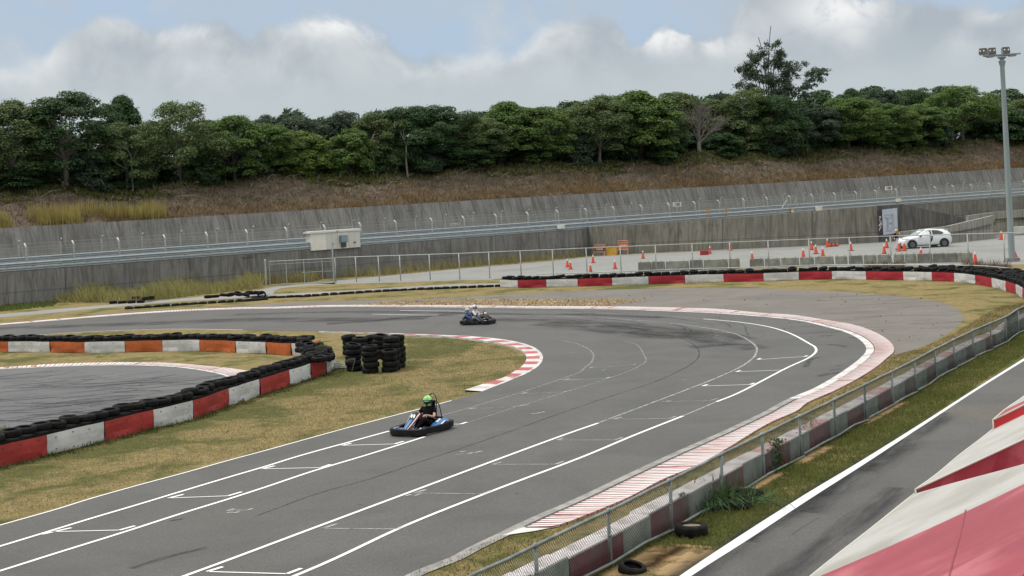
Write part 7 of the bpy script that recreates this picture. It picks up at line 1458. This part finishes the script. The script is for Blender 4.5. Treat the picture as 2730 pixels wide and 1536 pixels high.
# ================================================================== CAR
def make_car():
    q = thing('parked_car', 'white three door hatchback with a black slash on its door, parked on the paddock', 'car'); m_cw = M('car_white', (.68, .70, .71), rough=.25, spec=.5, coat=.3); m_glass = M('car_glass', (.018, .022, .026), rough=.08, spec=.6); m_ws = M('windscreen', (.22, .27, .27), rough=.1, spec=.6); m_trim = M('car_trim', (.012, .012, .013), rough=.5)
    # stations along x (front = +x): x, half width, sill z, belt z, roof z, roof half width
    ST = [(2.0, .58, .30, .56, .60, .40), (1.93, .74, .22, .62, .70, .55), (1.7, .84, .20, .70, .80, .64), (1.35, .88, .20, .78, .88, .68), (1.0, .885, .20, .84, .95, .69), (.80, .885, .20, .87, .98, .66), (.30, .885, .20, .89, 1.30, .60), (-.10, .885, .20, .905, 1.435, .585), (-.5, .885, .20, .92, 1.45, .58), (-1.0, .895, .20, .95, 1.43, .57), (-1.4, .90, .20, .98, 1.38, .56), (-1.72, .88, .22, 1.0, 1.29, .57), (-1.90, .84, .28, .98, 1.08, .60), (-1.99, .72, .34, .90, .93, .55)]
    def sect(s_): x, w, z0, zb_, zr, rw = s_; return [(x, 0, z0), (x, w * .92, z0), (x, w, z0 + .14), (x, w * 1.0, (z0 + zb_) / 2 + .05), (x, w * .965, zb_), (x, rw + (w * .95 - rw) * .42, zb_ + (zr - zb_) * .6), (x, rw, zr - .03), (x, rw * .6, zr), (x, 0, zr + .008)]
    mb = MB(); SS = [sect(s_) for s_ in ST]; full = [[Vector(p) for p in s_] + [Vector((p[0], -p[1], p[2])) for p in s_[-2:0:-1]] for s_ in SS]
    n_ = len(full[0])
    for a, b in zip(full, full[1:]):
        for j in range(n_): mb.add([a[j], b[j], b[(j + 1) % n_], a[(j + 1) % n_]], [(0, 1, 2, 3)])
    mb.add(full[0], [tuple(range(n_))]); mb.add(full[-1], [tuple(range(n_))[::-1]])
    me = mb.mesh('body', True); bm = bmesh.new(); bm.from_mesh(me); bmesh.ops.remove_doubles(bm, verts=bm.verts, dist=.0005); bmesh.ops.recalc_face_normals(bm, faces=bm.faces); bm.to_mesh(me); bm.free(); me.polygons.foreach_set('use_smooth', [True] * len(me.polygons)); me.set_sharp_from_angle(angle=R(42)); body = obj('body', me, m_cw, q)
    ys = lambda x, z: None
    def side_y(x, z):
        for a, b in zip(ST, ST[1:]):
            if b[0] <= x <= a[0]:
                k = (a[0] - x) / (a[0] - b[0]); s_ = [u + (v - u) * k for u, v in zip(a, b)]; pr_ = sect(s_)[1:8]
                for p, r in zip(pr_, pr_[1:]):
                    if p[2] <= z <= r[2] + 1e-6 and r[2] > p[2]: return p[1] + (r[1] - p[1]) * (z - p[2]) / (r[2] - p[2])
                return pr_[-1][1]
        return .5
    def side_patch(outline, s_, off=.008):
        mb_ = MB(); xs_ = [p[0] for p in outline]; tri = tessellate_polygon([[Vector((p[0], p[1], 0)) for p in outline]]); vs_ = [Vector((x, s_ * (side_y(x, z) + off), z)) for x, z in outline]; mb_.add(vs_, [tuple(t__) for t__ in tri]); return mb_
    def dense(o_): return [(a[0] + (b[0] - a[0]) * k / 5, a[1] + (b[1] - a[1]) * k / 5) for a, b in zip(o_, o_[1:] + o_[:1]) for k in range(5)]
    for s_ in (-1, 1):
        obj('window', side_patch(dense([(.66, .93), (.27, 1.20), (-.05, 1.33), (-.35, 1.36), (-.35, .96)]), s_), m_glass, q); obj('rear_window', side_patch(dense([(-.42, .965), (-.42, 1.365), (-.85, 1.33), (-1.2, 1.22), (-1.32, 1.10), (-1.22, 1.03), (-.9, .99)]), s_), m_glass, q)
        dr = obj('door', side_patch(dense([(.72, .30), (.74, .84), (-.42, .90), (-.44, .50), (-.36, .30)]), s_, .005), m_cw, q); obj('decal', side_patch(dense([(-.20, .90), (-.42, .90), (-.40, .70), (-.30, .50), (-.14, .36), (-.20, .55)]), s_, .012), m_trim, dr); mb = MB(); mb.box((-.25, s_ * .905, .80), (.2, .03, .03)); obj('handle', mb, m_cw, dr)
        mb = MB(); mb.ball((.62, s_ * 1.0, .95), (.09, .11, .07), 10, 8); obj('mirror', mb, m_trim, q, smooth_=True)
        mb = MB(); mb.add([Vector((1.88, s_ * .60, .70)), Vector((1.62, s_ * .80, .72)), Vector((1.50, s_ * .79, .80)), Vector((1.70, s_ * .62, .785))], [(0, 1, 2, 3) if s_ > 0 else (3, 2, 1, 0)]); mb.v = [(a + .012, b * 1.01, c + .015) for a, b, c in mb.v]; obj('headlight', mb, M('headlight' + str(s_), (.25, .27, .28), rough=.1), q)
        mb = MB(); mb.box((-1.9, s_ * .72, .88), (.12, .22, .10)); obj('tail_light', mb, M('tail' + str(s_), (.25, .012, .012), rough=.2), q)
        for x in (1.27, -1.29):
            MM = Matrix.Translation((x, s_ * .80, .315)) @ Matrix.Rotation(R(90) * s_, 4, 'X'); mb = MB(); mb.lathe([(.001, -.105), (.385, -.105), (.395, -.098), (.385, -.092)], 26); mb.v = [tuple(MM @ Vector(v)) for v in mb.v]; obj('wheel_arch', mb, m_trim, q)
            mb = MB(); mb.lathe([(.2, -.13), (.29, -.125), (.315, -.10), (.315, .08), (.2, .09)], 26, closed=True); mb.v = [tuple(MM @ Vector(v)) for v in mb.v]; wh = obj('wheel', mb, m_tyre, q, auto=50); mb = MB(); mb.lathe([(.001, -.118), (.05, -.125), (.06, -.11), (.19, -.122), (.215, -.132), (.215, -.09)], 22); [mb.box((.125 * math.cos(a), .125 * math.sin(a), -.125), (.17, .03, .02), a) for a in [6.283 * k / 6 for k in range(6)]]; mb.v = [tuple(MM @ Vector(v)) for v in mb.v]; obj('rim', mb, M('alloy' + str(x) + str(s_), (.13, .13, .14), rough=.4, metal=.4), wh)
        mb = MB(); mb.box((-.02, s_ * .86, .21), (1.75, .08, .06)); obj('side_skirt', mb, m_trim, q)
    mb = MB(); a = [Vector((.79, y, 1.0)) for y in (-.60, -.3, 0, .3, .60)]; b = [Vector((.02, y, 1.43)) for y in (-.50, -.25, 0, .25, .50)]; mb.strip([p + Vector((.02, 0, .0)) for p in a], [p + Vector((.02, 0, .02)) for p in b]); mb.uv = {}; obj('windscreen', mb, m_ws, q)
    mb = MB(); mb.strip([Vector((-1.93, y, 1.0)) for y in (-.5, 0, .5)], [Vector((-1.50, y, 1.295)) for y in (-.46, 0, .46)]); mb.uv = {}; obj('rear_screen', mb, m_glass, q)
    mb = MB(); mb.box((-1.62, 0, 1.36), (.42, 1.1, .04), M=Matrix.Rotation(R(-4), 4, 'Y')); obj('spoiler', mb, m_cw, q); mb = MB(); mb.box((1.99, 0, .36), (.05, 1.0, .22)); mb.box((-1.96, 0, .30), (.16, 1.3, .14)); obj('bumper_trim', mb, m_trim, q)
    return q
car = make_car(); wf, wr = gp(H3((748, 800))[0]), gp(H3((1272, 766))[0]); print('CAR', wf, wr, (wf - wr).length)
ca = R(180 + 6); s_c = 4.45 / 3.99; fc_ = (wf + wr) / 2; fc_.y = (wf.y + wr.y) / 2 + .75; car.location = fc_; car.rotation_euler = (0, 0, math.atan2(wf.y - wr.y, wf.x - wr.x) * .3 + math.pi * .7 if False else R(188)); car.scale = (s_c, s_c, 1.08)
# ================================================================== PIT CANOPIES
eA = gp(B3((955, 1449))[0], 2.6); eB = gp(B3((1745, 820))[0], 2.6); ed = (eB - eA).normalized(); ep_ = Vector((ed.y, -ed.x, 0)); SL = .53
def pl_at(p, z0=2.6):
    """point of the sloping roof seen at a photographed spot"""
    r = ray(*p); nrm = Vector((-ep_.x * SL, -ep_.y * SL, 1)); o = Vector((0, 0, CAM_H)); e0 = Vector((eA.x, eA.y, z0)); k = (e0 - o).dot(nrm) / r.dot(nrm); return o + r * k
def tw(p, z0=2.6): q = pl_at(p, z0) - Vector((eA.x, eA.y, z0)); return q.dot(ed), Vector((q.x, q.y, 0)).dot(ep_)
def roof(t_, w, z0=2.6, sag=0.0): p = eA + ed * t_ + ep_ * w; return Vector((p.x, p.y, z0 + SL * w))
m_tr = M('pvc_red', (.32, .046, .064), (.27, .036, .052), .9, .45, c3=(.44, .12, .14), s3=.7, bump=.5, bscale=2); m_tw = M('pvc_white', (.43, .42, .395), (.37, .36, .33), 1.2, .5, c3=(.30, .285, .25), s3=.6, bump=.5, bscale=2); m_tr_lit = M('pvc_red_bright', (.52, .03, .035), rough=.4); m_pip = M('piping', (.50, .49, .44), rough=.6); m_seamd = M('pvc_seam', (.25, .036, .05), rough=.5)  # farthest end valance: same red cloth with the light on it coloured in
def canopy(label, t0, t1, stripes, z0, depth=3.0, near=None, hip=None, rip=0.012):
    """one striped roof: front slope in stripes, rear slope, piping, valances and poles; hip trims its far end"""
    q = thing('canopy_tent', label, 'tent', eA + ed * t0, 0, 'striped canopies over the pit lane'); inv = Matrix.Translation(-q.location)
    def P_(t_, w):
        p = roof(t_, w, z0); k = min(1, max(0, (t_ - t0) / (t1 - t0))); p.z += rip * math.sin(t_ * 2.2 + w) * (1 - k) - .04 * math.sin(math.pi * k) * math.sin(math.pi * min(1, w / depth)); return p
    def add(nm, mb_, mm, **kw): mb_.uv = {}; o_ = obj(nm, mb_, mm, q, **kw); o_.data.transform(inv); return o_
    end = lambda w: t1 - (0 if hip is None else hip * w)
    for (a, b, mm) in stripes:
        mb = MB(); n1, n2 = 12, 18; rows_ = []
        for i in range(n1 + 1): rows_.append([P_(min(a + (b - a) * i / n1, end(depth * j / n2)), depth * j / n2) for j in range(n2 + 1)])
        for r0_, r1_ in zip(rows_, rows_[1:]): mb.strip(r0_, r1_); mb.strip([p - Vector((0, 0, .012)) for p in r1_], [p - Vector((0, 0, .012)) for p in r0_])
        add('roof_stripe', mb, mm, smooth_=True)
    mb = MB(); mb.strip([P_(t0 + (t1 - t0) * i / 8 if end(depth) >= t0 + (t1 - t0) * i / 8 else end(depth), depth) - Vector((0, 0, .01)) for i in range(9)], [roof(t0 + (t1 - t0) * i / 8, depth * 2, z0) - Vector((0, 0, SL * depth * 2)) for i in range(9)]); add('rear_slope', mb, m_tr)
    if hip is not None:
        mb = MB(); n_ = 14; mb.strip([P_(end(depth * j / n_), depth * j / n_) - Vector((0, 0, .004)) for j in range(n_ + 1)], [roof(t1, depth * 2 * j / n_, z0) - Vector((0, 0, SL * depth * 2 * j / n_)) for j in range(n_ + 1)]); add('end_slope', mb, m_tr)
    mb = MB(); mb.tube([P_(t0 + (t1 - t0) * i / 20, -.005) for i in range(21)], .014, 6)
    if near is not None: mb.tube([P_(t0, depth * j / 14) for j in range(15)], .014, 6); mb.tube([P_(t0, 0), P_(t0, 0) - Vector((0, 0, .3))], .012, 6)
    add('piping', mb, m_pip, smooth_=True)
    mb = MB(); v0 = [P_(t0 + (t1 - t0) * i / 24, 0) for i in range(25)]; mb.strip([p + Vector((0, 0, -.2 + .02 * math.sin(i * 1.9))) + ep_ * .02 for i, p in enumerate(v0)], v0); add('valance', mb, m_tw)
    if near is not None:
        mb = MB(); n_ = 18; e1 = [P_(t0, depth * j / n_) for j in range(n_ + 1)]; mb.strip([p - Vector((0, 0, .34 + .02 * math.sin(j * 1.7))) + ed * (.015 * math.sin(j * 2.3)) for j, p in enumerate(e1)], e1); add('end_valance', mb, near)
    for t_, w in ((t0 + .05, .05), (t1 - .05, .05), (t0 + .05, depth * 2 - .1), (t1 - .05, depth * 2 - .1)):
        p = eA + ed * t_ + ep_ * w; mb = MB(); mb.tube([(p.x, p.y, 0), (p.x, p.y, z0 - .03)], .03, 8); add('pole', mb, m_post)
    return q
def corner(p):    # t and height of a photographed corner standing over the line of eaves
    r = ray(*p); k = (eA.x * ep_.x + eA.y * ep_.y) / (r.x * ep_.x + r.y * ep_.y); v = Vector((r.x * k, r.y * k, CAM_H + r.z * k)); return (v - eA).dot(Vector((ed.x, ed.y, 0))), v.z
hA, hB = tw(B3((1800, 765))[0]), tw(B3((2576, 525))[0]); hipk = (hA[0] - hB[0]) / (hB[1] - hA[1])
tB_, zB_ = corner(B3((1750, 795))[0]); tC_, zC_ = corner(B3((2340, 255))[0]); tE, zE = corner(B3((2340, 410))[0]); print('CANOPY', hipk, tB_, zB_, tC_, zC_, tE, zE)
tA1 = hA[0] + hipk * hA[1]
c_ = canopy('big red and white striped canopy roof nearest the camera, with a dark seam', -6, min(tA1, tB_ - .03), [(-6, -.25, m_tr), (-.25, min(tA1, tB_ - .03), m_tw)], 2.6, hip=hipk)
s0, s1 = tw(B3((2130, 915))[0]), tw(B3((2000, 1449))[0]); mb = MB()
def onroof(t_, w): p = roof(t_, w, 2.6); k = (t_ + 6) / (min(tA1, tB_ - .03) + 6); p.z += -.04 * math.sin(math.pi * k) * math.sin(math.pi * min(1, w / 3)) + .012 * math.sin(t_ * 2.2 + w) * (1 - k) + .004; return p
ps = [(s0[0] + (s1[0] - s0[0]) * k / 14 * 1.4, s0[1] + (s1[1] - s0[1]) * k / 14 * 1.4) for k in range(15)]; mb.strip([onroof(a, b + .007) for a, b in ps], [onroof(a, b - .007) for a, b in ps]); mb.uv = {}; o = obj('seam', mb, m_seamd, c_); o.data.transform(Matrix.Translation(-c_.location))
canopy('second striped canopy beyond the big one, grey white with a dull red end valance', tB_, tC_ + .05, [(tB_, tC_ + .05, m_tw)], zB_, near=m_tr)
canopy('farthest striped canopy at the frame edge, with a bright red end valance and white piping', tC_, tC_ + 6, [(tC_, tC_ + .9, m_tr), (tC_ + .9, tC_ + 3, m_tw), (tC_ + 3, tC_ + 6, m_tr)], zC_, near=m_tr_lit)
